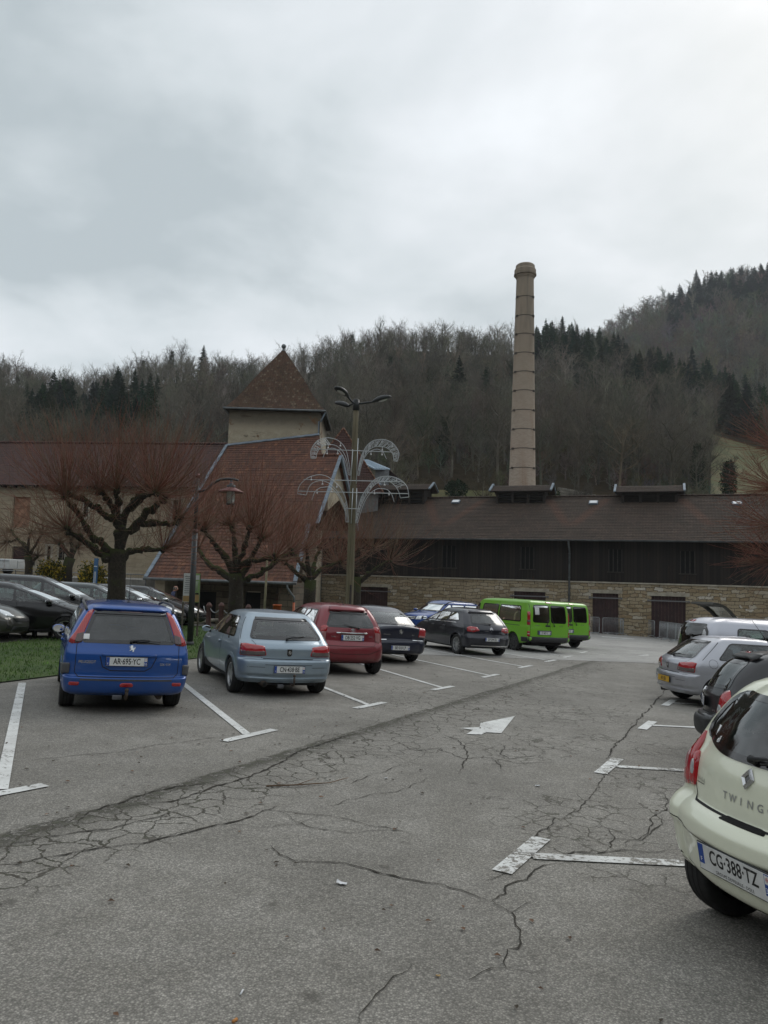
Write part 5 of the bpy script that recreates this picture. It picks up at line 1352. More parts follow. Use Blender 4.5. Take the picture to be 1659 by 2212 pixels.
for px, wd in CR:
 wp = [G(*q) for q in px]
 pts = [wp[0]]
 for a, b_ in zip(wp, wp[1:]):
  seg = (b_ - a).length; k = max(2, int(seg / .05)); d = (b_ - a) / k; nrm = Vector((-d.y, d.x, 0)).normalized()
  off = 0
  for i in range(1, k + 1):
   off = off * .75 + rng.gauss(0, .014); e = 1 - abs(2 * i / k - 1) * .6
   pts.append(a + d * i + nrm * off * e)
 n = len(pts); o = len(vs)
 for i, q in enumerate(pts):
  d = (pts[min(n - 1, i + 1)] - pts[max(0, i - 1)]); d.z = 0
  nr_ = Vector((-d.y, d.x, 0)).normalized() if d.length > 0 else Vector((1, 0, 0))
  w_ = wd * rng.uniform(.35, 1.25) * min(1, .25 + min(i, n - 1 - i) / 12)
  for s_ in (-1, 1): r_ = q + nr_ * w_ * s_ * rng.uniform(.4, 1.1); vs.append((r_.x, r_.y, gz(r_.x, r_.y) + .0065))
 fs += [(o + 2 * i, o + 2 * i + 1, o + 2 * i + 3, o + 2 * i + 2) for i in range(n - 1)]
tag(mesh_obj('ground_cracks', vs, fs, ['crack']), kind='structure')
# ------------------------------------------------------------------ building materials
def uvnode(t): return t.new('ShaderNodeTexCoord').outputs['UV']
def brickn(t, vec, w_, h_, mortar, off=0.5, smooth=0.1):
 n = t.new('ShaderNodeTexBrick'); t.set(n.inputs['Vector'], vec); n.offset = off
 n.inputs['Color1'].default_value = (0, 0, 0, 1); n.inputs['Color2'].default_value = (1, 1, 1, 1); n.inputs['Mortar'].default_value = (0, 0, 0, 1)
 n.inputs['Scale'].default_value = 1.0; n.inputs['Mortar Size'].default_value = mortar; n.inputs['Mortar Smooth'].default_value = smooth
 n.inputs['Brick Width'].default_value = w_; n.inputs['Row Height'].default_value = h_; n.inputs['Bias'].default_value = 0.0
 return n.outputs['Color'], n.outputs['Fac']
def masonry(name, palette, mortar, w_=.5, h_=.21, dist=.10, msize=.018, dirt=.3):
 m, t, b = mat(name); uv = uvnode(t)
 nz = t.vmath('SUBTRACT', t.noise(uv, 1.6, 4, 0.6)[1], (0.5, 0.5, 0.5)); sc = t.new('ShaderNodeVectorMath', operation='SCALE'); t.set(sc.inputs[0], nz); sc.inputs['Scale'].default_value = dist * 2
 q = t.vmath('ADD', uv, sc.outputs[0])
 c1, f1 = brickn(t, q, w_, h_, msize, .43, .25)
 q2 = t.vmath('ADD', q, (3.17, 0.0, 0)); c2, f2 = brickn(t, q2, w_ * 1.6, h_ * 1.0, msize, .37, .25)
 sel = t.sm(t.noise(uv, .9, 2, .5)[0], .49, .51)
 cv = t.mix(sel, c1, c2); f = t.mix(sel, f1, f2)
 fn, _ = t.noise(uv, 9, 6, .7)
 k = len(palette)
 base = t.ramp(cv, [(i / (k - 1), c) for i, c in enumerate(palette)])
 base = t.mix(t.sm(fn, .25, .8, 0, .5), base, tuple(x * .55 for x in palette[0]))
 big, _ = t.noise(uv, .35, 4, .6)
 base = t.mix(t.sm(big, .45, .7, 0, dirt), base, (.09, .08, .06))
 t.set(b.inputs['Base Color'], t.mix(f, base, mortar)); b.inputs['Roughness'].default_value = .92
 h = t.math('ADD', t.math('MULTIPLY', t.math('SUBTRACT', 1.0, f), 1.0), t.math('MULTIPLY', fn, .5))
 t.set(b.inputs['Normal'], t.bump(h, .9, .03)); M[name] = m
masonry('rubble_stone', [(.22, .165, .095), (.33, .26, .16), (.38, .31, .20), (.28, .20, .11), (.44, .37, .26), (.36, .29, .18), (.62, .58, .50)], (.095, .078, .055),   .50, .23, .20)
masonry('ashlar_dark', [(.10, .08, .055), (.14, .11, .075), (.18, .145, .10)], (.05, .042, .03), .7, .32, .04)
masonry('pale_stone', [(.33, .27, .185), (.38, .315, .22), (.42, .35, .25)], (.26, .215, .15), .8, .32, .04, .012, .25)
def tiles(name, cols, w_=.2, h_=.33, moss=.25, mosscol=(.055, .055, .022), bump=.7, streak=None):
 m, t, b = mat(name); uv = uvnode(t)
 nz = t.vmath('SUBTRACT', t.noise(uv, 2.2, 3, .6)[1], (.5, .5, .5)); sc = t.new('ShaderNodeVectorMath', operation='SCALE'); t.set(sc.inputs[0], nz); sc.inputs['Scale'].default_value = .03
 q = t.vmath('ADD', uv, sc.outputs[0])
 cv, f = brickn(t, q, w_, h_, .008, .5, .2)
 k = len(cols); base = t.ramp(cv, [(i / (k - 1), c) for i, c in enumerate(cols)])
 n1, _ = t.noise(uv, .5, 5, .65); n2, _ = t.noise(uv, 7, 5, .7)
 base = t.mix(t.sm(n1, .42, .72, 0, .55), base, tuple(x * .6 for x in cols[0]))
 base = t.mix(t.math('MULTIPLY', t.sm(n2, .48, .66), t.math('MULTIPLY', t.sm(n1, .35, .6), moss)), base, mosscol)
 if streak:
  sx = t.new('ShaderNodeSeparateXYZ'); t.set(sx.inputs[0], uv)
  for (s0, t0, t1, wd, sl, amt, colr) in streak:
   cx = t.math('ADD', s0, t.math('MULTIPLY', t.math('SUBTRACT', t1, sx.outputs[1]), sl))
   dd = t.math('ABSOLUTE', t.math('SUBTRACT', t.math('ADD', sx.outputs[0], t.math('MULTIPLY', n2, .5)), cx))
   mk = t.math('MULTIPLY', t.sm(dd, wd, 0.1), t.math('MULTIPLY', t.sm(sx.outputs[1], t0, t0 + 1.5), t.sm(sx.outputs[1], t1, t1 - .4)))
   base = t.mix(t.math('MULTIPLY', mk, amt), base, colr)
 t.set(b.inputs['Base Color'], t.mix(f, base, tuple(x * .35 for x in cols[0]))); b.inputs['Roughness'].default_value = .88
 wv = t.new('ShaderNodeTexWave', wave_type='BANDS', bands_direction='X'); wv.inputs['Scale'].default_value = 1 / w_ / 3.1416 * 3.1416 / 3.1416; t.set(wv.inputs['Vector'], q)
 h = t.math('ADD', t.math('MULTIPLY', wv.outputs[1], .6), t.math('ADD', t.math('MULTIPLY', cv, .5), t.math('MULTIPLY', n2, .6)))
 t.set(b.inputs['Normal'], t.bump(h, bump, .02)); M[name] = m
tiles('red_tiles', [(.082, .037, .025), (.12, .050, .031), (.155, .064, .037), (.10, .045, .031), (.21, .09, .048)], .22, .33, .2)
tiles('tower_tiles', [(.058, .032, .020), (.082, .042, .025), (.105, .055, .032), (.07, .038, .024), (.16, .12, .075)], .17, .16, .6, (.10, .075, .022))
tiles('maroon_tiles', [(.060, .028, .024), (.075, .034, .028), (.09, .040, .032)], .2, .2, .3)
m, t, b = mat('tower_plaster'); uv = uvnode(t); n1, _ = t.noise(uv, .45, 6, .65); n2, _ = t.noise(uv, 2.5, 6, .7)
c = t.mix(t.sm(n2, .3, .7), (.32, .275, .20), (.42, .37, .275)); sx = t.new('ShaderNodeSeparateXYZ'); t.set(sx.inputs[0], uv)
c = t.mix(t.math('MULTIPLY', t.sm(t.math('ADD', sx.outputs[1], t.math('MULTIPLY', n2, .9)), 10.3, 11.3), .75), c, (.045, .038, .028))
c = t.mix(t.math('MULTIPLY', t.sm(n1, .57, .61), t.sm(n2, .40, .5)), c, (.15, .085, .045))
c = t.mix(t.math('MULTIPLY', t.sm(t.noise(t.scale(uv, .35, 1.3, 1), 1.1, 5, .7)[0], .60, .66), .8), c, (.075, .055, .038))
t.set(b.inputs['Base Color'], c); b.inputs['Roughness'].default_value = .95; t.set(b.inputs['Normal'], t.bump(n2, .8, .05)); M['tower_plaster'] = m
m, t, b = mat('black_boards'); uv = uvnode(t); cv, f = brickn(t, uv, .20, 40, .006, 0); n1, _ = t.noise(t.scale(uv, 1, .22, 1), 1.3, 6, .7); n2, _ = t.noise(t.scale(uv, 6, .35, 1), 1.5, 6, .75)
c = t.mix(cv, (.019, .0165, .0155), (.034, .028, .024)); c = t.mix(t.math('MULTIPLY', t.sm(n1, .53, .72), t.sm(n2, .45, .65)), c, (.085, .042, .024))
sx = t.new('ShaderNodeSeparateXYZ'); t.set(sx.inputs[0], uv); c = t.mix(t.math('MULTIPLY', t.sm(t.math('SUBTRACT', sx.outputs[1], t.math('MULTIPLY', n2, 1.6)), -.3, -.75), .55), c, (.085, .078, .068))
t.set(b.inputs['Base Color'], t.mix(f, c, (.004, .004, .004))); b.inputs['Roughness'].default_value = .9; b.inputs['Specular IOR Level'].default_value = .2; t.set(b.inputs['Normal'], t.bump(n2, .5, .01)); M['black_boards'] = m
def bricks(name):
 m, t, b = mat(name); uv = uvnode(t); cv, f = brickn(t, uv, .24, .085, .012, .5, .2)
 n1, _ = t.noise(uv, .25, 5, .6); n2, _ = t.noise(t.scale(uv, 1.2, .12, 1), 1.2, 5, .6)
 c = t.ramp(cv, [(0, (.33, .262, .205)), (.5, (.40, .32, .25)), (1, (.47, .385, .305))])
 c = t.mix(t.sm(n1, .35, .65, 0, .5), c, (.42, .30, .23)); c = t.mix(t.math('MULTIPLY', t.sm(n2, .5, .68), .55), c, (.27, .14, .075))
 sx = t.new('ShaderNodeSeparateXYZ'); t.set(sx.inputs[0], uv); c = t.mix(t.math('MULTIPLY', t.sm(sx.outputs[1], 12, 30), .8), c, (.215, .165, .105)); c = t.mix(t.math('MULTIPLY', t.sm(n2, .40, .62), t.sm(sx.outputs[1], 22, 31)), c, (.10, .08, .055))
 t.set(b.inputs['Base Color'], t.mix(f, c, (.42, .37, .31))); b.inputs['Roughness'].default_value = .9; t.set(b.inputs['Normal'], t.bump(t.math('SUBTRACT', cv, f), .5, .01)); M[name] = m
bricks('pink_brick')
M['zinc'] = simple('zinc', (.17, .21, .25), .6, .2, var=.25, vscale=1.5)
M['zinc_dark'] = simple('zinc_dark', (.14, .155, .16), .55, .4, var=.3, vscale=2)
M['window_timber'] = simple('window_timber', (.034, .029, .025), .9, var=.3, vscale=4)
M['old_timber'] = simple('old_timber', (.022, .017, .013), .9, var=.5, vscale=3)
M['grey_timber'] = simple('grey_timber', (.10, .085, .066), .9, var=.4, vscale=4)
M['door_red'] = simple('door_red', (.036, .016, .015), .8, var=.35, vscale=2)
M['steel_bar'] = simple('steel_bar', (.17, .17, .175), .5, .6)
M['void'] = simple('void', (.004, .004, .004), .95)
M['skylight'] = simple('skylight', (.55, .57, .58), .15, .3, 1.0)
M['plaster_cream'] = simple('plaster_cream', (.36, .31, .225), .95, var=.25, vscale=1.2)
M['concrete'] = simple('concrete', (.23, .22, .20), .95, var=.25, vscale=1.5)
M['iron_band'] = simple('iron_band', (.085, .072, .06), .7, .4)
M['grey_wall'] = simple('grey_wall', (.16, .17, .175), .9, var=.2)
M['dark_glass'] = simple('dark_glass', (.012, .014, .016), .12, coat=.3)
M['brick_infill'] = simple('brick_infill', (.28, .155, .10), .95, var=.3, vscale=3)
M['lintel'] = simple('lintel', (.33, .30, .24), .95, var=.25, vscale=2)
# ------------------------------------------------------------------ building helpers
def add_uv(o, fn):
 me = o.data; ul = me.uv_layers.new(name='UVMap'); co = [v.co for v in me.vertices]
 for lp in me.loops: ul.data[lp.index].uv = fn(co[lp.vertex_index])
 return o
class Wall:
 """an upright plane: O on the ground plan, r to the viewer's right, k into the building"""
 def __init__(s, O, r): s.O = Vector((O[0], O[1], 0)); s.r = Vector((r[0], r[1], 0)).normalized(); s.k = Vector((-s.r.y, s.r.x, 0))
 def P(s, a, z, d=0.0): return s.O + s.r * a + s.k * d + Vector((0, 0, z))
 def px(s, x, y, d=0.0):
  q = ray(x, y); o = Vector((0, 0, CZ)); k = ((s.O + s.k * d) - o).dot(s.k) / q.dot(s.k); p = o + q * k
  return (p - s.O).dot(s.r), p.z
 def T(s, a=0, z=0, d=0):
  p = s.P(a, z, d); return Matrix(((s.r.x, s.k.x, 0, p.x), (s.r.y, s.k.y, 0, p.y), (0, 0, 1, p.z), (0, 0, 0, 1)))
 def uv(s, v): return ((v - s.O).dot(s.r) + (v - s.O).dot(s.k) * .999, v.z)
 def slab(s, name, a0, a1, z0, z1, m, parent, d0=0.0, d1=.4, openings=()):
  """wall with rectangular openings (a0,a1,z0,z1), real reveals"""
  A = sorted({a0, a1, *[v for o in openings for v in o[:2]]}); Z = sorted({z0, z1, *[v for o in openings for v in o[2:]]})
  A = [v for v in A if a0 <= v <= a1]; Z = [v for v in Z if z0 <= v <= z1]
  mb = MB(); solid = {}
  for i in range(len(A) - 1):
   for j in range(len(Z) - 1):
    c = ((A[i] + A[i + 1]) / 2, (Z[j] + Z[j + 1]) / 2)
    solid[i, j] = not any(o[0] < c[0] < o[1] and o[2] < c[1] < o[3] for o in openings)
  q = lambda a, z, d: s.P(a, z, d)
  for (i, j), ok in solid.items():
   if not ok: continue
   l, r_, b_, t_ = A[i], A[i + 1], Z[j], Z[j + 1]
   mb.add([q(l, b_, d0), q(r_, b_, d0), q(r_, t_, d0), q(l, t_, d0)], [(0, 1, 2, 3)])
   mb.add([q(l, b_, d1), q(r_, b_, d1), q(r_, t_, d1), q(l, t_, d1)], [(3, 2, 1, 0)])
   for (di, dj, e) in ((-1, 0, ((l, b_), (l, t_))), (1, 0, ((r_, b_), (r_, t_))), (0, -1, ((l, b_), (r_, b_))), (0, 1, ((l, t_), (r_, t_)))):
    if not solid.get((i + di, j + dj), False):
     (x0, y0), (x1, y1) = e; mb.add([q(x0, y0, d0), q(x1, y1, d0), q(x1, y1, d1), q(x0, y0, d1)], [(0, 1, 2, 3)])
  o = mb.build(name, [m], parent); return add_uv(o, s.uv)
def tiled(name, O, S, T, tl, left, right, course, m, parent, t0=0.0, step=.035, thick=.10, uvo=0.0):
 """courses of tiles: each a strip whose lower edge stands proud of the one below"""
 N = S.cross(T).normalized(); mb = MB(); uvs = []
 k = int(round((tl - t0) / course)); cs = (tl - t0) / k
 f = lambda L, t_: float(np.interp(t_, [p[0] for p in L], [p[1] for p in L])) if hasattr(L, '__len__') else L
 for i in range(k):
  a = t0 + i * cs; b_ = a + cs
  am, bm_ = a + 1e-4, b_ - 1e-4
  l0, r0, l1, r1 = f(left, am), f(right, am), f(left, bm_), f(right, bm_)
  if r0 - l0 < .02 and r1 - l1 < .02: continue
  n = max(1, int(max(r0 - l0, r1 - l1) / 1.2)); vs = []; uu = []
  for j in range(n + 1):
   w0 = l0 + (r0 - l0) * j / n; w1 = l1 + (r1 - l1) * j / n; jt = rng.uniform(-.006, .006) if 0 < j < n else 0
   vs += [O + S * w0 + T * a + N * (step * .25), O + S * w0 + T * (a - .03) + N * (step + jt), O + S * w1 + T * b_ + N * (step * .25 + jt * .3)]
   uu += [(w0 + uvo, a), (w0 + uvo, a + .005), (w1 + uvo, b_ - .005)]
  fs = []
  for j in range(n):
   o = 3 * j; fs += [(o, o + 3, o + 4, o + 1), (o + 1, o + 4, o + 5, o + 2)]
  mb.add(vs, fs); uvs += uu
 # underside and edges
 pts = [p[0] for p in left] if hasattr(left, '__len__') else [t0, tl]
 tt = sorted(set([t0, tl] + [p for p in pts if t0 < p < tl] + ([p[0] for p in right if t0 < p[0] < tl] if hasattr(right, '__len__') else [])))
 for a, b_ in zip(tt, tt[1:]):
  q = [f(left, a + 1e-4), f(right, a + 1e-4), f(right, b_ - 1e-4), f(left, b_ - 1e-4)]
  lo = [O + S * q[0] + T * a - N * thick, O + S * q[1] + T * a - N * thick, O + S * q[2] + T * b_ - N * thick, O + S * q[3] + T * b_ - N * thick]
  hi = [O + S * q[0] + T * a, O + S * q[1] + T * a, O + S * q[2] + T * b_, O + S * q[3] + T * b_]
  mb.add(lo + hi, [(3, 2, 1, 0), (0, 1, 5, 4), (1, 2, 6, 5), (3, 0, 4, 7)]); uvs += [(q[0], a), (q[1], a), (q[2], b_), (q[3], b_)] * 2
 o = mb.build(name, [m], parent); ul = o.data.uv_layers.new(name='UVMap')
 for lp in o.data.loops: ul.data[lp.index].uv = uvs[lp.vertex_index]
 return o
# ------------------------------------------------------------------ the long shed
BW = Wall(at(1310, 1366, 51).xy, (.937, -.349))
bz = BW.px(1310, 1366)[1]
b_l, b_r = -31.0, 24.0
top = BW.px(1310, 1259.5)[1]
def trap(a): return top
shed = empty('timber_shed', 'long black boarded shed on a stone wall, brown tiled roof with louvred vents', 'building', Matrix.Translation(BW.P(0, bz)))
shed.matrix_world = Matrix.Identity(4)
doors_px = [(778, 838, 1267, 1330), (652, 683, 1268, 1330), (1110, 1178, 1277, 1345), (1280, 1336, 1281, 1368), (1407, 1481, 1287, 1371)]
ops = []
for (x0, x1, y0, y1) in doors_px:
 a0, z1 = BW.px(x0, y0); a1, _ = BW.px(x1, y0); ops.append((a0, a1, bz - 1.0, z1))
BW.slab('stone_wall', b_l, b_r, bz - 1.6, top, 'rubble_stone', shed, 0, .5, ops)
for (a0, a1, z0, z1) in ops:
 mb = MB(); n = max(3, int((a1 - a0) / .19)); w_ = (a1 - a0) / n
 for i in range(n): mb.box((a0 + w_ * (i + .5), .17 + rng.uniform(-.006, .006), (z0 + z1) / 2), (w_ - .008, .05, z1 - z0), 0, BW.T())
 d = mb.build('door', ['door_red'], shed)
 mb = MB(); zz = z1 - .30; mb.box(((a0 + a1) / 2, -.06, zz), (a1 - a0 + .5, .04, .075), 0, BW.T())
 for a in (a0 - .2, a1 + .2): mb.box((a, -.02, zz), (.06, .10, .14), 0, BW.T())
 mb.build('locking_bar', ['steel_bar'], d)
 mb = MB(); mb.box(((a0 + a1) / 2, .012, z1 + .12), (a1 - a0 + .5, .05, .235), 0, BW.T()); mb.build('lintel', ['lintel'], shed)
mb = MB(); mb.box(((b_l + b_r) / 2, .17, top + .03), (b_r - b_l, .50, .10), 0, BW.T(), bev=.02); add_uv(mb.build('wall_coping', ['lintel'], shed), BW.uv)
ez = BW.px(1310, 1166.5, -.65)[1]
win_px = [(954, 984, 1178, 1226), (1124, 1153, 1181, 1229), (1314, 1344, 1186, 1235), (1469, 1502, 1190, 1239)]
wo = []
for (x0, x1, y0, y1) in win_px:
 a0, z1 = BW.px(x0, y0); a1, z0 = BW.px(x1, y1); wo.append((a0, a1, z0, z1))
BW.slab('boarded_wall', b_l, b_r, top + .06, ez + .35, 'black_boards', shed, .10, .22, wo)
for (a0, a1, z0, z1) in wo:
 mb = MB(); T = BW.T()
 mb.box(((a0 + a1) / 2, .20, (z0 + z1) / 2), (a1 - a0, .02, z1 - z0), 1, T)
 for k in range(4): mb.box((a0 + .03 + (a1 - a0 - .06) * k / 3, .13, (z0 + z1) / 2), (.06, .06, z1 - z0), 0, T)
 mb.box(((a0 + a1) / 2, .08, z0 - .04), (a1 - a0 + .16, .12, .07), 0, T)
 mb.build('window', ['window_timber', 'void'], shed)
 for k in range(3): mb = MB(); mb.box(((a0 + a1) / 2 + (k - 1) * .3, .085, (top + z0) / 2), (.025, .02, z0 - top - .3), 0, T); mb.build('batten', ['old_timber'], shed)
rr = 6.0; th = math.atan2(3.52, rr)
tl = math.hypot(rr, rr * math.tan(th)); RO = BW.P(0, ez, -.65); RT = (BW.k * math.cos(th) + Vector((0, 0, math.sin(th))))
mons = [(815, 942, 1046), (1060, 1200, 1048), (1325, 1483, 1049)]
def ridge_a(x): return BW.px(x, 1062, rr - .65)[0]
st = []
for (x0, x1, y) in mons:
 a0, a1 = ridge_a(x0 + 6), ridge_a(x1 - 10)
 st += [(a0 - .3, 1.5, tl - .2, .55, -.45, .5, (.12, .052, .030)), (a1 + .1, 1.5, tl - .2, .55, .40, .5, (.12, .052, .030))]
tiles('shed_tiles', [(.044, .028, .020), (.056, .036, .025), (.070, .045, .031), (.050, .033, .024), (.082, .056, .040)], .2, .24, .5, (.040, .042, .020), .7, st)
tiled('roof', RO, BW.r, RT, tl, b_l - .3, b_r + .3, .24, 'shed_tiles', shed)
RB = BW.P(0, ez, -.65 + 2 * rr); BT = (-BW.k * math.cos(th) + Vector((0, 0, math.sin(th))))
tiled('rear_roof', RB, -BW.r, BT, tl, -b_r - .3, -b_l + .3, .24, 'shed_tiles', shed)
rz = ez + rr * math.tan(th)
mb = MB()
a = b_l - .3
while a < b_r + .3:
 mb.tube([BW.P(a, rz + .045, rr - .65), BW.P(a + .40, rz + .06, rr - .65)], .085, 8, 0, cap=True); a += .37
o = mb.build('ridge_tiles', ['shed_tiles'], shed); add_uv(o, BW.uv)
mb = MB()
prof = [(math.cos(q) * .085, math.sin(q) * .085) for q in np.linspace(math.pi, 2 * math.pi, 9)]
vs = []; n = 2
for a in (b_l - .35, b_r + .35):
 for (u, v) in prof: vs.append(BW.P(a, ez + .0 + v, -.65 - .09 + u))
mb.add(vs, [(i, i + 1, 9 + i + 1, 9 + i) for i in range(8)], 0, True);
vs2 = [v + (BW.P(0, 0, -.65 - .09) - BW.P(0, 0, 0)) * 0 for v in vs]
mb.build('gutter', ['zinc_dark'], shed)
def dpipe(parent, Wl, x, ytop, yb, d=-.08, r_=.06, m='zinc_dark', zt=None):
 a, _ = Wl.px(x, (ytop + yb) / 2, d); _, z0 = Wl.px(x, yb, d)
 mb = MB(); mb.tube([Wl.P(a, ez - .05, -.70), Wl.P(a, ez - .25, -.68), Wl.P(a, ez - .75, d), Wl.P(a, z0, d)], r_, 10, 0)
 for z in np.arange(z0 + .6, ez - .9, 1.6): mb.tube([Wl.P(a, z, d), Wl.P(a, z + .05, d)], r_ + .015, 10, 0)
 return mb.build('downpipe', [m], parent)
dpipe(shed, BW, 1229.5, 1170, 1372); dpipe(shed, BW, 692, 1240, 1335)
for (x0, x1, y) in mons:
 a0, a1 = ridge_a(x0 + 5), ridge_a(x1 - 5); zt = BW.px((x0 + x1) / 2, y, rr - .65)[1]
 ow = .55; L_ = a1 - a0; hw = 1.05; ph = .55
 vent = MB(); T = BW.T(0, 0, rr - .65)
 zb = rz - hw * math.tan(th)
 # the body, with louvred openings on the long sides
 for sd in (-1, 1):
  vent.box(((a0 + a1) / 2, sd * (hw - .22), (zb + zt - ph) / 2), (L_ - 2 * ow + .2, .04, zt - ph - zb), 1, T)
  for k in range(4):
   aa = a0 + ow + (L_ - 2 * ow) * k / 3; vent.box((aa, sd * (hw - .12), (zb + zt - ph) / 2), (.16, .16, zt - ph - zb), 0, T)
  vent.box(((a0 + a1) / 2, sd * (hw - .12), zt - ph - .10), (L_ - 2 * ow, .12, .24), 0, T)
 for sd in (0, 1):
  aa = a0 + ow if sd == 0 else a1 - ow
  vent.prism([(-hw + .1, zb), (hw - .1, zb), (hw - .1, zt - ph), (0, zt - .1), (-hw + .1, zt - ph)], .12, 0, T @ Matrix.Translation((aa - .06, 0, 0)) @ Matrix(((0, 0, 1, 0), (1, 0, 0, 0), (0, 1, 0, 0), (0, 0, 0, 1))))
 vo = vent.build('roof_vent', ['old_timber', 'void'], shed)
 for sd in (-1, 1):
  lv = MB()
  for k in range(3):
   for z in np.linspace(zb + .12, zt - ph - .30, 4):
    c = a0 + ow + (L_ - 2 * ow) * (k + .5) / 3
    lv.box((0, 0, 0), ((L_ - 2 * ow) / 3 - .18, .16, .022), 0, T @ Matrix.Translation((c, sd * (hw - .12), z)) @ Matrix.Rotation(R(38) * sd, 4, 'X'))
  lv.build('louvres', ['old_timber'], vo)
 pt = math.atan2(ph, hw + .15);
 for sd in (-1, 1):
  kk = BW.k * sd; O_ = BW.P(0, zt - ph - .03, rr - .65) + kk * (hw + .15)
  Tv = (-kk * math.cos(pt) + Vector((0, 0, math.sin(pt)))); Sv = BW.r if sd < 0 else -BW.r
  l_, r_ = (a0, a1) if sd < 0 else (-a1, -a0)
  tiled('vent_roof', O_, Sv, Tv, math.hypot(hw + .15, ph), l_, r_, .2, 'shed_tiles', vo)
 vg = MB()
 for aa in (a0, a1):
  for sd in (-1, 1):
   p0 = BW.P(aa, zt - ph + .0, rr - .65) + BW.k * sd * (hw + .17); p1 = BW.P(aa, zt + .07, rr - .65)
   d = (p1 - p0); mid = (p0 + p1) / 2; q = Matrix.Translation(mid) @ Matrix((( BW.r.x, d.normalized().x, 0, 0), (BW.r.y, d.normalized().y, 0, 0), (0, d.normalized().z, 1, 0), (0, 0, 0, 1)))
   vg.box((0, 0, .02), (.16, d.length, .10), 0, q)
  vg.build('verge_flashing', ['zinc'], vo); vg = MB()
for (x, y) in ((985, 1086), (1282, 1088), (1592, 1090)):
 # a small rooflight lying in the slope
 q = ray(x, y); N_ = BW.r.cross(RT).normalized(); o = Vector((0, 0, CZ)); k = (RO - o).dot(N_) / q.dot(N_); p = o + q * k
 Tm = Matrix(((BW.r.x, RT.x, N_.x, p.x), (BW.r.y, RT.y, N_.y, p.y), (BW.r.z, RT.z, N_.z, p.z), (0, 0, 0, 1)))
 mb = MB(); mb.box((0, 0, .08), (.62, .50, .12), 0, Tm); mb.box((0, 0, .15), (.50, .40, .03), 1, Tm); mb.build('rooflight', ['zinc', 'skylight'], shed)
mb = MB(); T = BW.T(b_r, 0, 0)
for aa in (b_l, b_r): mb = MB(); mb.prism([(.1, top), (2 * rr - 1.3, top), (2 * rr - 1.3, ez + .3), (rr - .65, rz - .1), (.1, ez + .3)], .2, 0, BW.T(aa - .1, 0, 0) @ Matrix(((0, 0, 1, 0), (1, 0, 0, 0), (0, 1, 0, 0), (0, 0, 0, 1)))); add_uv(mb.build('gable_wall', ['black_boards'], shed), BW.uv)
BW.slab('rear_wall', b_l, b_r, bz - 1.5, ez + .3, 'rubble_stone', shed, 2 * rr - 1.6, 2 * rr - 1.3)
# ------------------------------------------------------------------ the brick chimney behind it
CY_ = 72.0; cb = at(1128, 1045, CY_); ct = at(1132.5, 573, CY_)
chim = empty('brick_chimney', 'tall tapering brick chimney with iron bands behind the shed', 'chimney', Matrix.Translation((cb.x, cb.y, -1)))
pxm = CY_ / F_
zt_ = ct.z; zb_ = cb.z; r_top = 18.6 * pxm; r_bot = 28.6 * pxm
rad = lambda z: r_top + (r_bot - r_top) * ((zt_ - z) / (zt_ - zb_)) ** 1.05 if z < zt_ else r_top
prof = [(rad(z), z) for z in np.linspace(-1, zt_ - 1.35, 40)]
mb = MB(); mb.lathe([(r_, z + 1) for r_, z in prof], 48, 0); o = mb.build('shaft', ['pink_brick'], chim)
def cyl_uv(v): return (math.atan2(v.y, v.x) * 1.0, v.z)
def uv_cyl(o):
 me = o.data; ul = me.uv_layers.new(name='UVMap')
 for p in me.polygons:
  an = [math.atan2(me.vertices[i].co.y, me.vertices[i].co.x) for i in p.vertices]
  if max(an) - min(an) > 3: an = [q + 2 * math.pi if q < 0 else q for q in an]
  for li, q, vi in zip(p.loop_indices, an, p.vertices): ul.data[li].uv = (q * 1.0, me.vertices[vi].co.z)
uv_cyl(o)
cap = MB(); z1 = zt_ + 1; rt = rad(zt_ - 1.3)
cap.lathe([(rt, z1 - 1.4), (rt + .05, z1 - 1.35), (rt + .05, z1 - 1.28), (rt + .10, z1 - 1.24), (rt + .10, z1 - 1.12), (rt + .17, z1 - 1.08), (rt + .17, z1 - .95), (rt + .20, z1 - .9), (rt + .21, z1 - .55), (rt + .16, z1 - .48), (rt + .10, z1 - .42), (rt + .08, z1 - .1), (rt - .02, z1), (rt - .3, z1), (rt - .32, z1 - 1.2)], 48, 0, smooth=False)
for k in range(36):
 an = 2 * math.pi * k / 36; cap.box(((rt + .19) * math.cos(an), (rt + .19) * math.sin(an), z1 - 1.0), (.11, .12, .13), 0, rz=an)
co = cap.build('corbelled_head', ['pink_brick'], chim); uv_cyl(co)
for y in (634, 675.5, 716, 757, 798, 839, 881.5, 923, 965, 1007):
 z = at(1130, y + 3, CY_ - 1.0).z; r_ = rad(z); mb = MB()
 mb.lathe([(r_ + .004, z + 1 - .035), (r_ + .02, z + 1 - .035), (r_ + .02, z + 1 + .035), (r_ + .004, z + 1 + .035)], 48, 0, smooth=False)
 for an in (R(-150), R(-40), R(80)): mb.box(((r_ + .05) * math.cos(an), (r_ + .05) * math.sin(an), z + 1), (.12, .22, .17), 0, rz=an)
 mb.build('iron_band', ['iron_band'], chim)
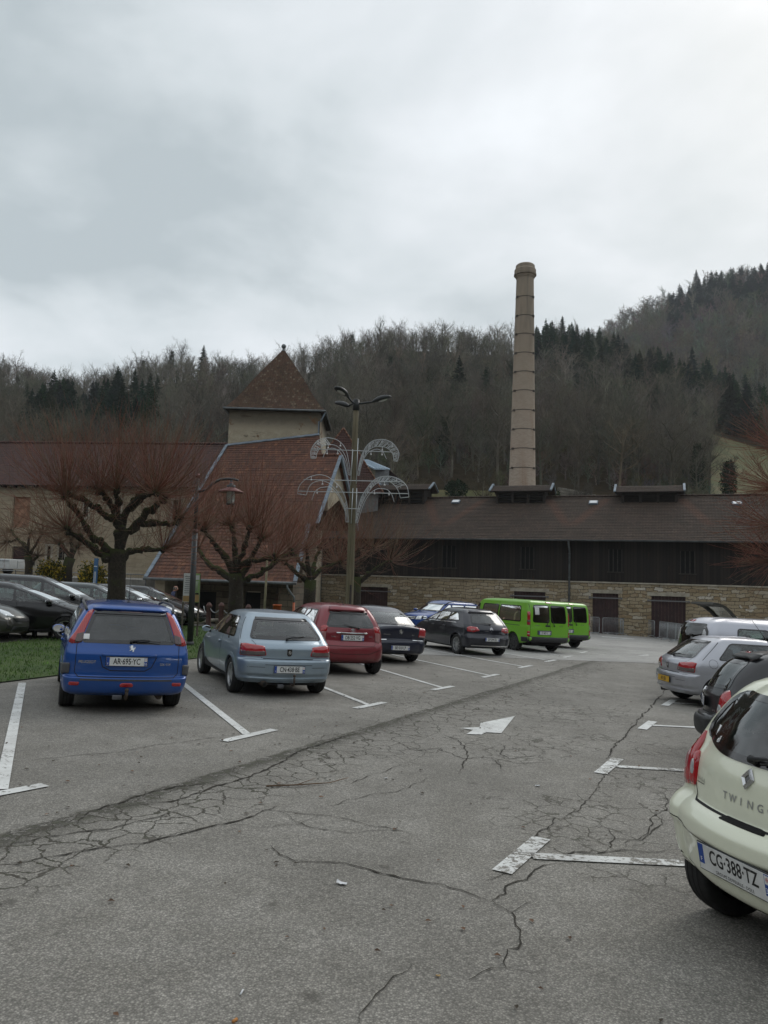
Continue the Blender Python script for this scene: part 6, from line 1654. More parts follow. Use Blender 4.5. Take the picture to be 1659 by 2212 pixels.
# ------------------------------------------------------------------ the low house with the big red roof (A) and the tower behind it
AZ = R(12); aS = Vector((math.cos(AZ), -math.sin(AZ), 0)); EL = at(315, 1248, 40.0)
PT = R(41); aT = Vector((math.sin(AZ) * math.cos(PT), math.cos(AZ) * math.cos(PT), math.sin(PT))); aN = aS.cross(aT).normalized()
def onA(x, y):
 q = ray(x, y); o = Vector((0, 0, CZ)); k = (EL - o).dot(aN) / q.dot(aN); p = o + q * k - EL
 return p.dot(aS), p.dot(aT)
lt = [onA(315, 1248), onA(490, 963), onA(690, 940)]; rt_ = [onA(638, 1257), onA(667, 1134), onA(686, 1132), onA(737, 985), onA(695, 984), onA(690, 940)]
lt[0] = (lt[0][0], 0.0); rt_[0] = (rt_[0][0], 0.0)
left = [(t_, s_) for s_, t_ in lt]; right = [(t_, s_) for s_, t_ in rt_]
for i in range(1, len(right)):
 if right[i][0] <= right[i - 1][0]: right[i] = (right[i - 1][0] + .01, right[i][1])
houseA = empty('tiled_house', 'low house with a very large red tiled roof sweeping down towards the lawn', 'building')
tl_ = max(left[-1][0], right[-1][0])
tiled('roof', EL, aS, aT, tl_, left, right, .27, 'red_tiles', houseA, step=.038)
def along(L, t_): return float(np.interp(t_, [p[0] for p in L], [p[1] for p in L]))
def verge(pts, parent, name='verge_flashing', w_=.20):
 mb = MB()
 for (s0, t0), (s1, t1) in zip(pts, pts[1:]):
  p0 = EL + aS * s0 + aT * t0; p1 = EL + aS * s1 + aT * t1; d = (p1 - p0); k = max(1, int(d.length / .33)); dn = d.normalized(); sd = dn.cross(aN)
  for i in range(k):
   c = p0 + d * (i + .5) / k + aN * (.055 + .012 * (i % 2)); q = Matrix(((sd.x, dn.x, aN.x, c.x), (sd.y, dn.y, aN.y, c.y), (sd.z, dn.z, aN.z, c.z), (0, 0, 0, 1)))
   mb.box((0, 0, 0), (w_, d.length / k + .01, .06), 0, q)
 return mb.build(name, ['zinc'], parent)
verge([(s_, t_) for t_, s_ in left[:2]], houseA); verge([(s_, t_) for t_, s_ in left[1:]], houseA, 'roof_flashing', .22)
verge([(s_, t_) for t_, s_ in right[:2]], houseA); verge([(s_, t_) for t_, s_ in right[2:4]], houseA)
# ridge and the far slope
tr = right[3][0]; s_r = right[3][1]; s_l = along(left, tr)
rp0 = EL + aS * (right[4][1] - .5) + aT * tr; rp1 = EL + aS * s_r + aT * tr
bT = Vector((-math.sin(AZ) * math.cos(PT), -math.cos(AZ) * math.cos(PT), math.sin(PT)))
O_ = EL + aS * 0 + aT * tr - bT * 6.5
tiled('rear_roof', O_, -aS, bT, 6.5, -s_r, -(right[4][1] - 3), .33, 'red_tiles', houseA)
mb = MB(); n = int((rp1 - rp0).length / .4)
for i in range(n): mb.tube([rp0 + (rp1 - rp0) * i / n + Vector((0, 0, .05)), rp0 + (rp1 - rp0) * (i + 1.05) / n + Vector((0, 0, .06))], .10, 8, 0)
add_uv(mb.build('ridge_tiles', ['red_tiles'], houseA), lambda v: (v.x, v.y))
# dark barge board under the right verge, and the gable wall below it
hU = Vector((math.sin(AZ), math.cos(AZ), 0)); G0 = EL + aS * (s_r - .55); gzb = gz(-4, 40) - .4
e_t = right[2][0] * math.cos(PT); apex_h = tr * math.sin(PT) - .15
mb = MB(); T = Matrix(((hU.x, 0, aS.x, G0.x), (hU.y, 0, aS.y, G0.y), (0, 1, 0, G0.z), (0, 0, 0, 1)))
run = tr * math.cos(PT)
def onG(x, y):
 q = ray(x, y); o = Vector((0, 0, CZ)); k = (G0 - o).dot(aS) / q.dot(aS); p = o + q * k - G0
 return p.dot(hU), p.z
g1, g2 = onG(697, 1103), onG(736, 1068)
mb.prism([g1, g2, (run + 4.7, g2[1]), (run + 4.7, apex_h - 4.7 * math.tan(PT)), (run, apex_h), (g1[0], apex_h - (run - g1[0]) * math.tan(PT))], .3, 0, T)
add_uv(mb.build('gable_wall', ['plaster_cream'], houseA), lambda v: (v.y, v.z))
def onShed(x, y):
 N_ = BW.r.cross(RT).normalized(); q = ray(x, y); o = Vector((0, 0, CZ)); k = (RO - o).dot(N_) / q.dot(N_); return o + q * k
W1 = G0 + hU * (g1[0] - .5) + Vector((0, 0, g1[1] - .3)); W2 = G0 + hU * (run + 4) + Vector((0, 0, g2[1] + .6)); S1, S2 = onShed(700, 1148), onShed(748, 1072)
Tl = (W2 - W1); tn = Tl.normalized(); Sl = (S1 - W1); sn = (Sl - tn * Sl.dot(tn)).normalized()
tiled('link_roof', W1 - aS * .1, sn, tn, Tl.length, 0, (sn.dot(S1 - W1)) * 1.02, .24, 'shed_tiles', houseA)
mb = MB()
for sg in (1,):
 p0 = rp1 - aN * .05; p1 = rp1 - bT * 6.4
 d = p1 - p0; dn = d.normalized(); up2 = aS.cross(dn); c = (p0 + p1) / 2 + aS * .02
 q = Matrix(((aS.x, dn.x, up2.x, c.x), (aS.y, dn.y, up2.y, c.y), (aS.z, dn.z, up2.z, c.z), (0, 0, 0, 1))); mb.box((0, 0, 0), (.12, d.length, .34), 0, q)
mb.build('barge_board', ['zinc'], houseA)
AW = Wall(EL.xy, (aS.x, aS.y)); ge = EL.z
w_ = right[0][1]
A0 = gzb
AW.slab('rear_wall', .3, w_ - .25, A0, ge + 1.2, 'ashlar_dark', houseA, 1.9, 2.3, [(1.5, 3.1, A0, A0 + 2.2), (4.7, 5.6, A0, A0 + 2.3)])
for xx, ww in ((2.3, 1.6), (5.15, .9)): mb = MB(); mb.box((xx, 2.15, A0 + 1.1), (ww, .06, 2.3), 0, AW.T()); mb.build('doorway', ['void'], houseA)
AW.slab('left_pier', .30, .85, A0, ge - .02, 'plaster_cream', houseA, .45, 1.9)
AW.slab('right_pier', w_ - 1.0, w_ - .25, A0, ge - .02, 'ashlar_dark', houseA, .45, 1.9)
mb = MB(); mb.tube([AW.P(-.1, ge - .04, -.07), AW.P(w_ + .1, ge - .05, -.07)], .075, 10, 0); mb.build('gutter', ['zinc_dark'], houseA)
ap, _ = AW.px(632, 1270, .1)
mb = MB(); mb.tube([AW.P(ap - .25, ge - .08, -.05), AW.P(ap - .22, ge - .3, -.02), AW.P(ap + .05, ge - .75, .25), AW.P(ap + .05, ge - 1.0, .25)], .05, 10, 0); mb.build('downpipe', ['zinc_dark'], houseA)
M['orange_pvc'] = simple('orange_pvc', (.42, .10, .035), .5)
mb = MB(); mb.tube([AW.P(ap + .05, ge - 1.0, .25), AW.P(ap + .05, A0, .25)], .06, 10, 0); mb.build('drain_pipe', ['orange_pvc'], houseA)
tw = empty('stone_tower', 'square plastered tower with steep pyramid tiled roof and ball finial', 'tower')
TY = 50.0; tl0, tr0 = at(495, 900, TY), at(692, 905, TY); TW = Wall(tl0.xy, (tr0.x - tl0.x, tr0.y - tl0.y + .05)); twd = (tr0 - tl0).xy.length
te = TW.px(594, 882)[1]; tb = -2.0
mb = MB(); mb.box((twd / 2, twd / 2, (tb + te) / 2), (twd, twd, te - tb), 0, TW.T()); o = mb.build('wall', ['tower_plaster'], tw)
add_uv(o, lambda v: ((v - TW.O).dot(TW.r) + (v - TW.O).dot(TW.k) * .9, v.z - te + 11.5))
apx = TW.px(612, 757, twd / 2)[1]; Ht = apx - te + .05
mb = MB(); uvs = []; hp = [(twd / 2 + .30, -.12), (twd / 2 + .02, .22), (twd / 2 - .55, 1.0), (twd / 2 - 1.25, 2.2), (.03, Ht)]
pp = samp(hp, 34); rings = []
for i, (h_, z) in enumerate(pp):
 for k, off in enumerate((0.045, 0.0) if 0 < i < 33 else (0.0,)):
  rings.append((h_ + off, z - (.02 if k == 0 and 0 < i < 33 else 0), i * .16))
rings = [(pp[0][0], pp[0][1], 0)]
for i in range(1, 34): rings += [(pp[i][0], pp[i][1] - .01, i * .16 - .002), (pp[i][0] + (.04 if i < 33 else 0), pp[i][1] - .025, i * .16 + .002)] if i < 33 else [(pp[i][0], pp[i][1], i * .16)]
cx = twd / 2; vs = []; fs = []; uv = []
sgn = [(-1, -1), (1, -1), (1, 1), (-1, 1)]
for f_ in range(4):
 for (h_, z, v_) in rings:
  for e in (0, 1):
   sg = sgn[(f_ + e) % 4]; vs.append(TW.P(cx + sg[0] * h_, te + z, cx + sg[1] * h_)); uv.append(((2 * e - 1) * h_ + f_ * 9, v_))
 o = f_ * 2 * len(rings)
 for i in range(len(rings) - 1): fs.append((o + 2 * i, o + 2 * i + 1, o + 2 * i + 3, o + 2 * i + 2))
ro = mesh_obj('roof', vs, fs, ['tower_tiles'], tw); ul = ro.data.uv_layers.new(name='UVMap')
for lp in ro.data.loops: ul.data[lp.index].uv = uv[lp.vertex_index]
mb = MB(); hh = pp[0][0] - .03; mb.box((cx, cx, te - .16), (2 * hh - .12, 2 * hh - .12, .10), 0, TW.T()); mb.build('eaves_soffit', ['old_timber'], tw)
mb = MB()
for f_ in range(4):
 a, b_ = sgn[f_], sgn[(f_ + 1) % 4]; mb.tube([TW.P(cx + a[0] * (hh + .06), te - .14, cx + a[1] * (hh + .06)), TW.P(cx + b_[0] * (hh + .06), te - .14, cx + b_[1] * (hh + .06))], .065, 8, 0)
mb.build('gutter', ['zinc_dark'], tw)
mb = MB(); mb.tube([TW.P(twd + .30, te - .2, -.15), TW.P(twd + .05, te - .8, -.07), TW.P(twd - .08, te - .8, -.07), TW.P(twd - .08, te - 5, -.07)], .05, 8, 0); mb.build('downpipe', ['zinc'], tw)
mb = MB(); mb.lathe([(.14, 0), (.10, .2), (.06, .3)], 12, 0, TW.T(cx, te + Ht - .18, cx)); mb.ball((0, 0, .42), .17, 0, TW.T(cx, te + Ht - .18, cx)); mb.build('ball_finial', ['zinc_dark'], tw)
# ------------------------------------------------------------------ the long pale building on the left, on its terrace
LY0 = 63.0; l0, l1 = at(0, 1100, LY0), at(490, 1100, 60.5); LW = Wall(l0.xy, ((l1 - l0).x, (l1 - l0).y))
longb = empty('stone_building', 'long pale stone building with a maroon roof, behind the pollarded trees', 'building')
le = LW.px(200, 1050)[1]; lb = CZ - .8; la0, la1 = -14, LW.px(505, 1100)[0]
def lwin(x0, x1, y0, y1): a0, z1 = LW.px(x0, y0); a1, z0 = LW.px(x1, y1); return (a0, a1, z0, z1)
lw = [lwin(30, 62, 1073, 1140), lwin(27, 52, 1180, 1228), lwin(101, 111, 1180, 1210), lwin(126, 141, 1176, 1210), lwin(66, 78, 1196, 1222), lwin(250, 262, 1080, 1120), lwin(372, 392, 1080, 1120), lwin(180, 192, 1080, 1116)]
LW.slab('wall', la0, la1, lb - 2, le, 'pale_stone', longb, 0, .4, lw)
for i, (a0, a1, z0, z1) in enumerate(lw):
 mb = MB(); T = LW.T(); mb.box(((a0 + a1) / 2, .22, (z0 + z1) / 2), (a1 - a0, .06, z1 - z0), 0, T)
 if i not in (0, 1):
  mb.box(((a0 + a1) / 2, .17, (z0 + z1) / 2), (.07, .05, z1 - z0), 1, T)
  for z in (.33, .66): mb.box(((a0 + a1) / 2, .17, z0 + (z1 - z0) * z), (a1 - a0, .045, .06), 1, T)
  for a in (a0, a1): mb.box((a, -.01, (z0 + z1) / 2), (.18, .05, z1 - z0 + .4), 2, T)
  mb.box(((a0 + a1) / 2, -.013, z0 - .12), (a1 - a0 + .3, .05, .18), 2, T); mb.box(((a0 + a1) / 2, -.013, z1 + .12), (a1 - a0 + .3, .05, .18), 2, T)
  mb.build('window', ['dark_glass', 'grey_timber', 'lintel'], longb)
 elif i == 0: mb.build('blocked_opening', ['brick_infill'], longb)
 else: mb.build('door', ['door_red'], longb)
lr = 5.2; lrz = LW.px(250, 958, lr - .6)[1]; lth = math.atan2(lrz - le, lr)
tiled('roof', LW.P(0, le - .05, -.6), LW.r, LW.k * math.cos(lth) + Vector((0, 0, math.sin(lth))), math.hypot(lr, lrz - le), la0, la1 + 4, .3, 'maroon_tiles', longb)
tiled('rear_roof', LW.P(0, le - .05, -.6 + 2 * lr), -LW.r, -LW.k * math.cos(lth) + Vector((0, 0, math.sin(lth))), math.hypot(lr, lrz - le), -la1 - 4, -la0, .4, 'maroon_tiles', longb)
mb = MB(); a = la0
while a < la1 + 4: mb.tube([LW.P(a, lrz + .03, lr - .6), LW.P(a + .5, lrz + .05, lr - .6)], .11, 8, 0); a += .46
add_uv(mb.build('ridge_tiles', ['maroon_tiles'], longb), LW.uv)
mb = MB()
for a in np.arange(la0, la1, .9): mb.box((a, -.25, le - .18), (.14, .7, .16), 0, LW.T())
mb.box(((la0 + la1) / 2, -.3, le - .08), (la1 - la0, .6, .03), 0, LW.T()); mb.build('eaves', ['old_timber'], longb)
LW.slab('rear_wall', la0, la1, lb - 2, le, 'pale_stone', longb, 2 * lr - 1.6, 2 * lr - 1.2)
mb = MB()
for aa in (la0, la1 - .3): mb = MB(); mb.prism([(.4, lb - 2), (2 * lr - 1.6, lb - 2), (2 * lr - 1.6, le), (lr - .6, lrz - .15), (.4, le)], .3, 0, LW.T(aa, 0, 0) @ Matrix(((0, 0, 1, 0), (1, 0, 0, 0), (0, 1, 0, 0), (0, 0, 0, 1)))); add_uv(mb.build('gable_wall', ['pale_stone'], longb), LW.uv)
tz = CZ - .45; mb = MB(); TT = Wall(at(-80, 1240, 47).xy, (1, -.02));
mb.box((5.6, 9, tz - 1.5), (11.2, 18, 3.0), 0, TT.T(0, 0, 0)); te_o = mb.build('terrace', ['concrete']); te_o['kind'] = 'structure'
# ------------------------------------------------------------------ roofs glimpsed between tower and shed
hb = empty('hip_roofed_house', 'house with steep dark red hipped roof between the tower and the shed', 'building')
ap_ = at(742, 925, 62.0); rc = at(828, 1066, 60.0); hwid = rc.x - ap_.x
mb = MB(); hz = rc.z; H_r = ap_.z - hz
vs = []; fs = []; uv = []; c = Vector((ap_.x, ap_.y, 0))
cor = [(-hwid, -hwid * .62), (hwid, -hwid * .62), (hwid, hwid * .62), (-hwid, hwid * .62)]
NC = 26
for f_ in range(4):
 a, b_ = cor[f_], cor[(f_ + 1) % 4]; o = len(vs)
 for i in range(NC):
  for tt, st_ in ((i / NC, .04), ((i + 1) / NC, .0)):
   k = 1 - tt
   for q in (a, b_): vs.append((c.x + q[0] * k * (1 + st_ * .1), c.y + q[1] * k * (1 + st_ * .1), hz + H_r * tt + (0.03 if st_ else 0)));
   ln = math.hypot(b_[0] - a[0], b_[1] - a[1]) * k / 2; uv.extend([(-ln, tt * 7), (ln, tt * 7)])
  fs.append((o + 4 * i, o + 4 * i + 1, o + 4 * i + 3, o + 4 * i + 2))
ro = mesh_obj('roof', vs, fs, ['maroon_tiles'], hb); ul = ro.data.uv_layers.new(name='UVMap')
for lp in ro.data.loops: ul.data[lp.index].uv = uv[lp.vertex_index]
M['orange_tile'] = simple('orange_tile', (.15, .070, .042), .9, var=.4, vscale=4)
for q in cor:
 mb = MB(); p1 = Vector((c.x + q[0], c.y + q[1], hz + .05)); p0 = Vector((c.x, c.y, ap_.z + .02)); n = 18
 for i in range(n): mb.tube([p0 + (p1 - p0) * i / n, p0 + (p1 - p0) * (i + 1.1) / n + Vector((0, 0, .02))], .065, 6, 0)
 mb.build('hip_tiles', ['orange_tile'], hb)
mb = MB(); mb.box((c.x, c.y, hz / 2 - 1.5), (2 * hwid - .8, 1.24 * hwid - .8, hz + 3), 0); mb.build('wall', ['grey_wall'], hb)
hc = empty('metal_roofed_house', 'small grey house with pale blue metal roof behind hipped roof', 'building')
q0, q1, q2, q3 = at(796, 993, 72), at(843, 1012.5, 70), at(809, 1011.5, 69), at(770, 992, 71)
M['blue_metal'] = simple('blue_metal', (.25, .33, .40), .45, .5, var=.15)
mb = MB(); dn = Vector((0, 0, -.12)); back = Vector((-1.0, 5.0, 0));
mb.add([q2, q1, q0, q3, q2 + dn, q1 + dn, q0 + dn, q3 + dn], [(0, 1, 2, 3), (7, 6, 5, 4), (0, 4, 5, 1), (1, 5, 6, 2), (2, 6, 7, 3), (3, 7, 4, 0)])
for k in range(1, 6):
 u = k / 6; a_ = q2.lerp(q1, u); b_ = q3.lerp(q0, u); mb.tube([a_, b_], .04, 4, 0)
mb.build('roof', ['blue_metal'], hc)
w0 = at(813, 1013, 69.6); mb = MB(); mb.box((w0.x + .55, w0.y + 1.2, w0.z - 3.1), (1.25, 2.2, 6.2), 0); mb.build('wall', ['grey_wall'], hc)
mb = MB(); g0, g1 = at(838, 1013, 70.2), at(866, 1036, 69.5)
mb.add([g0, g1, g1 + Vector((0, 3, .0)), g0 + Vector((0, 3, 0)), g0 + Vector((0, 0, -.5)), g1 + Vector((0, 0, -.35)), g1 + Vector((0, 3, -.35)), g0 + Vector((0, 3, -.5))], [(0, 1, 2, 3), (7, 6, 5, 4), (0, 4, 5, 1), (1, 5, 6, 2), (2, 6, 7, 3), (3, 7, 4, 0)])
mb.build('lower_roof', ['maroon_tiles'], hc)
mb = MB(); mb.box(((g0.x + g1.x) / 2, g0.y + 1.6, g1.z / 2 - 1.8), (g1.x - g0.x - .15, 2.6, g1.z + 3), 0); mb.build('lower_wall', ['old_timber'], hc)
# ------------------------------------------------------------------ hills
def proj(p):
 v = Vector(p) - Vector((0, 0, CZ)); y = v.dot(cam_fwd); return (CX + F_ * v.dot(cam_right) / y, CY - F_ * v.dot(cam_up) / y)
def az_px(az): return CX + F_ * math.tan(az)
NEAR = [(-2500, 300), (-900, 560), (-250, 770), (0, 785), (60, 800), (130, 814), (200, 802), (300, 778), (380, 770), (480, 777), (560, 772), (640, 757), (700, 735), (760, 714), (830, 704), (950, 706), (1050, 713), (1150, 716), (1220, 712), (1290, 724), (1350, 738), (1450, 765), (1560, 805), (1659, 840), (1900, 900), (3000, 1000)]  # unseen left end heightened so side windows reflect hill instead of bright sky
FAR = [(-900, 900), (900, 830), (1100, 765), (1200, 742), (1290, 712), (1330, 690), (1400, 649), (1480, 622), (1540, 599), (1600, 586), (1659, 573), (1800, 545), (2000, 520), (3000, 500)]
def elev(L, az):
 x = az_px(az); y = float(np.interp(x, [p[0] for p in L], [p[1] for p in L])); q = ray(x, y); return q.z / math.hypot(q.x, q.y)
from mathutils import noise as mnoise
def hill_z(r, az, near=True):
 x, y = r * math.sin(az), r * math.cos(az)
 nz = mnoise.noise(Vector((x * .012, y * .012, 0))) * 4.5 + mnoise.noise(Vector((x * .04, y * .04, 3))) * 1.3
 if near:
  Rc = 300.0; zc = CZ + elev(NEAR, az) * Rc - 10; z0 = gz(x * 70 / r, y * 70 / r) - 1.2
  u = (r - 74) / (Rc - 74)
  if u <= 0: return z0
  if u <= 1: return z0 + (zc - z0) * (u ** 1.04) + nz * min(1, u * 5) * (1 - u * .6)
  return zc - (r - Rc) * .22 + nz * .4
 Rc = 540.0; zc = CZ + elev(FAR, az) * Rc - 11; z0 = 10.0; u = (r - 240) / (Rc - 240)
 return z0 + (zc - z0) * min(u, 1) ** 1.1 - max(0, r - Rc) * .25 + nz
m, t, b = mat('hillside'); p = t.new('ShaderNodeNewGeometry').outputs['Position']
n1, _ = t.noise(p, .05, 5, .6); n2, _ = t.noise(p, .6, 6, .7)
c = t.mix(t.sm(n2, .3, .7), (.028, .022, .014), (.052, .040, .025)); c = t.mix(t.sm(n1, .45, .65, 0, .6), c, (.03, .034, .014))
t.set(b.inputs['Base Color'], c); b.inputs['Roughness'].default_value = 1.0; b.inputs['Specular IOR Level'].default_value = 0; M['hillside'] = m
m, t, b = mat('meadow'); p = t.new('ShaderNodeNewGeometry').outputs['Position']; n1, _ = t.noise(p, .15, 5, .6); n2, _ = t.noise(p, 2, 5, .7)
c = t.mix(t.sm(n1, .35, .65), (.075, .085, .025), (.13, .11, .045)); c = t.mix(t.sm(n2, .35, .75, 0, .6), c, (.06, .05, .025))
t.set(b.inputs['Base Color'], c); b.inputs['Roughness'].default_value = 1.0; M['meadow'] = m
def hill(name, near, a0, a1, na, rs):
 vs = []; fs = []; mi = []; n = na + 1
 for r in rs:
  for i in range(n):
   az = a0 + (a1 - a0) * i / na; vs.append((r * math.sin(az), r * math.cos(az), hill_z(r, az, near)))
 for j in range(len(rs) - 1):
  for i in range(na):
   fs.append((j * n + i, j * n + i + 1, (j + 1) * n + i + 1, (j + 1) * n + i))
   az = a0 + (a1 - a0) * (i + .5) / na; x = az_px(az); r = rs[j]
   mi.append(1 if near and ((850 < x < 1560 and r < 112) or (x >= 1545 and r < 205) or (400 < x < 560 and 118 < r < 132)) else 0)
 o = mesh_obj(name, vs, fs, ['hillside', 'meadow'], None, mi, True); o['kind'] = 'structure'
hill('wooded_hill', True, R(-62), R(62), 150, list(np.r_[68, np.arange(74, 310, 4.0), np.arange(315, 420, 15)]))
# the valley's other side, unseen behind the viewer: added and heightened to darken reflections
vs = []; fs = []; n = 61
for j, (r, z) in enumerate([(48, -1), (62, 6), (85, 16), (130, 38), (190, 66), (260, 84), (330, 80)]):
 for i in range(n):
  az = R(62) + R(236) * i / (n - 1); k = .75 + .35 * mnoise.noise(Vector((math.cos(az) * 2, math.sin(az) * 2, 5))); vs.append((r * math.sin(az), r * math.cos(az) , z * 1.3 * k + mnoise.noise(Vector((az * 9, r * .05, 1))) * 3 * min(1, j)))
for j in range(6):
 for i in range(n - 1): fs.append((j * n + i, j * n + i + 1, (j + 1) * n + i + 1, (j + 1) * n + i))
tag(mesh_obj('unseen_hill', vs, fs, ['hillside'], None, None, True), kind='structure')
hill('far_hill', False, R(-20), R(65), 80, list(np.arange(240, 700, 12.0)))
# ------------------------------------------------------------------ trees of the woods
def attr_mat(name, rough=1.0, var=.35, vs_=.8):
 m, t, b = mat(name); a = t.new('ShaderNodeAttribute'); a.attribute_name = 'tint'
 p = t.new('ShaderNodeNewGeometry').outputs['Position']; n1, _ = t.noise(p, vs_, 4, .6)
 c = t.vmath('SCALE', a.outputs['Color']); t.set(c.node.inputs['Scale'], t.sm(n1, .25, .75, 1 - var, 1 + var))
 t.set(b.inputs['Base Color'], c); b.inputs['Roughness'].default_value = rough; b.inputs['Specular IOR Level'].default_value = .1; M[name] = m
attr_mat('wood_tint')
class TB:
 """collects triangles and quads of a tree as arrays"""
 def __init__(s): s.v = []; s.f = []
 def ribbon(s, pts, w0, w1, rg):
  pts = np.asarray(pts); n = len(pts); d = pts[-1] - pts[0]; h = rg.normal(size=3); sd = np.cross(d, h); l = np.linalg.norm(sd)
  if l < 1e-9: return
  sd = sd / l; o = len(s.v); w = np.linspace(w0, w1, n)[:, None] / 2
  for a, b_ in zip(pts - sd * w, pts + sd * w): s.v += [a, b_]
  for i in range(n - 1): s.f.append((o + 2 * i, o + 2 * i + 1, o + 2 * i + 3, o + 2 * i + 2))
 def tube(s, pts, r0, r1, n=4):
  pts = np.asarray(pts, float); k = len(pts); o = len(s.v); rr_ = np.linspace(r0, r1, k)
  for i in range(k):
   d = pts[min(k - 1, i + 1)] - pts[max(0, i - 1)]; d = d / (np.linalg.norm(d) + 1e-9)
   u = np.cross(d, (0.3, .9, .1)); u = u / (np.linalg.norm(u) + 1e-9); w_ = np.cross(d, u)
   for j in range(n): an = 6.2832 * j / n; s.v.append(pts[i] + (u * math.cos(an) + w_ * math.sin(an)) * rr_[i])
  for i in range(k - 1):
   for j in range(n): j2 = (j + 1) % n; s.f.append((o + i * n + j, o + i * n + j2, o + (i + 1) * n + j2, o + (i + 1) * n + j))
 def arr(s): return np.array(s.v, np.float32), np.array(s.f, np.int32)
def bend(p, d, L, n, rg, up_=.25, jit=.12):
 out = [np.array(p, float)]; d = np.array(d, float)
 for i in range(n):
  d = d + np.array((0, 0, up_ / n)) + rg.normal(size=3) * jit / n; d = d / np.linalg.norm(d); out.append(out[-1] + d * L / n)
 return out, d
def dirv(az, el): return np.array((math.cos(az) * math.cos(el), math.sin(az) * math.cos(el), math.sin(el)))
def bare_tree(seed, H, spread=.36, nl=9, nb=6, nt=6, sub=2, wt=.035, twig=None, trunk=None, slim=False):
 rg = np.random.default_rng(seed); T = trunk or TB(); C = twig or T
 tp, td = bend((0, 0, -.4), (rg.normal() * .05, rg.normal() * .05, 1), H * .86, 6, rg, .1, .22); tr = H * .016 + .05
 T.tube(tp, tr, tr * .25, 5)
 for i in range(nl):
  u = .28 + .66 * (i + rg.random() * .7) / nl; q = u * 6; k = min(5, int(q)); p = tp[k] + (tp[k + 1] - tp[k]) * (q - k)
  L = H * spread * (1.15 - .75 * abs(u - .45)) * rg.uniform(.8, 1.15) * (1 if not slim else .6)
  lp, ld = bend(p, dirv(i * 2.4 + rg.random(), R(rg.uniform(25, 55))), L, 4, rg, .5, .5); C.tube(lp, tr * .42, tr * .12, 3)
  for j in range(nb):
   w = (j + .6 + rg.random() * .5) / (nb + .3); q2 = min(3.99, w * 4); k2 = int(q2); p2 = lp[k2] + (lp[k2 + 1] - lp[k2]) * (q2 - k2)
   bd = ld * .6 + rg.normal(size=3) * .55 + np.array((0, 0, .25)); bd /= np.linalg.norm(bd)
   bp, bd2 = bend(p2, bd, L * rg.uniform(.35, .55), 3, rg, .35, .5); C.ribbon(bp, wt * 1.6, wt * .8, rg)
   for t_ in range(nt):
    q3 = min(2.99, 3 * (t_ + .5) / nt); k3 = int(q3); p3 = bp[k3] + (bp[k3 + 1] - bp[k3]) * (q3 - k3)
    d3 = bd2 * .5 + rg.normal(size=3) * .6 + np.array((0, 0, .3)); d3 /= np.linalg.norm(d3); L3 = L * rg.uniform(.16, .3)
    cp, d4 = bend(p3, d3, L3, 2, rg, .3, .4); C.ribbon(cp, wt, wt * .45, rg)
    for s_ in range(sub):
     d5 = d4 * .6 + rg.normal(size=3) * .6 + np.array((0, 0, .2)); d5 /= np.linalg.norm(d5)
     C.ribbon([cp[1], cp[1] + d5 * L3 * .8], wt * .75, wt * .3, rg)
 return T
def conifer(seed, H, rad=.2, nlev=20, nb=9, crown=None, trunk=None, irregular=0.0):
 rg = np.random.default_rng(seed); T = trunk or TB(); C = crown or T
 T.tube([(0, 0, -.4), (0, 0, H * .5), (0, 0, H)], H * .014 + .05, .015, 5)
 for i in range(nlev):
  u = i / (nlev - 1); z = H * (.10 + .88 * u); L = H * rad * (1 - u) ** .82 * rg.uniform(.8, 1.12) + .12
  for j in range(nb):
   az = 6.2832 * (j + rg.random() * .8) / nb + i; l = L * rg.uniform(1 - .35 - irregular, 1.1)
   d = dirv(az, R(rg.uniform(-18, 12) + u * 35)); pts, d2 = bend((0, 0, z + rg.normal() * H * .012), d, l, 3, rg, -.25, .15)
   C.ribbon(pts, .10 + l * .05, .05, rg)
   sd = np.cross(d, (0, 0, 1)); sd /= np.linalg.norm(sd) + 1e-9
   for k in range(4):
    f = (k + 1) / 4.5; p = pts[0] * (1 - f) + pts[-1] * f; ll = l * (.42 - .22 * f) + .1
    for sg in (-1, 1):
     e = d2 * .6 + sd * sg * .8 + np.array((0, 0, -.35)) + rg.normal(size=3) * .15; C.ribbon([p, p + e / np.linalg.norm(e) * ll], .16 + l * .06, .03, rg)
 return T
def merge(name, protos, inst, mats):
 """one mesh out of many (proto, matrix3, location, colour)"""
 V = []; Fq = []; Cc = []; o = 0
 for (k, A, loc, col) in inst:
  v, f = protos[k]; V.append(v @ A.T + loc); Fq.append(f + o); o += len(v); Cc.append(np.tile(np.array((*col, 1), np.float32), (len(v), 1)))
 V = np.concatenate(V).astype(np.float32); Fq = np.concatenate(Fq); Cc = np.concatenate(Cc)
 me = bpy.data.meshes.new(name); me.vertices.add(len(V)); me.vertices.foreach_set('co', V.ravel())
 me.loops.add(Fq.size); me.loops.foreach_set('vertex_index', Fq.ravel().astype(np.int32)); me.polygons.add(len(Fq))
 me.polygons.foreach_set('loop_start', np.arange(0, Fq.size, 4, dtype=np.int32))
 try: me.polygons.foreach_set('loop_total', np.full(len(Fq), 4, np.int32))
 except Exception: pass
 me.update(calc_edges=True); a = me.attributes.new('tint', 'FLOAT_COLOR', 'POINT'); a.data.foreach_set('color', Cc.ravel())
 for m_ in mats: me.materials.append(M[m_])
 ob = bpy.data.objects.new(name, me); COL.objects.link(ob); return ob
PB = [bare_tree(11 + i, 13.5, .34, 9, 6, 6, 2, .04).arr() for i in range(5)] + [bare_tree(31 + i, 12, .26, 9, 5, 6, 1, .04, slim=True).arr() for i in range(2)]
PD = [bare_tree(51 + i, 13, .34, 11, 7, 7, 3, .024).arr() for i in range(3)]
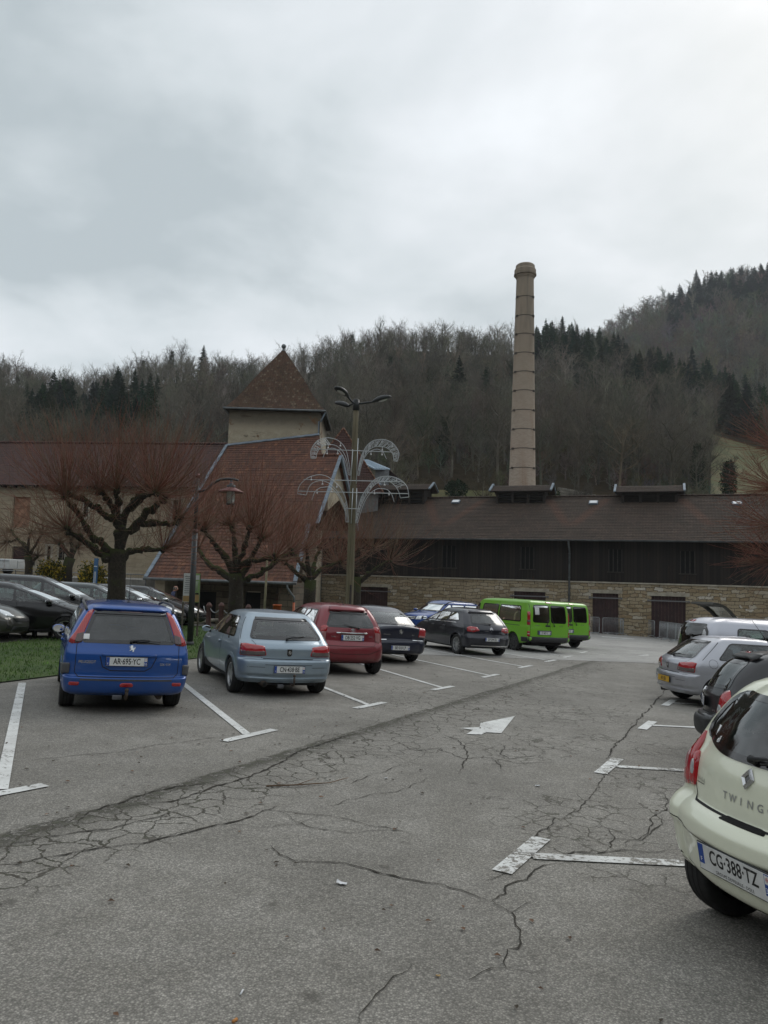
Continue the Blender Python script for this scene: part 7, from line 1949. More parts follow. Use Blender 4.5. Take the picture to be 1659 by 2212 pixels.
PF = [bare_tree(71 + i, 13, .36, 9, 5, 5, 1, .075).arr() for i in range(3)]
PC = [conifer(91 + i, 15.5, .29, 22, 12, irregular=.15).arr() for i in range(3)]
PP = [conifer(96 + i, 13, .32, 14, 12, irregular=.3).arr() for i in range(2)]
def ivy_proto(seed):
 T = bare_tree(seed, 12, .24, 8, 5, 5, 1, .04); rg = np.random.default_rng(seed + 5)
 for _ in range(520):
  z = rg.uniform(.5, 9.5); rr2 = (.35 + .55 * math.sin(min(1, z / 9.5) * 3.0)) * rg.uniform(.4, 1.1); an = rg.uniform(0, 6.28)
  p = np.array((rr2 * math.cos(an), rr2 * math.sin(an), z)); d = rg.normal(size=3) * .22; T.ribbon([p, p + d], .28, .12, rg)
 return T
PI = [ivy_proto(201).arr()]
BARE = [(.125, .114, .086), (.138, .116, .088), (.108, .108, .074), (.165, .152, .122), (.100, .090, .070), (.130, .121, .093)]
GRN = [(.018, .036, .017), (.024, .044, .020), (.015, .030, .017)]
def rz_m(a, s_, sz): c_, n_ = math.cos(a), math.sin(a); return np.array(((c_ * s_, -n_ * s_, 0), (n_ * s_, c_ * s_, 0), (0, 0, sz)))
def in_poly(x, y, P): return inside((x, y), P)
CON = [([(50, 872), (180, 860), (345, 872), (335, 970), (40, 970)], .85), ([(1150, 722), (1295, 735), (1295, 800), (1150, 790)], .7), ([(1285, 752), (1450, 788), (1590, 828), (1560, 866), (1420, 841), (1290, 815)], .62), ([(840, 800), (1060, 830), (1060, 900), (860, 880)], .10), ([(1540, 840), (1660, 840), (1660, 990), (1590, 990)], .5)]
def region(x, y):
 for P, pr in CON:
  if in_poly(x, y, P) and rng.random() < pr: return 'con'
 return 'bare'
inst_b = []; inst_c = []; inst_f = []
r = 84.0
while r < 312:
 sp_ = 4.6 if r < 150 else 4.8
 n = int(R(72) * r / sp_)
 for i in range(n):
  az = R(-36) + R(72) * (i + rng.uniform(-.45, .45) + .5) / n; rr_ = r + rng.uniform(-2.2, 2.2); x = az_px(az)
  if x < 700 and rr_ < 100: continue
  if 850 < x < 1545 and rr_ < 116: continue
  if x >= 1540 and rr_ < 208: continue
  if 410 < x < 545 and rr_ < 134: continue
  z = hill_z(rr_, az) ; P = (rr_ * math.sin(az), rr_ * math.cos(az), z); px, py = proj(P)
  k = 'bare' if (px < 400 and rr_ > 240) else region(px, py - 45); s_ = rng.uniform(.6, .98); A = rz_m(rng.uniform(0, 6.28), s_, s_ * rng.uniform(.9, 1.15))
  if k == 'con': inst_c.append((rng.randrange(3), A, np.array(P), tuple(q * rng.uniform(.7, 1.3) for q in rng.choice(GRN))))
  else:
   red = mnoise.noise(Vector((P[0] * .02, P[1] * .02, 7))); col = rng.choice(BARE[:2] + BARE[4:]) if red > .05 else rng.choice(BARE)
   kk = rng.uniform(.6, 1.35); col = tuple(q * kk * rng.uniform(.93, 1.07) for q in col)
   if rng.random() < .05: inst_b.append((8 + 2, A, np.array(P), (.022, .032, .014)))
   else: inst_b.append((7 + rng.randrange(3) if rr_ < 165 else rng.randrange(7), A, np.array(P), col))
 r += 4.5
r = 360.0
while r < 556:
 n = int(R(34) * r / 6.0)
 for i in range(n):
  az = R(6) + R(34) * (i + rng.uniform(-.4, .4) + .5) / n; rr_ = r + rng.uniform(-3, 3); x = az_px(az); z = hill_z(rr_, az, False)
  P = (rr_ * math.sin(az), rr_ * math.cos(az), z); px, py = proj(P); s_ = rng.uniform(.8, 1.25); A = rz_m(rng.uniform(0, 6.28), s_ * 1.25, s_)
  up_ = float(np.interp(px, [p[0] for p in FAR], [p[1] for p in FAR]))
  if px > 1440 and py < up_ + 95 and rng.random() < .72: inst_f.append((3 + rng.randrange(2), A, np.array(P), tuple(q * rng.uniform(.8, 1.3) for q in (.014, .026, .018))))
  else: inst_f.append((rng.randrange(3), A, np.array(P), tuple(q * rng.uniform(.75, 1.2) for q in rng.choice(BARE))))
 r += 6.0
tag(merge('bare_woodland', PB + PD + PI, inst_b, ['wood_tint']), kind='stuff')
tag(merge('conifer_woodland', PC, inst_c, ['wood_tint']), kind='stuff')
tag(merge('far_woodland', PF + PP, inst_f, ['wood_tint']), kind='stuff')
# undergrowth on the slope: short stems and brush between the trees
inst_u = []
PU = [bare_tree(301 + i, 3.2, .5, 8, 4, 5, 1, .03).arr() for i in range(3)]
for _ in range(1500):
 az = R(rng.uniform(-35, 35)); rr_ = rng.uniform(100, 190); x = az_px(az)
 if 850 < x < 1545 and rr_ < 114: continue
 if x >= 1540 and rr_ < 205: continue
 s_ = rng.uniform(.6, 1.4); inst_u.append((rng.randrange(3), rz_m(rng.uniform(0, 6.28), s_, s_), np.array((rr_ * math.sin(az), rr_ * math.cos(az), hill_z(rr_, az))), tuple(q * rng.uniform(.7, 1.2) for q in rng.choice(BARE))))
tag(merge('hillside_brush', PU, inst_u, ['wood_tint']), kind='stuff')
# ------------------------------------------------------------------ trees one can tell apart
def tint_obj(name, tb, col, parent):
 v, f = tb.arr(); me = bpy.data.meshes.new(name); me.from_pydata(v.tolist(), [], f.tolist()); a = me.attributes.new('tint', 'FLOAT_COLOR', 'POINT')
 a.data.foreach_set('color', np.tile(np.array((*col, 1), np.float32), (len(v), 1)).ravel()); me.materials.append(M['wood_tint']); o = bpy.data.objects.new(name, me); COL.objects.link(o); o.parent = parent; return o
def single_tree(kind, px, r, label, H, col, seed, group=None, z=None, wt=.03, near=True, tcol=None):
 az = math.atan((px - CX) / F_); P = Vector((r * math.sin(az), r * math.cos(az), (hill_z(r, az, near) if z is None else z)))
 name = {'con': 'conifer_tree', 'ivy': 'ivy_clad_tree', 'bare': 'bare_tree', 'pale': 'bare_tree', 'bush': 'evergreen_bush'}[kind]
 e = empty(name, label, 'tree' if kind != 'bush' else 'bush', Matrix.Translation(P), group); T, C = TB(), TB()
 if kind == 'con': conifer(seed, H, .25, 24, 12, C, T)
 elif kind == 'bush':
  rg = np.random.default_rng(seed); T.tube([(0, 0, -.3), (0, 0, H * .6)], .08, .03, 5)
  for _ in range(900):
   q = rg.normal(size=3); q /= np.linalg.norm(q); q *= rg.uniform(.55, 1) ; p = q * (H * .55, H * .55, H * .45) + (0, 0, H * .5); C.ribbon([p, p + rg.normal(size=3) * .18], .2, .08, rg)
 else: bare_tree(seed, H, .34 if kind != 'ivy' else .26, 11, 7, 7, 3, wt, C, T)
 tint_obj('trunk', T, tcol or tuple(q * 1.1 for q in BARE[0]), e); tint_obj('crown', C, col, e)
 if kind == 'ivy':
  I = TB(); rg = np.random.default_rng(seed + 3)
  for _ in range(1500):
   zz = rg.uniform(.3, H * .82); rr2 = (.3 + .75 * math.sin(min(1, zz / (H * .82)) * 3.0)) * rg.uniform(.3, 1.1); an = rg.uniform(0, 6.28)
   p = np.array((rr2 * math.cos(an), rr2 * math.sin(an), zz)); I.ribbon([p, p + rg.normal(size=3) * .2], .24, .1, rg)
  tint_obj('ivy', I, (.016, .030, .011), e)
 return e
single_tree('con', 421, 297, 'single spruce on the skyline left of the tower', 15, (.014, .028, .014), 401)
single_tree('ivy', 352, 298, 'tall ivy covered tree on the skyline, left of the lone spruce', 15, (.05, .045, .035), 402)
single_tree('bare', 372, 296, 'tallest bare tree on the left skyline, behind the ivy covered one', 16, (.07, .06, .05), 403)
single_tree('ivy', 290, 296, 'ivy clad skyline tree, leftmost of the green topped ones', 12.5, (.05, .045, .035), 404)
single_tree('con', 1212, 296, 'highest spruce on the skyline right of the chimney', 15.5, (.012, .026, .014), 405)
single_tree('con', 1180, 297, 'dark spruce just right of the chimney on the skyline', 12.5, (.012, .024, .012), 406)
single_tree('con', 1245, 297, 'narrow spruce second from the highest one right of the chimney', 13, (.012, .024, .012), 407)
single_tree('con', 1270, 297, 'last spruce before the skyline dips right of the chimney', 12.5, (.012, .024, .012), 408)
single_tree('con', 1510, 540, 'broad dark pine standing proud on the far right skyline', 19, (.013, .024, .017), 409, near=False)
single_tree('pale', 478, 150, 'pale stemmed birch with bare twigs left of the tower', 11, (.11, .10, .088), 410, tcol=(.22, .21, .19))
single_tree('bare', 1035, 100, 'spreading bare tree in the meadow left of the chimney', 9, (.085, .072, .048), 411)
single_tree('bare', 1268, 101, 'low spreading bare fruit tree right of the chimney', 6.5, (.075, .068, .058), 412)
single_tree('ivy', 1512, 128, 'bare tree with green ivy on its trunk above right roof vent', 10.5, (.07, .06, .045), 413)
single_tree('ivy', 1578, 122, 'leaning ivy clad tree nearest the right edge of the wood', 9, (.06, .05, .04), 414)
single_tree('bush', 1182, 108, 'rounded evergreen bush just right of the chimney foot', 3.4, (.018, .034, .012), 415)
single_tree('bush', 985, 110, 'dark evergreen bush between wooden pole and chimney', 3.2, (.013, .026, .010), 416)
# the tumbled stone terrace wall in the meadow
M['field_stone'] = simple('field_stone', (.16, .145, .12), .95, var=.4, vscale=1.2)
mb = MB(); k = 0
for i in range(34):
 x = 1208 + i * 3.4; az = math.atan((x - CX) / F_); r = 112 - .05 * i; zz = hill_z(r, az)
 for j in range(3): mb.box((r * math.sin(az) + rng.uniform(-.05, .05), r * math.cos(az) + rng.uniform(-.06, .06), zz + .25 + j * .42), (.26 * rng.uniform(.8, 1.2), .5, .4), 0, rz=rng.uniform(-.2, .2), bev=.06)
tag(mb.build('field_wall', ['field_stone']), 'low grey drystone wall in the meadow behind the shed roof', 'wall')
# ------------------------------------------------------------------ pollarded trees
m, t, b = mat('mossy_bark'); g = t.new('ShaderNodeNewGeometry'); p = g.outputs['Position']; n1, _ = t.noise(p, 3.0, 5, .7); n2, _ = t.noise(p, 22, 5, .75)
sx = t.new('ShaderNodeSeparateXYZ'); t.set(sx.inputs[0], g.outputs['Normal'])
c = t.mix(t.sm(n2, .3, .7), (.020, .016, .012), (.060, .048, .035))
mo = t.sm(t.math('ADD', t.math('MULTIPLY', sx.outputs[2], .45), n1), .50, .82)
c = t.mix(t.math('MULTIPLY', mo, .9), c, (.045, .058, .012)); c = t.mix(t.math('MULTIPLY', t.sm(t.noise(p, 5, 3, .6)[0], .66, .72), .6), c, (.17, .17, .15))
t.set(b.inputs['Base Color'], c); b.inputs['Roughness'].default_value = 1.0; t.set(b.inputs['Normal'], t.bump(n2, 1.0, .05)); M['mossy_bark'] = m
M['red_shoots'] = simple('red_shoots', (.185, .062, .036), .7, var=.3, vscale=1.5); M['brown_shoots'] = simple('brown_shoots', (.165, .105, .062), .75, var=.35, vscale=1.5)
def pollard(label, base_px, Y, trunk_w, limbs, seed, sh_len=(1.1, 2.0), nsh=70, group=None, conv=None, spread_y=1.3, red=.6, up_bias=1.0, bias=(0, 0, 0), r_sh=.0065):
 """limbs: lists of photo points along each branch; depth is added so the crown is as deep as it is wide"""
 rg = random.Random(seed); conv = conv or (lambda q: q)
 bp = at(*conv(base_px), Y); bx, by = bp.x, bp.y; bzz = gz(bx, by) - .15
 e = empty('pollarded_tree', label, 'tree', Matrix.Translation((bx, by, bzz)), group); inv = Vector((bx, by, bzz))
 def W(q, dy): x, y = conv(q); return at(x, y, Y + dy) - inv
 tb = MB(); knobs = []; along = []
 trunk = limbs[0]; tp = [Vector((0, 0, 0))] + [W(q, 0) for q in trunk[1:]]
 n = len(tp); rr_ = [trunk_w * .62] + [trunk_w * .5] * (n - 2) + [trunk_w * .52]
 tb.tube(tp, rr_, 14, 0)
 lb = MB()
 for li, L in enumerate(limbs[1:]):
  dy = rg.uniform(-1, 1) * spread_y; pts = []; k = len(L)
  for i, q in enumerate(L):
   pts.append(W(q, dy * (i / (k - 1)) ** 1.2))
  fine = []
  for a, b_ in zip(pts, pts[1:]):
   for j in range(3): fine.append(a.lerp(b_, j / 3) + Vector((rg.gauss(0, .018), rg.gauss(0, .018), rg.gauss(0, .018))))
  fine.append(pts[-1]); m_ = len(fine); r0 = trunk_w * .25; r1 = trunk_w * .11
  rad = [(r0 + (r1 - r0) * (i / (m_ - 1)) ** .8) * rg.uniform(.82, 1.22) for i in range(m_)]
  lb.tube(fine, rad, 10, 0)
  d = (fine[-1] - fine[-2]).normalized()
  for j in range(5): lb.ball(tuple(fine[-1] + Vector((rg.gauss(0, .05), rg.gauss(0, .05), rg.gauss(0, .05)))), r1 * rg.uniform(.9, 1.5), 0, nu=8, nv=6)
  for i in range(3, m_ - 1, 2): lb.ball(tuple(fine[i] + Vector((rg.gauss(0, .02), rg.gauss(0, .02), rg.gauss(0, .02)))), rad[i] * rg.uniform(1.0, 1.25), 0, nu=8, nv=6)
  knobs.append((fine[-1], d, 1.0));
  for i in range(m_ // 3, m_ - 1): along.append((fine[i], (fine[i + 1] - fine[i]).normalized(), rad[i]))
 tb.build('trunk', ['mossy_bark'], e); lb.build('limbs', ['mossy_bark'], e)
 S = MB()
 def shoot(p, d, L, r_, mi, upk):
  pts = [p]; d = d.normalized(); k = 5; st = L / k
  for i in range(k):
   d = (d + Vector((rg.gauss(0, .085), rg.gauss(0, .085), rg.gauss(0, .07) + upk * .17))).normalized(); pts.append(pts[-1] + d * st)
  S.tube(pts, [r_ * (1 - .65 * i / k) for i in range(k + 1)], 3, mi, cap=False)
  return pts, d
 B_ = Vector(bias)
 for (p, d, w_) in knobs:
  for _ in range(int(nsh * rg.uniform(.95, 1.5))):
   q = Vector((rg.gauss(0, 1), rg.gauss(0, 1), rg.gauss(0, 1))).normalized(); dd = d * .5 + q * 1.1 + Vector((0, 0, .28 * up_bias)) + B_
   L = rg.uniform(*sh_len); mi = 0 if rg.random() < red else 1
   if q.z < -.5 and rg.random() < .6: L *= .5
   pts, d2 = shoot(p + q * .06, dd, L, r_sh * rg.uniform(.7, 1.3), mi, 1.0 * up_bias)
   for _ in range(2):
    i = rg.randrange(2, 5); d3 = d2 + Vector((rg.gauss(0, .4), rg.gauss(0, .4), rg.gauss(0, .3))); shoot(pts[i], d3, L * rg.uniform(.2, .4), r_sh * .55, mi, .6)
 for (p, d, r_) in along:
  for _ in range(max(1, int(nsh * .055))):
   q = Vector((rg.gauss(0, 1), rg.gauss(0, 1), rg.gauss(0, 1))).normalized(); dd = q + Vector((0, 0, .5 * up_bias)) + B_
   L = rg.uniform(.35, sh_len[1] * .8) * (1 if q.z > -.2 else .5); shoot(p + q * r_ * .8, dd, L, r_sh * .8, 1 if rg.random() > red * .6 else 0, .9 * up_bias)
 S.build('shoots', ['red_shoots', 'brown_shoots'], e); return e
c6 = lambda q: (q[0] * .2667, 885 + q[1] * .2667)
c7 = lambda q: (387 + q[0] * .3334, 719 + q[1] * .3334)
pollard('big pollarded tree with mossy limbs and red shoots behind the blue estate', (940, 1560), 19.5, .43, [
 [(940, 1700), (945, 1450), (948, 1250), (955, 1190), (965, 1130)],
 [(930, 1240), (870, 1200), (790, 1150), (720, 1090), (640, 1040), (590, 1000), (540, 960)],
 [(925, 1200), (860, 1120), (790, 1060), (740, 1030), (690, 950), (640, 850), (560, 760), (530, 700)],
 [(965, 1150), (960, 1000), (930, 890), (850, 850), (760, 780), (680, 730), (590, 700), (530, 660)],
 [(965, 1140), (965, 950), (950, 800), (945, 720), (940, 640)], [(955, 880), (900, 760), (850, 690), (800, 650)],
 [(970, 1080), (990, 950), (1020, 830), (1090, 740), (1150, 670), (1190, 630)], [(1060, 790), (1150, 700), (1260, 660)],
 [(970, 1120), (1020, 1000), (1110, 930), (1180, 830), (1260, 780), (1310, 740), (1325, 690)],
 [(1050, 980), (1120, 930), (1230, 900), (1330, 930), (1410, 920), (1450, 880)], [(975, 1220), (1010, 1190), (1070, 1150), (1160, 1130), (1240, 1140), (1330, 1120)],
], 1, (1.2, 2.35), 78, 'pollarded trees along the lawn', c6, 1.2, .62)
pollard('pollarded tree with forked mossy limbs behind the ice blue hatchback', (365, 1790), 25, .46, [
 [(365, 1900), (368, 1720), (370, 1620), (368, 1560)], [(355, 1600), (270, 1545), (200, 1510), (150, 1450), (120, 1400)], [(360, 1570), (300, 1450), (230, 1370), (180, 1310), (160, 1270)],
 [(368, 1560), (362, 1400), (350, 1330), (330, 1240)], [(372, 1550), (390, 1470), (420, 1400), (440, 1320), (460, 1260)], [(380, 1600), (420, 1550), (450, 1500), (490, 1420), (535, 1330)],
 [(385, 1620), (440, 1595), (530, 1560), (610, 1500), (680, 1450), (720, 1425)], [(385, 1510), (450, 1475), (520, 1470), (620, 1455)],
], 2, (1.3, 2.6), 75, 'pollarded trees along the lawn', c7, 1.2, .6)
pollard('smaller pollarded tree behind the red hatchback', (842, 1760), 31, .48, [
 [(840, 1850), (845, 1700), (850, 1600)], [(835, 1610), (790, 1580), (740, 1540), (690, 1490)], [(848, 1600), (835, 1520), (828, 1470), (820, 1400)], [(855, 1600), (870, 1520), (890, 1450), (915, 1390)], [(860, 1590), (900, 1545), (960, 1510), (1040, 1485)], [(845, 1560), (780, 1480), (750, 1420)],
], 3, (1.2, 2.4), 70, 'pollarded trees along the lawn', c7, 1.2, .55)
pollard('pollarded tree partly hidden by the tall wooden pole', (1140, 1760), 35, .52, [
 [(1135, 1850), (1140, 1700), (1145, 1580)], [(1148, 1590), (1165, 1490), (1210, 1440), (1260, 1390)], [(1155, 1630), (1200, 1590), (1250, 1550), (1310, 1505), (1370, 1475)], [(1148, 1580), (1150, 1480), (1155, 1400)], [(1140, 1590), (1090, 1530), (1050, 1500), (1010, 1485)],
], 4, (1.6, 3.0), 75, 'pollarded trees along the lawn', c7, 1.2, .3)
pollard('small gnarled tree in front of the pale building near the left edge', (235, 1330), 43, .40, [
 [(235, 1400), (235, 1260), (225, 1180)], [(230, 1230), (270, 1220), (300, 1200), (305, 1180)], [(225, 1180), (200, 1090), (150, 1050), (60, 1070)], [(225, 1180), (235, 1060), (250, 1000)], [(225, 1200), (190, 1100), (110, 1010), (90, 980)], [(232, 1190), (290, 1090), (350, 1000)],
], 5, (.8, 2.0), 60, None, c6, 1.0, .05, .15, r_sh=.012)
pollard('small thick trunked tree between the yellow bushes', (545, 1350), 43, .55, [
 [(545, 1420), (545, 1280), (570, 1200)], [(570, 1210), (600, 1150), (630, 1110)], [(565, 1200), (520, 1120), (480, 1080)], [(570, 1200), (580, 1100), (570, 1040)],
], 6, (.9, 2.2), 80, None, c6, 1.0, .1, .4, r_sh=.011)
# a tree standing just outside the right edge, its reddish twigs reaching in
pollard('bare reddish twigs of a tree reaching in from the right edge', (1800, 1400), 22, .22, [
 [(1800, 1400), (1800, 1250), (1795, 1150)], [(1795, 1200), (1760, 1190), (1710, 1200), (1672, 1205)], [(1795, 1170), (1750, 1140), (1705, 1130), (1668, 1135)], [(1795, 1150), (1760, 1090), (1715, 1060), (1672, 1052)], [(1795, 1140), (1770, 1040), (1725, 990), (1680, 968)], [(1795, 1140), (1810, 1020), (1790, 930)],
], 8, (.9, 1.8), 80, None, None, 1.0, .75, .12, (-.75, 0, .1), .0075)
# ------------------------------------------------------------------ street furniture
M['pole_wood'] = None
m, t, b = mat('pole_wood'); co = t.new('ShaderNodeTexCoord').outputs['Object']; n1, _ = t.noise(t.scale(co, 14, 14, .7), 1.0, 5, .7); n2, _ = t.noise(co, 1.2, 4, .6)
c = t.mix(t.sm(n1, .3, .7), (.085, .068, .040), (.19, .165, .11)); c = t.mix(t.sm(n2, .4, .7, 0, .5), c, (.12, .115, .06)); t.set(b.inputs['Base Color'], c); b.inputs['Roughness'].default_value = .95; t.set(b.inputs['Normal'], t.bump(n1, .8, .02)); M['pole_wood'] = m
M['black_metal'] = simple('black_metal', (.018, .02, .021), .45, .3)
M['grey_post'] = simple('grey_post', (.055, .058, .060), .5, .3, var=.2, vscale=3)
M['lamp_red'] = simple('lamp_red', (.17, .065, .06), .5, .2)
M['frame_white'] = simple('frame_white', (.50, .53, .54), .4, .5)
M['bulb'] = simple('bulb', (.6, .6, .6), .2)
M['galv'] = simple('galv', (.33, .35, .36), .5, .6, var=.2)
M['bollard_red'] = simple('bollard_red', (.075, .034, .028), .8, var=.3)
M['bin_orange'] = simple('bin_orange', (.48, .10, .02), .55)
M['log_wood'] = simple('log_wood', (.17, .155, .125), .95, var=.4, vscale=3)
M['board_white'] = simple('board_white', (.55, .56, .55), .5); M['board_green'] = simple('board_green', (.22, .33, .13), .5); M['board_tan'] = simple('board_tan', (.34, .22, .09), .5)
M['blue_post'] = simple('blue_post', (.02, .09, .20), .5); M['white_box'] = simple('white_box', (.50, .52, .52), .45, var=.08)
M['lens_glass'] = simple('lens_glass', (.42, .43, .40), .15, coat=1.0)
PY = 29.0; S29 = PY / F_
pb = at(754, 1308, PY); ptop = at(769.5, 886, PY); pz = gz(pb.x, PY)
pole = empty('wooden_lamp_post', 'tall round wooden pole carrying three black street lamps', 'street lamp', Matrix.Translation((pb.x, PY, pz)))
def LP(x, y, d=0.0): return at(x, y, PY + d) - Vector((pb.x, PY, pz))
mb = MB(); tp = LP(769.5, 886); mb.tube([Vector((tp.x * (u - .0) * .62 + 0, 0, tp.z * u)) if u < 1 else Vector((tp.x * .62, 0, tp.z)) for u in np.linspace(0, 1, 12)], list(np.linspace(.165, .105, 12)), 14, 0); mb.build('pole', ['pole_wood'], pole)
tp = Vector((tp.x * .62, 0, tp.z))
mb = MB(); mb.tube([Vector((.02, -.16, 0)), Vector((.05, -.15, 2.0))], .04, 4, 0); mb.build('cable_guard', ['old_timber'], pole)
mb = MB(); mb.tube([tp - Vector((0, 0, .02)), tp + Vector((0, 0, .38))], [.125, .125], 14, 0); mb.ball(tuple(tp + Vector((0, 0, .38))), .125, 0, sz=.4)
mb.build('pole_cap', ['black_metal'], pole)
for (dx, dy, rise, ln) in ((-.75, -.85, .22, .52), (-.80, .60, -.04, .42), (1.0, -.10, .10, .70)):
 d = Vector((dx, dy, 0)).normalized(); mb = MB(); a = tp + Vector((0, 0, .24)); e_ = a + d * ln + Vector((0, 0, rise))
 mb.tube([a, a + d * .2 + Vector((0, 0, .02)), e_], .038, 8, 0); ar = mb.build('bracket_arm', ['black_metal'], pole)
 hd = (d * .92 + Vector((0, 0, .28))).normalized(); sd = hd.cross(Vector((0, 0, 1))).normalized(); up3 = sd.cross(hd)
 Tm = Matrix(((hd.x, sd.x, up3.x, e_.x), (hd.y, sd.y, up3.y, e_.y), (hd.z, sd.z, up3.z, e_.z), (0, 0, 0, 1)))
 mb = MB(); prof = [(-.08, .05, .05), (.0, .09, .09), (.12, .15, .13), (.28, .19, .15), (.45, .19, .13), (.58, .145, .09), (.65, .07, .04), (.67, .01, .01)]
 vs = []; n = 14
 for (x, w_, h_) in prof:
  for k in range(n): q = 6.2832 * k / n; vs.append((x, w_ * math.cos(q), h_ * math.sin(q) * (1 if math.sin(q) > 0 else .45)))
 fs = [(i * n + k, i * n + (k + 1) % n, (i + 1) * n + (k + 1) % n, (i + 1) * n + k) for i in range(len(prof) - 1) for k in range(n)]
 mb.add(vs, fs, 0, True, Tm); h_o = mb.build('lamp_head', ['black_metal'], pole)
 mb = MB(); mb.ball((.32, 0, -.035), 1, 0, Tm, sx=.21, sy=.125, sz=.055, nu=16, nv=8); mb.build('lamp_glass', ['lens_glass'], h_o)
fq = lambda q: (608.4 + q[0] * .2, 818.6 + q[1] * .2)
def festive(label, sprays, bars, top_px):
 o = at(*fq(top_px), PY - .22); e = empty('festive_light_frame', label, 'light decoration', Matrix.Translation(o), 'festive light frames on the wooden pole')
 W = lambda q, d=0: at(*fq(q), PY - .22 + d) - o
 def spl(pts, n=60):
  p = np.array(pts, float); s = np.r_[0, np.cumsum(np.hypot(*np.diff(p, axis=0).T))]
  q = np.linspace(0, s[-1], n); return [(float(pchip(s, p[:, 0], [v])[0]), float(pchip(s, p[:, 1], [v])[0])) for v in q]
 for (arcs, lat) in sprays:
  mb = MB(); S = [spl(a) for a in arcs]
  for k, a in enumerate(S): mb.tube([W(q) for q in a], .0125 if k == 0 else .011, 6, 0)
  a, b_ = S[0], S[1]
  mb.tube([W(a[-1]), W(b_[-1])], .014, 6, 0); mb.tube([W(a[0]), W(S[2][0])], .012, 6, 0)
  i0, i1 = lat; rg = random.Random(len(arcs[0]) + int(arcs[0][0][0]))
  for i in range(i0, i1):
   u = rg.uniform(-.5, .5); j = min(59, max(0, i + rg.randrange(-1, 2)))
   mb.tube([W(a[i]), W(b_[j])], .0085, 4, 0, cap=False)
   if rg.random() < .6: mb.tube([W(a[i]).lerp(W(b_[j]), .5), W(a[min(59, i + 1)]).lerp(W(b_[min(59, i + 1)]), rg.uniform(.1, .9))], .007, 4, 0, cap=False)
  so = mb.build('spray', ['frame_white'], e)
  bb = MB()
  for (k, i) in ((0, 26), (0, 44), (1, 40), (2, 34), (2, 48)):
   p = W(S[k][i]); bb.tube([p, p + Vector((0, 0, -.10))], .012, 6, 0); bb.ball(tuple(p + Vector((0, 0, -.13))), .036, 0, nu=8, nv=6)
  bb.build('bulbs', ['bulb'], so)
 for (p, q) in bars:
  mb = MB(); mb.tube([W(p, .02), W(q, .02)], .015, 6, 0); mb.build('cross_bar', ['frame_white'], e)
 return e
UL = [[(745, 1040), (735, 960), (720, 870), (700, 780), (660, 710), (590, 655), (500, 635), (410, 655), (345, 715), (312, 800), (318, 860)], [(732, 1040), (715, 940), (690, 840), (640, 760), (560, 712), (500, 708), (420, 745), (383, 800), (372, 855)], [(720, 1035), (700, 930), (660, 830), (600, 765), (540, 748), (480, 780), (445, 850)]]
UR = [[(818, 1040), (835, 930), (870, 810), (930, 710), (1010, 660), (1090, 652), (1170, 675), (1235, 735), (1268, 810), (1250, 890)], [(830, 1045), (850, 940), (890, 840), (950, 760), (1030, 728), (1110, 735), (1170, 770), (1205, 830), (1212, 885)], [(840, 1040), (855, 960), (890, 860), (950, 785), (1030, 758), (1090, 785), (1132, 865)]]
LL = [[(725, 1545), (715, 1450), (700, 1330), (650, 1200), (560, 1100), (470, 1045), (410, 1035), (320, 1052), (240, 1100), (185, 1170), (170, 1240)], [(710, 1545), (695, 1430), (650, 1300), (580, 1190), (500, 1120), (430, 1098), (360, 1112), (300, 1160), (265, 1255)], [(695, 1545), (685, 1430), (640, 1310), (570, 1210), (500, 1165), (420, 1175), (360, 1220), (325, 1310)]]
LR = [[(795, 1545), (820, 1420), (860, 1280), (920, 1180), (1000, 1090), (1080, 1055), (1150, 1050), (1230, 1065), (1310, 1110), (1360, 1180), (1375, 1275)], [(810, 1545), (840, 1430), (885, 1310), (940, 1220), (1010, 1140), (1080, 1110), (1150, 1108), (1220, 1150), (1265, 1220), (1282, 1285)], [(825, 1550), (860, 1420), (910, 1300), (980, 1215), (1060, 1182), (1130, 1192), (1190, 1250), (1215, 1330)]]
festive('upper white festive light frame of curling arches on the wooden pole', [(UL, (38, 59)), (UR, (4, 59))], [((320, 755), (1205, 790)), ((940, 782), (1080, 784)), ((768, 760), (745, 1150)), ((826, 640), (806, 1130))], (790, 900))
festive('lower and wider white festive light frame on the wooden pole', [(LL, (10, 14)), (LR, (2, 52))], [((238, 1086), (1300, 1110)), ((170, 1212), (1372, 1240)), ((680, 1398), (850, 1404)), ((770, 1180), (750, 1560)), ((812, 1180), (800, 1560))], (790, 1300))
# lantern on a curved arm
SY = 20.3; sb = G(410, 1395); so_ = Vector((sb.x, sb.y, sb.z))
sl = empty('street_lamp', 'slim grey lamp post with a curved arm and hanging red lantern', 'street lamp', Matrix.Translation(so_))
W = lambda x, y, d=0: at(x, y, sb.y + d) - so_
topz = W(425, 1032).z
mb = MB(); mb.tube([Vector((0, 0, 0)), Vector((0, 0, .12))], [.12, .11], 14, 0); mb.tube([Vector((0, 0, .1)), Vector((W(419, 1150).x * .35, 0, W(419, 1150).z))], [.085, .075], 14, 0)
px_ = W(419, 1150).x * .35; mb.tube([Vector((px_, 0, W(419, 1150).z)), Vector((px_ * 1.3, 0, topz))], [.055, .05], 12, 0); mb.build('post', ['grey_post'], sl)
mb = MB(); z_ = W(419, 1148).z; mb.lathe([(.076, -.04), (.09, -.03), (.09, .03), (.057, .06)], 14, 0, Matrix.Translation((px_, 0, z_))); mb.build('red_collar', ['lamp_red'], sl); mb = MB(); mb.ball((px_ * 1.3, 0, topz + .05), .075, 0); mb.build('ball_finial', ['lamp_red'], sl)
A = [W(408, 1060), W(428, 1062), W(447, 1059), W(457, 1049), W(466, 1041), W(478, 1036), W(492, 1034), W(505, 1035), W(515, 1038)]
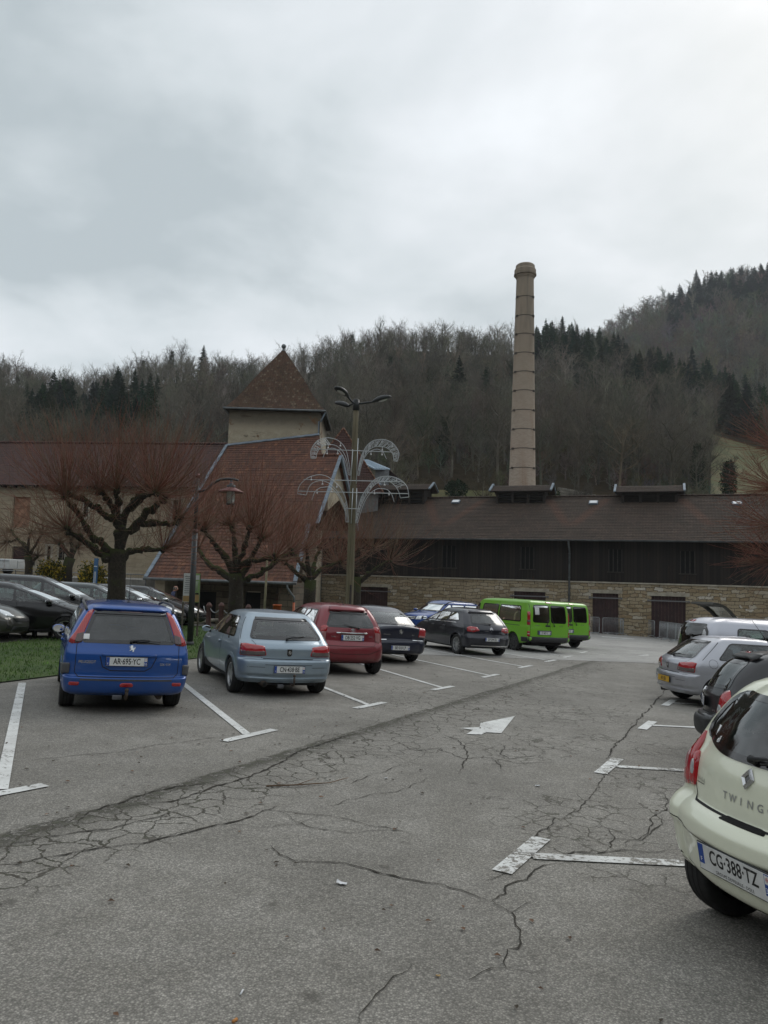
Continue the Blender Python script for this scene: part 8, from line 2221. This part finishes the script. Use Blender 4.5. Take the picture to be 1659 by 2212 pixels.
off = Vector((px_ * 1.2 - A[1].x, 0, 0)); mb = MB(); mb.tube([p + off * (1 - i / 8) for i, p in enumerate(A)], [.03, .04, .045, .042, .04, .038, .036, .034, .03], 10, 0)
mb.tube([Vector((px_ * 1.2, 0, A[1].z - .35)), A[2] + off * .6], .014, 6, 0); mb.build('curved_arm', ['grey_post'], sl)
lc = W(499, 1060); T = Matrix.Translation(lc); mb = MB()
mb.lathe([(.012, .30), (.05, .24), (.05, .16), (.11, .15), (.115, .09), (.13, .08), (.34, -.02), (.345, -.05), (.10, -.02)], 24, 0, T); ho = mb.build('lantern_hood', ['lamp_red'], sl)
mb = MB(); mb.lathe([(.118, .085), (.122, .155), (.055, .17), (.04, .31)], 16, 0, T); mb.build('lantern_cap', ['grey_post'], ho)
mb = MB(); mb.lathe([(.115, -.03), (.11, -.36), (.0, -.37)], 16, 0, T); mb.build('lantern_glass', ['lens_glass'], sl)
mb = MB()
for k in range(4): q = k * math.pi / 2 + .5; mb.tube([lc + Vector((.118 * math.cos(q), .118 * math.sin(q), -.03)), lc + Vector((.113 * math.cos(q), .113 * math.sin(q), -.38))], .008, 4, 0)
mb.lathe([(.12, -.375), (.12, -.395), (0, -.40)], 16, 0, T); mb.build('lantern_cage', ['grey_post'], sl)
# notice board
YB = 25.0; q0, q1 = at(397, 1238, YB), at(433, 1238, YB); zb_ = at(415, 1301, YB).z; zt2 = q0.z
bo = empty('notice_board', 'tall notice board of two printed panels behind the grey lamp post', 'notice board', Matrix.Translation((q0.x, YB, gz(q0.x, YB))))
gzB = gz(q0.x, YB); wB = q1.x - q0.x; T = Matrix.Translation((0, 0, 0))
for x in (.02, wB - .02): mb = MB(); mb.box((x, .04, (zt2 - gzB) / 2), (.05, .05, zt2 - gzB), 0); mb.build('post', ['grey_timber'], bo)
h_ = zt2 - zb_; zc_ = (zt2 + zb_) / 2 - gzB
mb = MB(); mb.box((wB * .27, 0, zc_), (wB * .5, .02, h_), 0); mb.box((wB * .27, -.012, zc_ - h_ * .38), (wB * .5 - .02, .006, h_ * .2), 1)
for k in range(9): mb.box((wB * .27, -.012, zc_ + h_ * (.38 - .07 * k)), (wB * .36 * rng.uniform(.7, 1), .004, .018), 2)
mb.build('text_panel', ['board_white', 'board_tan', 'grey_post'], bo)
mb = MB(); mb.box((wB * .77, 0, zc_), (wB * .46, .02, h_), 0); mb.box((wB * .77, -.012, zc_ - h_ * .36), (wB * .46 - .02, .006, h_ * .24), 1); mb.box((wB * .77, -.012, zc_ + h_ * .36), (wB * .38, .006, h_ * .16), 2); mb.box((wB * .77, -.012, zc_ - h_ * .2), (wB * .38, .008, h_ * .06), 3)
for k in range(6): mb.tube([Vector((wB * (.62 + .05 * k), -.013, zc_ - h_ * .1)), Vector((wB * (.66 + .04 * k), -.013, zc_ + h_ * .1)), Vector((wB * (.6 + .06 * k), -.013, zc_ + h_ * .24))], .006, 4, 4)
mb.build('map_panel', ['board_green', 'board_tan', 'board_white', 'old_timber', 'board_white'], bo)
# bollards with chain, low wall, bin, thin pole
BP = [(452, 1301, 32.5), (479, 1301, 32.0), (506, 1303, 32.2), (537, 1305, 32.8)]
bt = []
for i, (x, y, Y) in enumerate(BP):
 p = at(x, y, Y); g_ = gz(p.x, Y); h_ = max(.7, p.z - g_); mb = MB()
 mb.lathe([(.13, -.05), (.13, .12), (.105, .16), (.10, h_ - .22), (.13, h_ - .18), (.13, h_ - .12), (.11, h_ - .10), (.06, h_ - .02), (0, h_)], 16, 0)
 o = mb.build('bollard', ['bollard_red']); o.matrix_world = Matrix.Translation((p.x, Y, g_)); bt.append(Vector((p.x, Y, g_ + h_ - .15)))
 tag(o, ['rust red bollard nearest the notice board, chain on its right', 'rust red bollard second along the chain from the notice board', 'rust red bollard third along the chain, behind the second pollard trunk', 'rust red bollard last along the chain, behind the ice blue roof'][i], 'bollard', 'chained bollards by the tiled house')
for i, (a, b_) in enumerate([(at(440, 1309, 32.8), bt[0]), (bt[0], bt[1]), (bt[1], bt[2]), (bt[2], bt[3])]):
 mb = MB(); n = 16
 for k in range(n):
  u0, u1 = k / n, (k + 1.25) / n; f = lambda u: a.lerp(b_, min(1, u)) - Vector((0, 0, .28 * 4 * u * (1 - min(1, u))))
  mb.tube([f(u0), f(u1)], .022 if k % 2 else .017, 5, 0)
 tag(mb.build('chain', ['galv']), ['chain running left from the bollard nearest the notice board', 'chain sagging between the first two bollards', 'chain sagging between second bollard and pollard trunk', 'chain to the last bollard behind ice blue hatchback'][i], 'chain', 'chains between the bollards')
w0 = G(444, 1335); mb = MB(); mb.box((w0.x + 2.6, w0.y + .4, w0.z + .2), (5.4, .35, .75), 0, rz=.05, bev=.03); tag(mb.build('low_wall', ['concrete']), 'low concrete wall below the chained bollards', 'wall')
p = at(599, 1306, 34); g_ = gz(p.x, 34); mb = MB(); h_ = p.z - g_
mb.lathe([(.16, .25), (.19, h_ - .05), (.20, h_ - .05), (.20, h_), (.17, h_), (.16, h_ - .3)], 16, 0); mb.tube([Vector((0, .2, 0)), Vector((0, .2, h_))], .03, 6, 1)
o = mb.build('litter_bin', ['bin_orange', 'grey_post']); o.matrix_world = Matrix.Translation((p.x, 34, g_)); tag(o, 'small orange litter bin beside the orange drain pipe', 'bin')
p = at(577.5, 1207, 33); g_ = gz(p.x, 33); mb = MB(); mb.tube([Vector((-.06, 0, 0)), Vector((-.02, 0, (p.z - g_) * .5)), Vector((0, 0, p.z - g_))], [.055, .05, .045], 8, 0)
M['pale_pole'] = simple('pale_pole', (.22, .20, .12), .8, var=.2); o = mb.build('thin_pole', ['pale_pole']); o.matrix_world = Matrix.Translation((p.x, 33, g_)); tag(o, 'thin pale wooden pole in front of the tiled roof', 'pole')
# wooden equipment cabinet on the porch wall
# log rails edging the lawn
def log_rail(a, b_, label, h_=.20, r_=.085):
 p, q = G(*a), G(*b_); e = empty('log_rail', label, 'log rail', Matrix.Translation(p), 'log rails along the lawn'); d = q - p; n = 14; mb = MB()
 mb.tube([d * i / n + Vector((rng.gauss(0, .012), rng.gauss(0, .012), h_ + .05 * math.sin(i * .9) * .4)) for i in range(n + 1)], [r_ * rng.uniform(.85, 1.1) for _ in range(n + 1)], 10, 0); mb.build('log', ['log_wood'], e)
 for u in (.12, .5, .88): mb = MB(); mb.tube([d * u + Vector((0, .02, -.1)), d * u + Vector((0, .02, h_ - .02))], .07, 8, 0); mb.build('stake', ['old_timber'], e)
log_rail((-40, 1381), (62, 1377), 'round log rail under the grey brown nose at left edge'); log_rail((62, 1377), (150, 1370), 'round log rail left of the blue estate, in front of the arched black hatchback')
log_rail((150, 1371), (330, 1359), 'round log rail hidden mostly by the blue estate'); log_rail((330, 1360), (515, 1345), 'round log rail right of the lamp post beside the blue painted strip')
# crowd barriers
def barrier(label, p, q, proto=[None]):
 if proto[0] is None:
  e = empty('crowd_barrier', label, 'barrier', None, 'steel crowd barriers by the shed doors'); L = 2.2; mb = MB(); r_ = .10
  pts = [(r_, .12), (L - r_, .12), (L - .03, .12 + .03), (L, .12 + r_), (L, 1.08 - r_), (L - .03, 1.05), (L - r_, 1.08), (r_, 1.08), (.03, 1.05), (0, 1.08 - r_), (0, .12 + r_), (.03, .15), (r_, .12)]
  mb.tube([Vector((x, 0, z)) for x, z in pts], .021, 8, 0); mb.build('frame', ['galv'], e); mb = MB()
  for k in range(17): x = .12 + (L - .24) * k / 16; mb.tube([Vector((x, 0, .12)), Vector((x, 0, 1.08))], .0085, 5, 0)
  o = mb.build('bars', ['galv'], e)
  for x in (.35, L - .35): mb = MB(); mb.tube([Vector((x, -.32, 0)), Vector((x, -.26, .04)), Vector((x, 0, .14)), Vector((x, .26, .04)), Vector((x, .32, 0))], .019, 6, 0); mb.build('foot', ['galv'], e)
  proto[0] = e
 else:
  e = copy_tree(proto[0]); e['label'] = label
 d = q - p; e.matrix_world = ground_matrix(p.x, p.y, math.atan2(d.x, d.y) - math.pi / 2); return e
bpts = [G(1246, 1369.5), G(1301, 1371), G(1376, 1373), G(1424, 1379.5), G(1478, 1392)]
labs = ['steel crowd barrier just right of the green vans, before the first door', 'steel crowd barrier between the two dark red doors', 'steel crowd barrier in front of the wide double door', 'steel crowd barrier nearest the silver people carrier']
cur = Vector(bpts[0]); seg = 0
tot = []
for a, b_ in zip(bpts, bpts[1:]):
 L = (b_ - a).length; n = max(1, round(L / 2.25))
 for i in range(n): tot.append((a.lerp(b_, i / n), a.lerp(b_, (i + 1) / n)))
names = ['steel crowd barrier just right of the green vans', 'steel crowd barrier before the single dark red door', 'steel crowd barrier on the stonework between the two dark red doors', 'steel crowd barrier before the left leaf of the wide door', 'steel crowd barrier before the right leaf of the wide door', 'steel crowd barrier turned towards the camera, left of the people carrier', 'steel crowd barrier partly behind the dark rear glass of people carrier', 'steel crowd barrier nearest the camera, behind the people carrier']
for i, (a, b_) in enumerate(tot): barrier(names[min(i, len(names) - 1)], a, b_)
a = at(640, 1317, 35); barrier('steel crowd barrier standing left of the red hatchback roof', Vector((a.x, 35, 0)), Vector((a.x + 2.2, 35.6, 0)))
# fence, bushes, blue post, white van on the left
FY = 44.5; f0, f1 = at(-60, 1230, FY), at(316, 1235, FY); fe = empty('wire_fence', 'green grey wire mesh fence behind the dark parked cars', 'fence', Matrix.Translation((f0.x, FY, 0)))
mb = MB(); n = 8; Lf = f1.x - f0.x; zt3 = f0.z
for i in range(n + 1):
 mb = MB(); mb.tube([Vector((Lf * i / n, 0, -.6)), Vector((Lf * i / n, 0, zt3 + .04))], .03, 8, 0); mb.build('fence_post', ['grey_post'], fe)
mb = MB(); mb.tube([Vector((0, 0, zt3)), Vector((Lf, 0, zt3))], .028, 6, 0); mb.build('top_rail', ['galv'], fe)
mb = MB()
for i in range(int(Lf / .16)): mb.tube([Vector((i * .16, 0, -.3)), Vector((i * .16, 0, zt3))], .004, 3, 0, cap=False)
for k in range(10): z = -.2 + (zt3 + .2) * k / 10; mb.tube([Vector((0, 0, z)), Vector((Lf, 0, z))], .004, 3, 0, cap=False)
mb.build('mesh_panel', ['grey_post'], fe)
def yellow_bush(px, Y, w_, ztop_px, label, seed):
 p = at(px, ztop_px, Y); g_ = gz(p.x, Y) - .2; H = p.z - g_; rg = np.random.default_rng(seed); e = empty('forsythia_bush', label, 'bush', Matrix.Translation((p.x, Y, g_)), 'yellow flowering bushes by the fence'); S, L, Fl = TB(), TB(), TB()
 for _ in range(170):
  an = rg.uniform(0, 6.28); o = rg.uniform(.1, 1); d = np.array((math.cos(an) * o * .26, math.sin(an) * o * .26, 1.0)); pts, d2 = bend((0, 0, 0), d, H * rg.uniform(.75, 1.05), 6, rg, -.2 * o, .2); S.ribbon(pts, .03, .008, rg)
  for q in pts[2:]:
   for _ in range(9):
    c_ = q + rg.normal(size=3) * (.11, .11, .18); (Fl if (rg.random() < .42 and q[2] > H * .35) else L).ribbon([c_, c_ + rg.normal(size=3) * .07], .08, .04, rg)
 tint_obj('stems', S, (.06, .05, .03), e); tint_obj('leaves', L, (.045, .055, .014), e); tint_obj('flowers', Fl, (.30, .22, .025), e)
yellow_bush(110, 42.6, 1.4, 1223, 'yellow flowering bush between the two small background trees', 21); yellow_bush(203, 42.4, 1.3, 1231, 'yellow flowering bush beside the blue pillar', 22)
p = at(208.5, 1206, 41); g_ = gz(p.x, 41); H = p.z - g_; bl = empty('blue_pillar', 'slim blue information pillar with white stripes behind the dark cars', 'information pillar', Matrix.Translation((p.x, 41, g_)))
mb = MB(); mb.box((0, 0, H / 2), (.20, .12, H), 0, bev=.02); mb.build('column', ['blue_post'], bl); mb = MB()
mb.box((0, -.064, H * .86), (.17, .006, .05), 0); mb.build('white_band', ['white_box'], bl)
for x in (-.045, .02): mb = MB(); mb.box((x, -.064, H * .52), (.03, .006, H * .5), 0); mb.build('white_stripe', ['white_box'], bl)
vb = at(-22, 1206, 50); vt = empty('delivery_van', 'white box bodied van cut off by the left edge, behind the fence', 'van', Matrix.Translation((vb.x, 50, tz)))
hV = vb.z - tz; mb = MB(); mb.box((-.9, 1.2, hV / 2 + .2), (4.3, 2.2, hV - .4), 0, bev=.06); mb.build('cargo_box', ['white_box'], vt)
mb = MB(); mb.box((-4.2, 1.2, .95), (1.9, 2.0, 1.3), 0, bev=.25); mb.build('cab', ['white_box'], vt)
mb = MB(); mb.box((1.262, 1.2, hV / 2 + .2), (.03, .03, hV - .6), 0); mb.build('corner_trim', ['galv'], vt); mb = MB(); mb.box((-.9, .085, hV - .12), (4.2, .03, .06), 0); mb.build('roof_trim', ['galv'], vt)
for x in (.2, -3.6):
 for y in (.25, 2.1): mb = MB(); mb.lathe([(.0, -.1), (.33, -.1), (.35, 0), (.33, .1), (0, .1)], 18, 0, Matrix.Translation((x, y, .35)) @ Matrix.Rotation(R(90), 4, 'X')); mb.build('wheel', ['tyre'], vt)
# ------------------------------------------------------------------ a man walking under the porch
def person(px, py, Y, hd, label):
 p = at(px, py, Y); g_ = gz(p.x, Y); H = max(1.6, p.z - g_); k = H / 1.75
 e = empty('person', label, 'person', Matrix.Translation((p.x, Y, g_)) @ Matrix.Rotation(-hd, 4, 'Z') @ Matrix.Scale(k, 4))
 J = [(0, 0, .95, .135), (0, .02, 1.10, .13), (0, .03, 1.28, .155), (0, .04, 1.42, .12), (0, .07, 1.50, .055), (0, .10, 1.58, .06),
   (.10, 0, .90, .10), (.11, .10, .50, .065), (.11, .05, .09, .05), (.11, .20, .05, .04), (-.10, 0, .90, .10), (-.11, -.05, .50, .065), (-.11, -.25, .12, .05), (-.11, -.12, .05, .04),
   (.19, .03, 1.40, .065), (.24, -.02, 1.14, .048), (.22, .12, .92, .036), (-.19, .03, 1.40, .065), (-.24, .06, 1.14, .048), (-.22, .22, .94, .036)]
 Ed = [(0, 1), (1, 2), (2, 3), (3, 4), (4, 5), (0, 6), (6, 7), (7, 8), (8, 9), (0, 10), (10, 11), (11, 12), (12, 13), (3, 14), (14, 15), (15, 16), (3, 17), (17, 18), (18, 19)]
 for sx, w0 in ((1, 16), (-1, 19)):
  w_ = Vector(J[w0][:3])
  for f in range(5):
   n = len(J); o = w_ + Vector((0, (f - 2) * .016, -.05)); J.append((*o, .010)); J.append((*(o + Vector((-.008 * sx, .004 * (f - 2), -.045))), .008)); J.append((*(o + Vector((-.022 * sx, .004 * (f - 2), -.07))), .007)); Ed += [(w0, n), (n, n + 1), (n + 1, n + 2)]
 me = bpy.data.meshes.new('body'); me.from_pydata([j[:3] for j in J], Ed, []); ob = bpy.data.objects.new('tmp', me); COL.objects.link(ob)
 sk = ob.modifiers.new('s', 'SKIN');
 for i, j in enumerate(J): me.skin_vertices[0].data[i].radius = (j[3], j[3] * (.75 if i in (0, 1, 2, 3) else 1))
 me.skin_vertices[0].data[0].use_root = True; ob.modifiers.new('d', 'SUBSURF').levels = 2
 dg = bpy.context.evaluated_depsgraph_get(); dg.update(); m2 = bpy.data.meshes.new_from_object(ob.evaluated_get(dg)); bpy.data.objects.remove(ob)
 V = [v.co.copy() for v in m2.vertices]; Fc = [tuple(p_.vertices) for p_ in m2.polygons]
 hb_ = MB(); c = Vector((0, .13, 1.64)); nu, nv = 20, 16
 for j in range(nv + 1):
  th = math.pi * j / nv
  for i in range(nu):
   ph = 2 * math.pi * i / nu; d = Vector((math.sin(th) * math.cos(ph), math.sin(th) * math.sin(ph), math.cos(th))); r_ = Vector((d.x * .075, d.y * .098, d.z * .115))
   if d.z < 0: r_.x *= 1 + .25 * d.z; r_.y *= 1 + .1 * d.z
   if d.y > .8 and abs(d.x) < .25 and -.45 < d.z < .1: r_.y += .022 * (1 - abs(d.x) / .25)
   if d.y > .75 and .1 < d.z < .35 and .15 < abs(d.x) < .55: r_.y -= .010
   V.append(c + r_)
 o = len(V) - (nv + 1) * nu
 for j in range(nv):
  for i in range(nu): i2 = (i + 1) % nu; Fc.append((o + j * nu + i, o + (j + 1) * nu + i, o + (j + 1) * nu + i2, o + j * nu + i2))
 mi = []
 for f in Fc:
  cc = sum((V[i] for i in f), Vector()) / len(f); mi.append(0 if cc.z > 1.52 or (cc.z < .93 and abs(cc.x) > .17) else (1 if cc.z > .93 else (2 if cc.z > .09 else 3)))
 M['skin'] = simple('skin', (.38, .20, .14), .6); M['blue_jacket'] = simple('blue_jacket', (.022, .03, .075), .85, var=.25); M['dark_trousers'] = simple('dark_trousers', (.02, .02, .024), .9); M['shoe'] = simple('shoe', (.012, .01, .01), .6)
 mesh_obj('body', V, Fc, ['skin', 'blue_jacket', 'dark_trousers', 'shoe'], e, mi, True)
 mb = MB()
 for sx in (-1, 1): mb.ball((sx * .077, .125, 1.635), .02, 0, sx=.4, sz=1.5); mb.ball((sx * .03, .218, 1.655), .011, 1);
 mb.box((0, .222, 1.575), (.045, .012, .008), 2); mb.build('face_features', ['skin', 'white_ink', 'red_ink'], e)
 mb = MB()
 M['grey_hair'] = simple('grey_hair', (.09, .085, .08), .9, var=.3)
 vs = []; fs = []
 for j in range(7):
  th = R(58) + R(48) * j / 6
  for i in range(17):
   ph = R(150) + R(240) * i / 16; vs.append(c + Vector((math.sin(th) * math.cos(ph) * .080, math.sin(th) * math.sin(ph) * .103, math.cos(th) * .119)))
 for j in range(6):
  for i in range(16): fs.append((j * 17 + i, j * 17 + i + 1, (j + 1) * 17 + i + 1, (j + 1) * 17 + i))
 mesh_obj('hair', vs, fs, ['grey_hair'], e, None, True)
 mb = MB(); mb.lathe([(.075, 1.47), (.085, 1.50), (.072, 1.535)], 16, 0, Matrix.Translation((0, .07, 0))); mb.build('collar', ['blue_jacket'], e)
 return e
person(373, 1266, 36.0, R(70), 'balding man in a dark blue jacket walking in front of the porch')
# ------------------------------------------------------------------ litter and leaves on the asphalt
M['paper'] = simple('paper', (.62, .63, .64), .8); M['leaf'] = simple('leaf', (.12, .062, .032), .8, var=.5, vscale=9); M['leaf_dark'] = simple('leaf_dark', (.055, .042, .028), .9, var=.4, vscale=9)
M['filter_orange'] = simple('filter_orange', (.45, .20, .06), .8); M['paper_tan'] = simple('paper_tan', (.42, .28, .12), .8)
def scrap(px, py, s_, label, m_='paper', name='paper_scrap', cat='litter', seed=0):
 g_ = G(px, py); rg = random.Random(seed); mb = MB(); n = 5; vs = []
 for j in range(n + 1):
  for i in range(n + 1):
   vs.append((s_ * (i / n - .5) + rg.gauss(0, s_ * .02), s_ * .62 * (j / n - .5) + rg.gauss(0, s_ * .02), .008 + abs(rg.gauss(0, s_ * .07)) + s_ * .25 * max(0, i / n - .6)))
 fs = [(j * (n + 1) + i, j * (n + 1) + i + 1, (j + 1) * (n + 1) + i + 1, (j + 1) * (n + 1) + i) for j in range(n) for i in range(n)]
 o = len(vs); vs += [(x, y, z - .0025) for x, y, z in vs]; fs += [tuple(i + o for i in f[::-1]) for f in fs]
 mb.add(vs, fs, 0, False); ob = mb.build(name, [m_]); ob.matrix_world = ground_matrix(g_.x, g_.y, rg.uniform(0, 6)); tag(ob, label, cat)
scrap(738, 1911, .065, 'crumpled white paper scrap on the asphalt in the middle foreground', seed=1)
scrap(1161, 1699, .045, 'small white paper scrap beyond the nearest bay mark', seed=2); scrap(834, 1683, .04, 'tiny white paper scrap left of the lane arrow', seed=3)
scrap(1173, 1823 + 20, .04, 'white paper scrap beside the nearest T shaped bay mark', seed=4) if False else None
scrap(946, 2111, .022, 'small tan wrapper at the bottom of the lane', 'paper_tan', 'wrapper', seed=5)
g_ = G(521, 2146); mb = MB(); mb.tube([Vector((0, -.02, .006)), Vector((.004, .02, .006))], .0045, 8, 0); ob = mb.build('cigarette_stub', ['paper']); ob.matrix_world = ground_matrix(g_.x, g_.y, 0); tag(ob, 'white cigarette stub lying near the bottom edge', 'litter')
g_ = G(504, 2207); mb = MB(); mb.tube([Vector((0, -.012, .006)), Vector((.012, .01, .006))], .007, 8, 0); ob = mb.build('cigarette_stub', ['filter_orange']); ob.matrix_world = ground_matrix(g_.x, g_.y, 0); tag(ob, 'orange cigarette filter at the very bottom edge', 'litter')
# leaves: a loose scatter no one would count
vs = []; fs = []; mi = []
def leaf(x, y, s_, m_):
 o = len(vs); a = rng.uniform(0, 6.28); c_, n_ = math.cos(a), math.sin(a); z = gz(x, y) + .010
 pts = [(-.5, 0, .0), (-.25, .24, .22), (.1, .30, .16), (.5, .02, .05), (.1, -.28, .25), (-.25, -.22, .10), (0, 0, .02)]
 for (u, v, h_) in pts: vs.append((x + (u * c_ - v * n_) * s_, y + (u * n_ + v * c_) * s_, z + h_ * s_ * rng.uniform(.3, 1)))
 for k in range(6): fs.append((o + k, o + (k + 1) % 6, o + 6)); mi.append(m_)
for (x, y) in [(1168, 2140), (1115, 2180), (1075, 2068), (1148, 1992), (1000, 1962), (845, 1960), (640, 1868), (300, 1650), (372, 1595), (285, 1668), (1000, 2010), (925, 1993), (700, 2010), (620, 2028), (240, 1950), (505, 2065), (815, 2058), (1230, 2030), (250, 2196), (1085, 1515), (1250, 1570), (1320, 1660), (1420, 1755), (1130, 1790), (570, 1535), (480, 1600), (550, 1505), (640, 1545), (860, 1555), (700, 1590), (320, 1700), (420, 1652)]:
 g_ = G(x, y); leaf(g_.x, g_.y, rng.uniform(.022, .048), rng.choice((0, 0, 1)))
for _ in range(520):
 u, v = rng.uniform(-4, 26), abs(rng.gauss(0, 2.2)) * rng.choice((1, -1, -1)); p = LANE0 + LD * u + LN * v
 if (p.xy - Vector((0, 0))).length < 3: continue
 leaf(p.x, p.y, rng.uniform(.02, .055), rng.choice((0, 1, 1)))
tag(mesh_obj('fallen_leaves', vs, fs, ['leaf', 'leaf_dark'], None, mi, False), kind='stuff')
g_ = G(575, 1700); mb = MB(); mb.tube([Vector((0, 0, .01)), Vector((.25, .12, .02)), Vector((.5, .35, .015)), Vector((.62, .6, .02))], [.008, .007, .005, .003], 5, 0); mb.tube([Vector((.25, .12, .02)), Vector((.35, .4, .03))], [.005, .002], 4, 0)
ob = mb.build('fallen_twig', ['brown_shoots']); ob.matrix_world = ground_matrix(g_.x, g_.y, .2); tag(ob, 'thin fallen twig lying across the mossy joint', 'twig')
# ------------------------------------------------------------------ parking the cars
def park(fn, px, py, hd, L, ro, *a):
 """px, py: where the middle of the rear axle's tyres meets the ground"""
 p = G(px, py); h = R(hd); d = Vector((math.sin(h), math.cos(h))) * (L / 2 - ro)
 return fn(ground_matrix(p.x + d.x, p.y + d.y, h), *a)
park(car_blue_estate, 257, 1524, -23, 4.03, .80)
park(car_ice_hatch, 594, 1495, -24, 4.0, .72)
park(car_red_hatch, 737, 1454, -24, 3.885, .60)
park(car_navy_saloon, 831, 1427, -23, 4.68, .95)
park(car_slate_hatch, 1033, 1414, -24, 4.33, .80)
park(van_lime, 1152, 1406, -27, 5.0, .97, 'lime green passenger van with dark windows, nearer of the green pair', 'lime green vans')
park(van_lime, 1205, 1397.5, -25, 5.0, .97, 'lime green passenger van mostly hidden behind the other green van', 'lime green vans')
def stand(fn, x, y, hd, *a): return fn(ground_matrix(x, y, R(hd)), *a)
stand(car_azure_suv, 2.75, 35.2, -128)
park(car_silver_hatch, 1509, 1519, 87, 4.0, .72)
stand(car_silver_mpv, 9.38, 18.6, 86)
stand(car_open_boot, 12.15, 23.4, 84)
def rear_at(fn, px, py, Y, z, hd, L, off=.08):
 """px, py, Y: a point on the middle of the tail, z above the ground"""
 p = at(px, py, Y); h = R(hd); d = Vector((math.sin(h), math.cos(h))) * (L / 2 - off)
 return fn(ground_matrix(p.x + d.x, p.y + d.y, h))
rear_at(car_anthracite, 1516, 1480, 10.2, .8, 110, 3.77)
rear_at(car_cream, 1609, 1674, 4.2, .85, 73, 3.61, .10)
def nose(px, Y, hd, L, name, label, paint_, **kw):
 x = (px - CX) / F_ * Y; h = R(hd); d = Vector((math.sin(h), math.cos(h))) * (L / 2 - .1)
 return car_side(ground_matrix(x - d.x, Y - d.y, h), name, label, paint_, L=L, **kw)
nose(66, 19.6, 84, 4.68, 'saloon_car', 'grey brown saloon at the left edge, only its nose and front wheel showing', 'paint_taupe', W=1.81, H=1.44, wb=2.72, ro=.95, cowl=1.15, wr=.32)
nose(236, 21.6, 75, 4.34, 'hatchback', 'black hatchback with arched roof on the left, just beyond the grey brown nose', 'paint_black', H=1.47, cowl=1.0, ws=1.15, gl='glass_green', pill=(1.1, 2.05))
nose(262, 24.2, 78, 4.47, 'people_carrier', 'tall black people carrier standing behind the arched black hatchback', 'paint_black', W=1.83, H=1.66, wb=2.73, belt=1.04, cowl=.85, ws=1.1, pill=(1.3, 2.3))
nose(352, 26.6, 81, 4.4, 'estate_car', 'dark teal estate half hidden by the big pollarded trunk', 'paint_teal', H=1.50, cowl=1.0, ws=.85)
nose(405, 28.2, 89, 4.3, 'hatchback', 'black hatchback with bright headlamp, behind the grey lamp post', 'paint_black', H=1.48, cowl=1.0, ws=1.0, gm='chrome')
nose(449, 30.6, 91, 4.3, 'hatchback', 'black hatchback with alloy wheel, farthest of the left line of dark cars', 'paint_black', H=1.50, cowl=.95, ws=1.05, gm='chrome')
# ------------------------------------------------------------------ the damp winter air
m = bpy.data.materials.new('haze'); m.use_nodes = True; t = NT(m.node_tree); t.n.clear(); o = t.new('ShaderNodeOutputMaterial'); v = t.new('ShaderNodeVolumePrincipled')
v.inputs['Color'].default_value = (.88, .92, .97, 1); v.inputs['Density'].default_value = 0.00022; v.inputs['Anisotropy'].default_value = 0.1
t.l.new(v.outputs[0], o.inputs['Volume']); M['haze'] = m
mb = MB(); mb.box((60, 180, 110), (1500, 1200, 270), 0); tag(mb.build('haze', ['haze']), kind='stuff')
scene.cycles.volume_bounces = 1
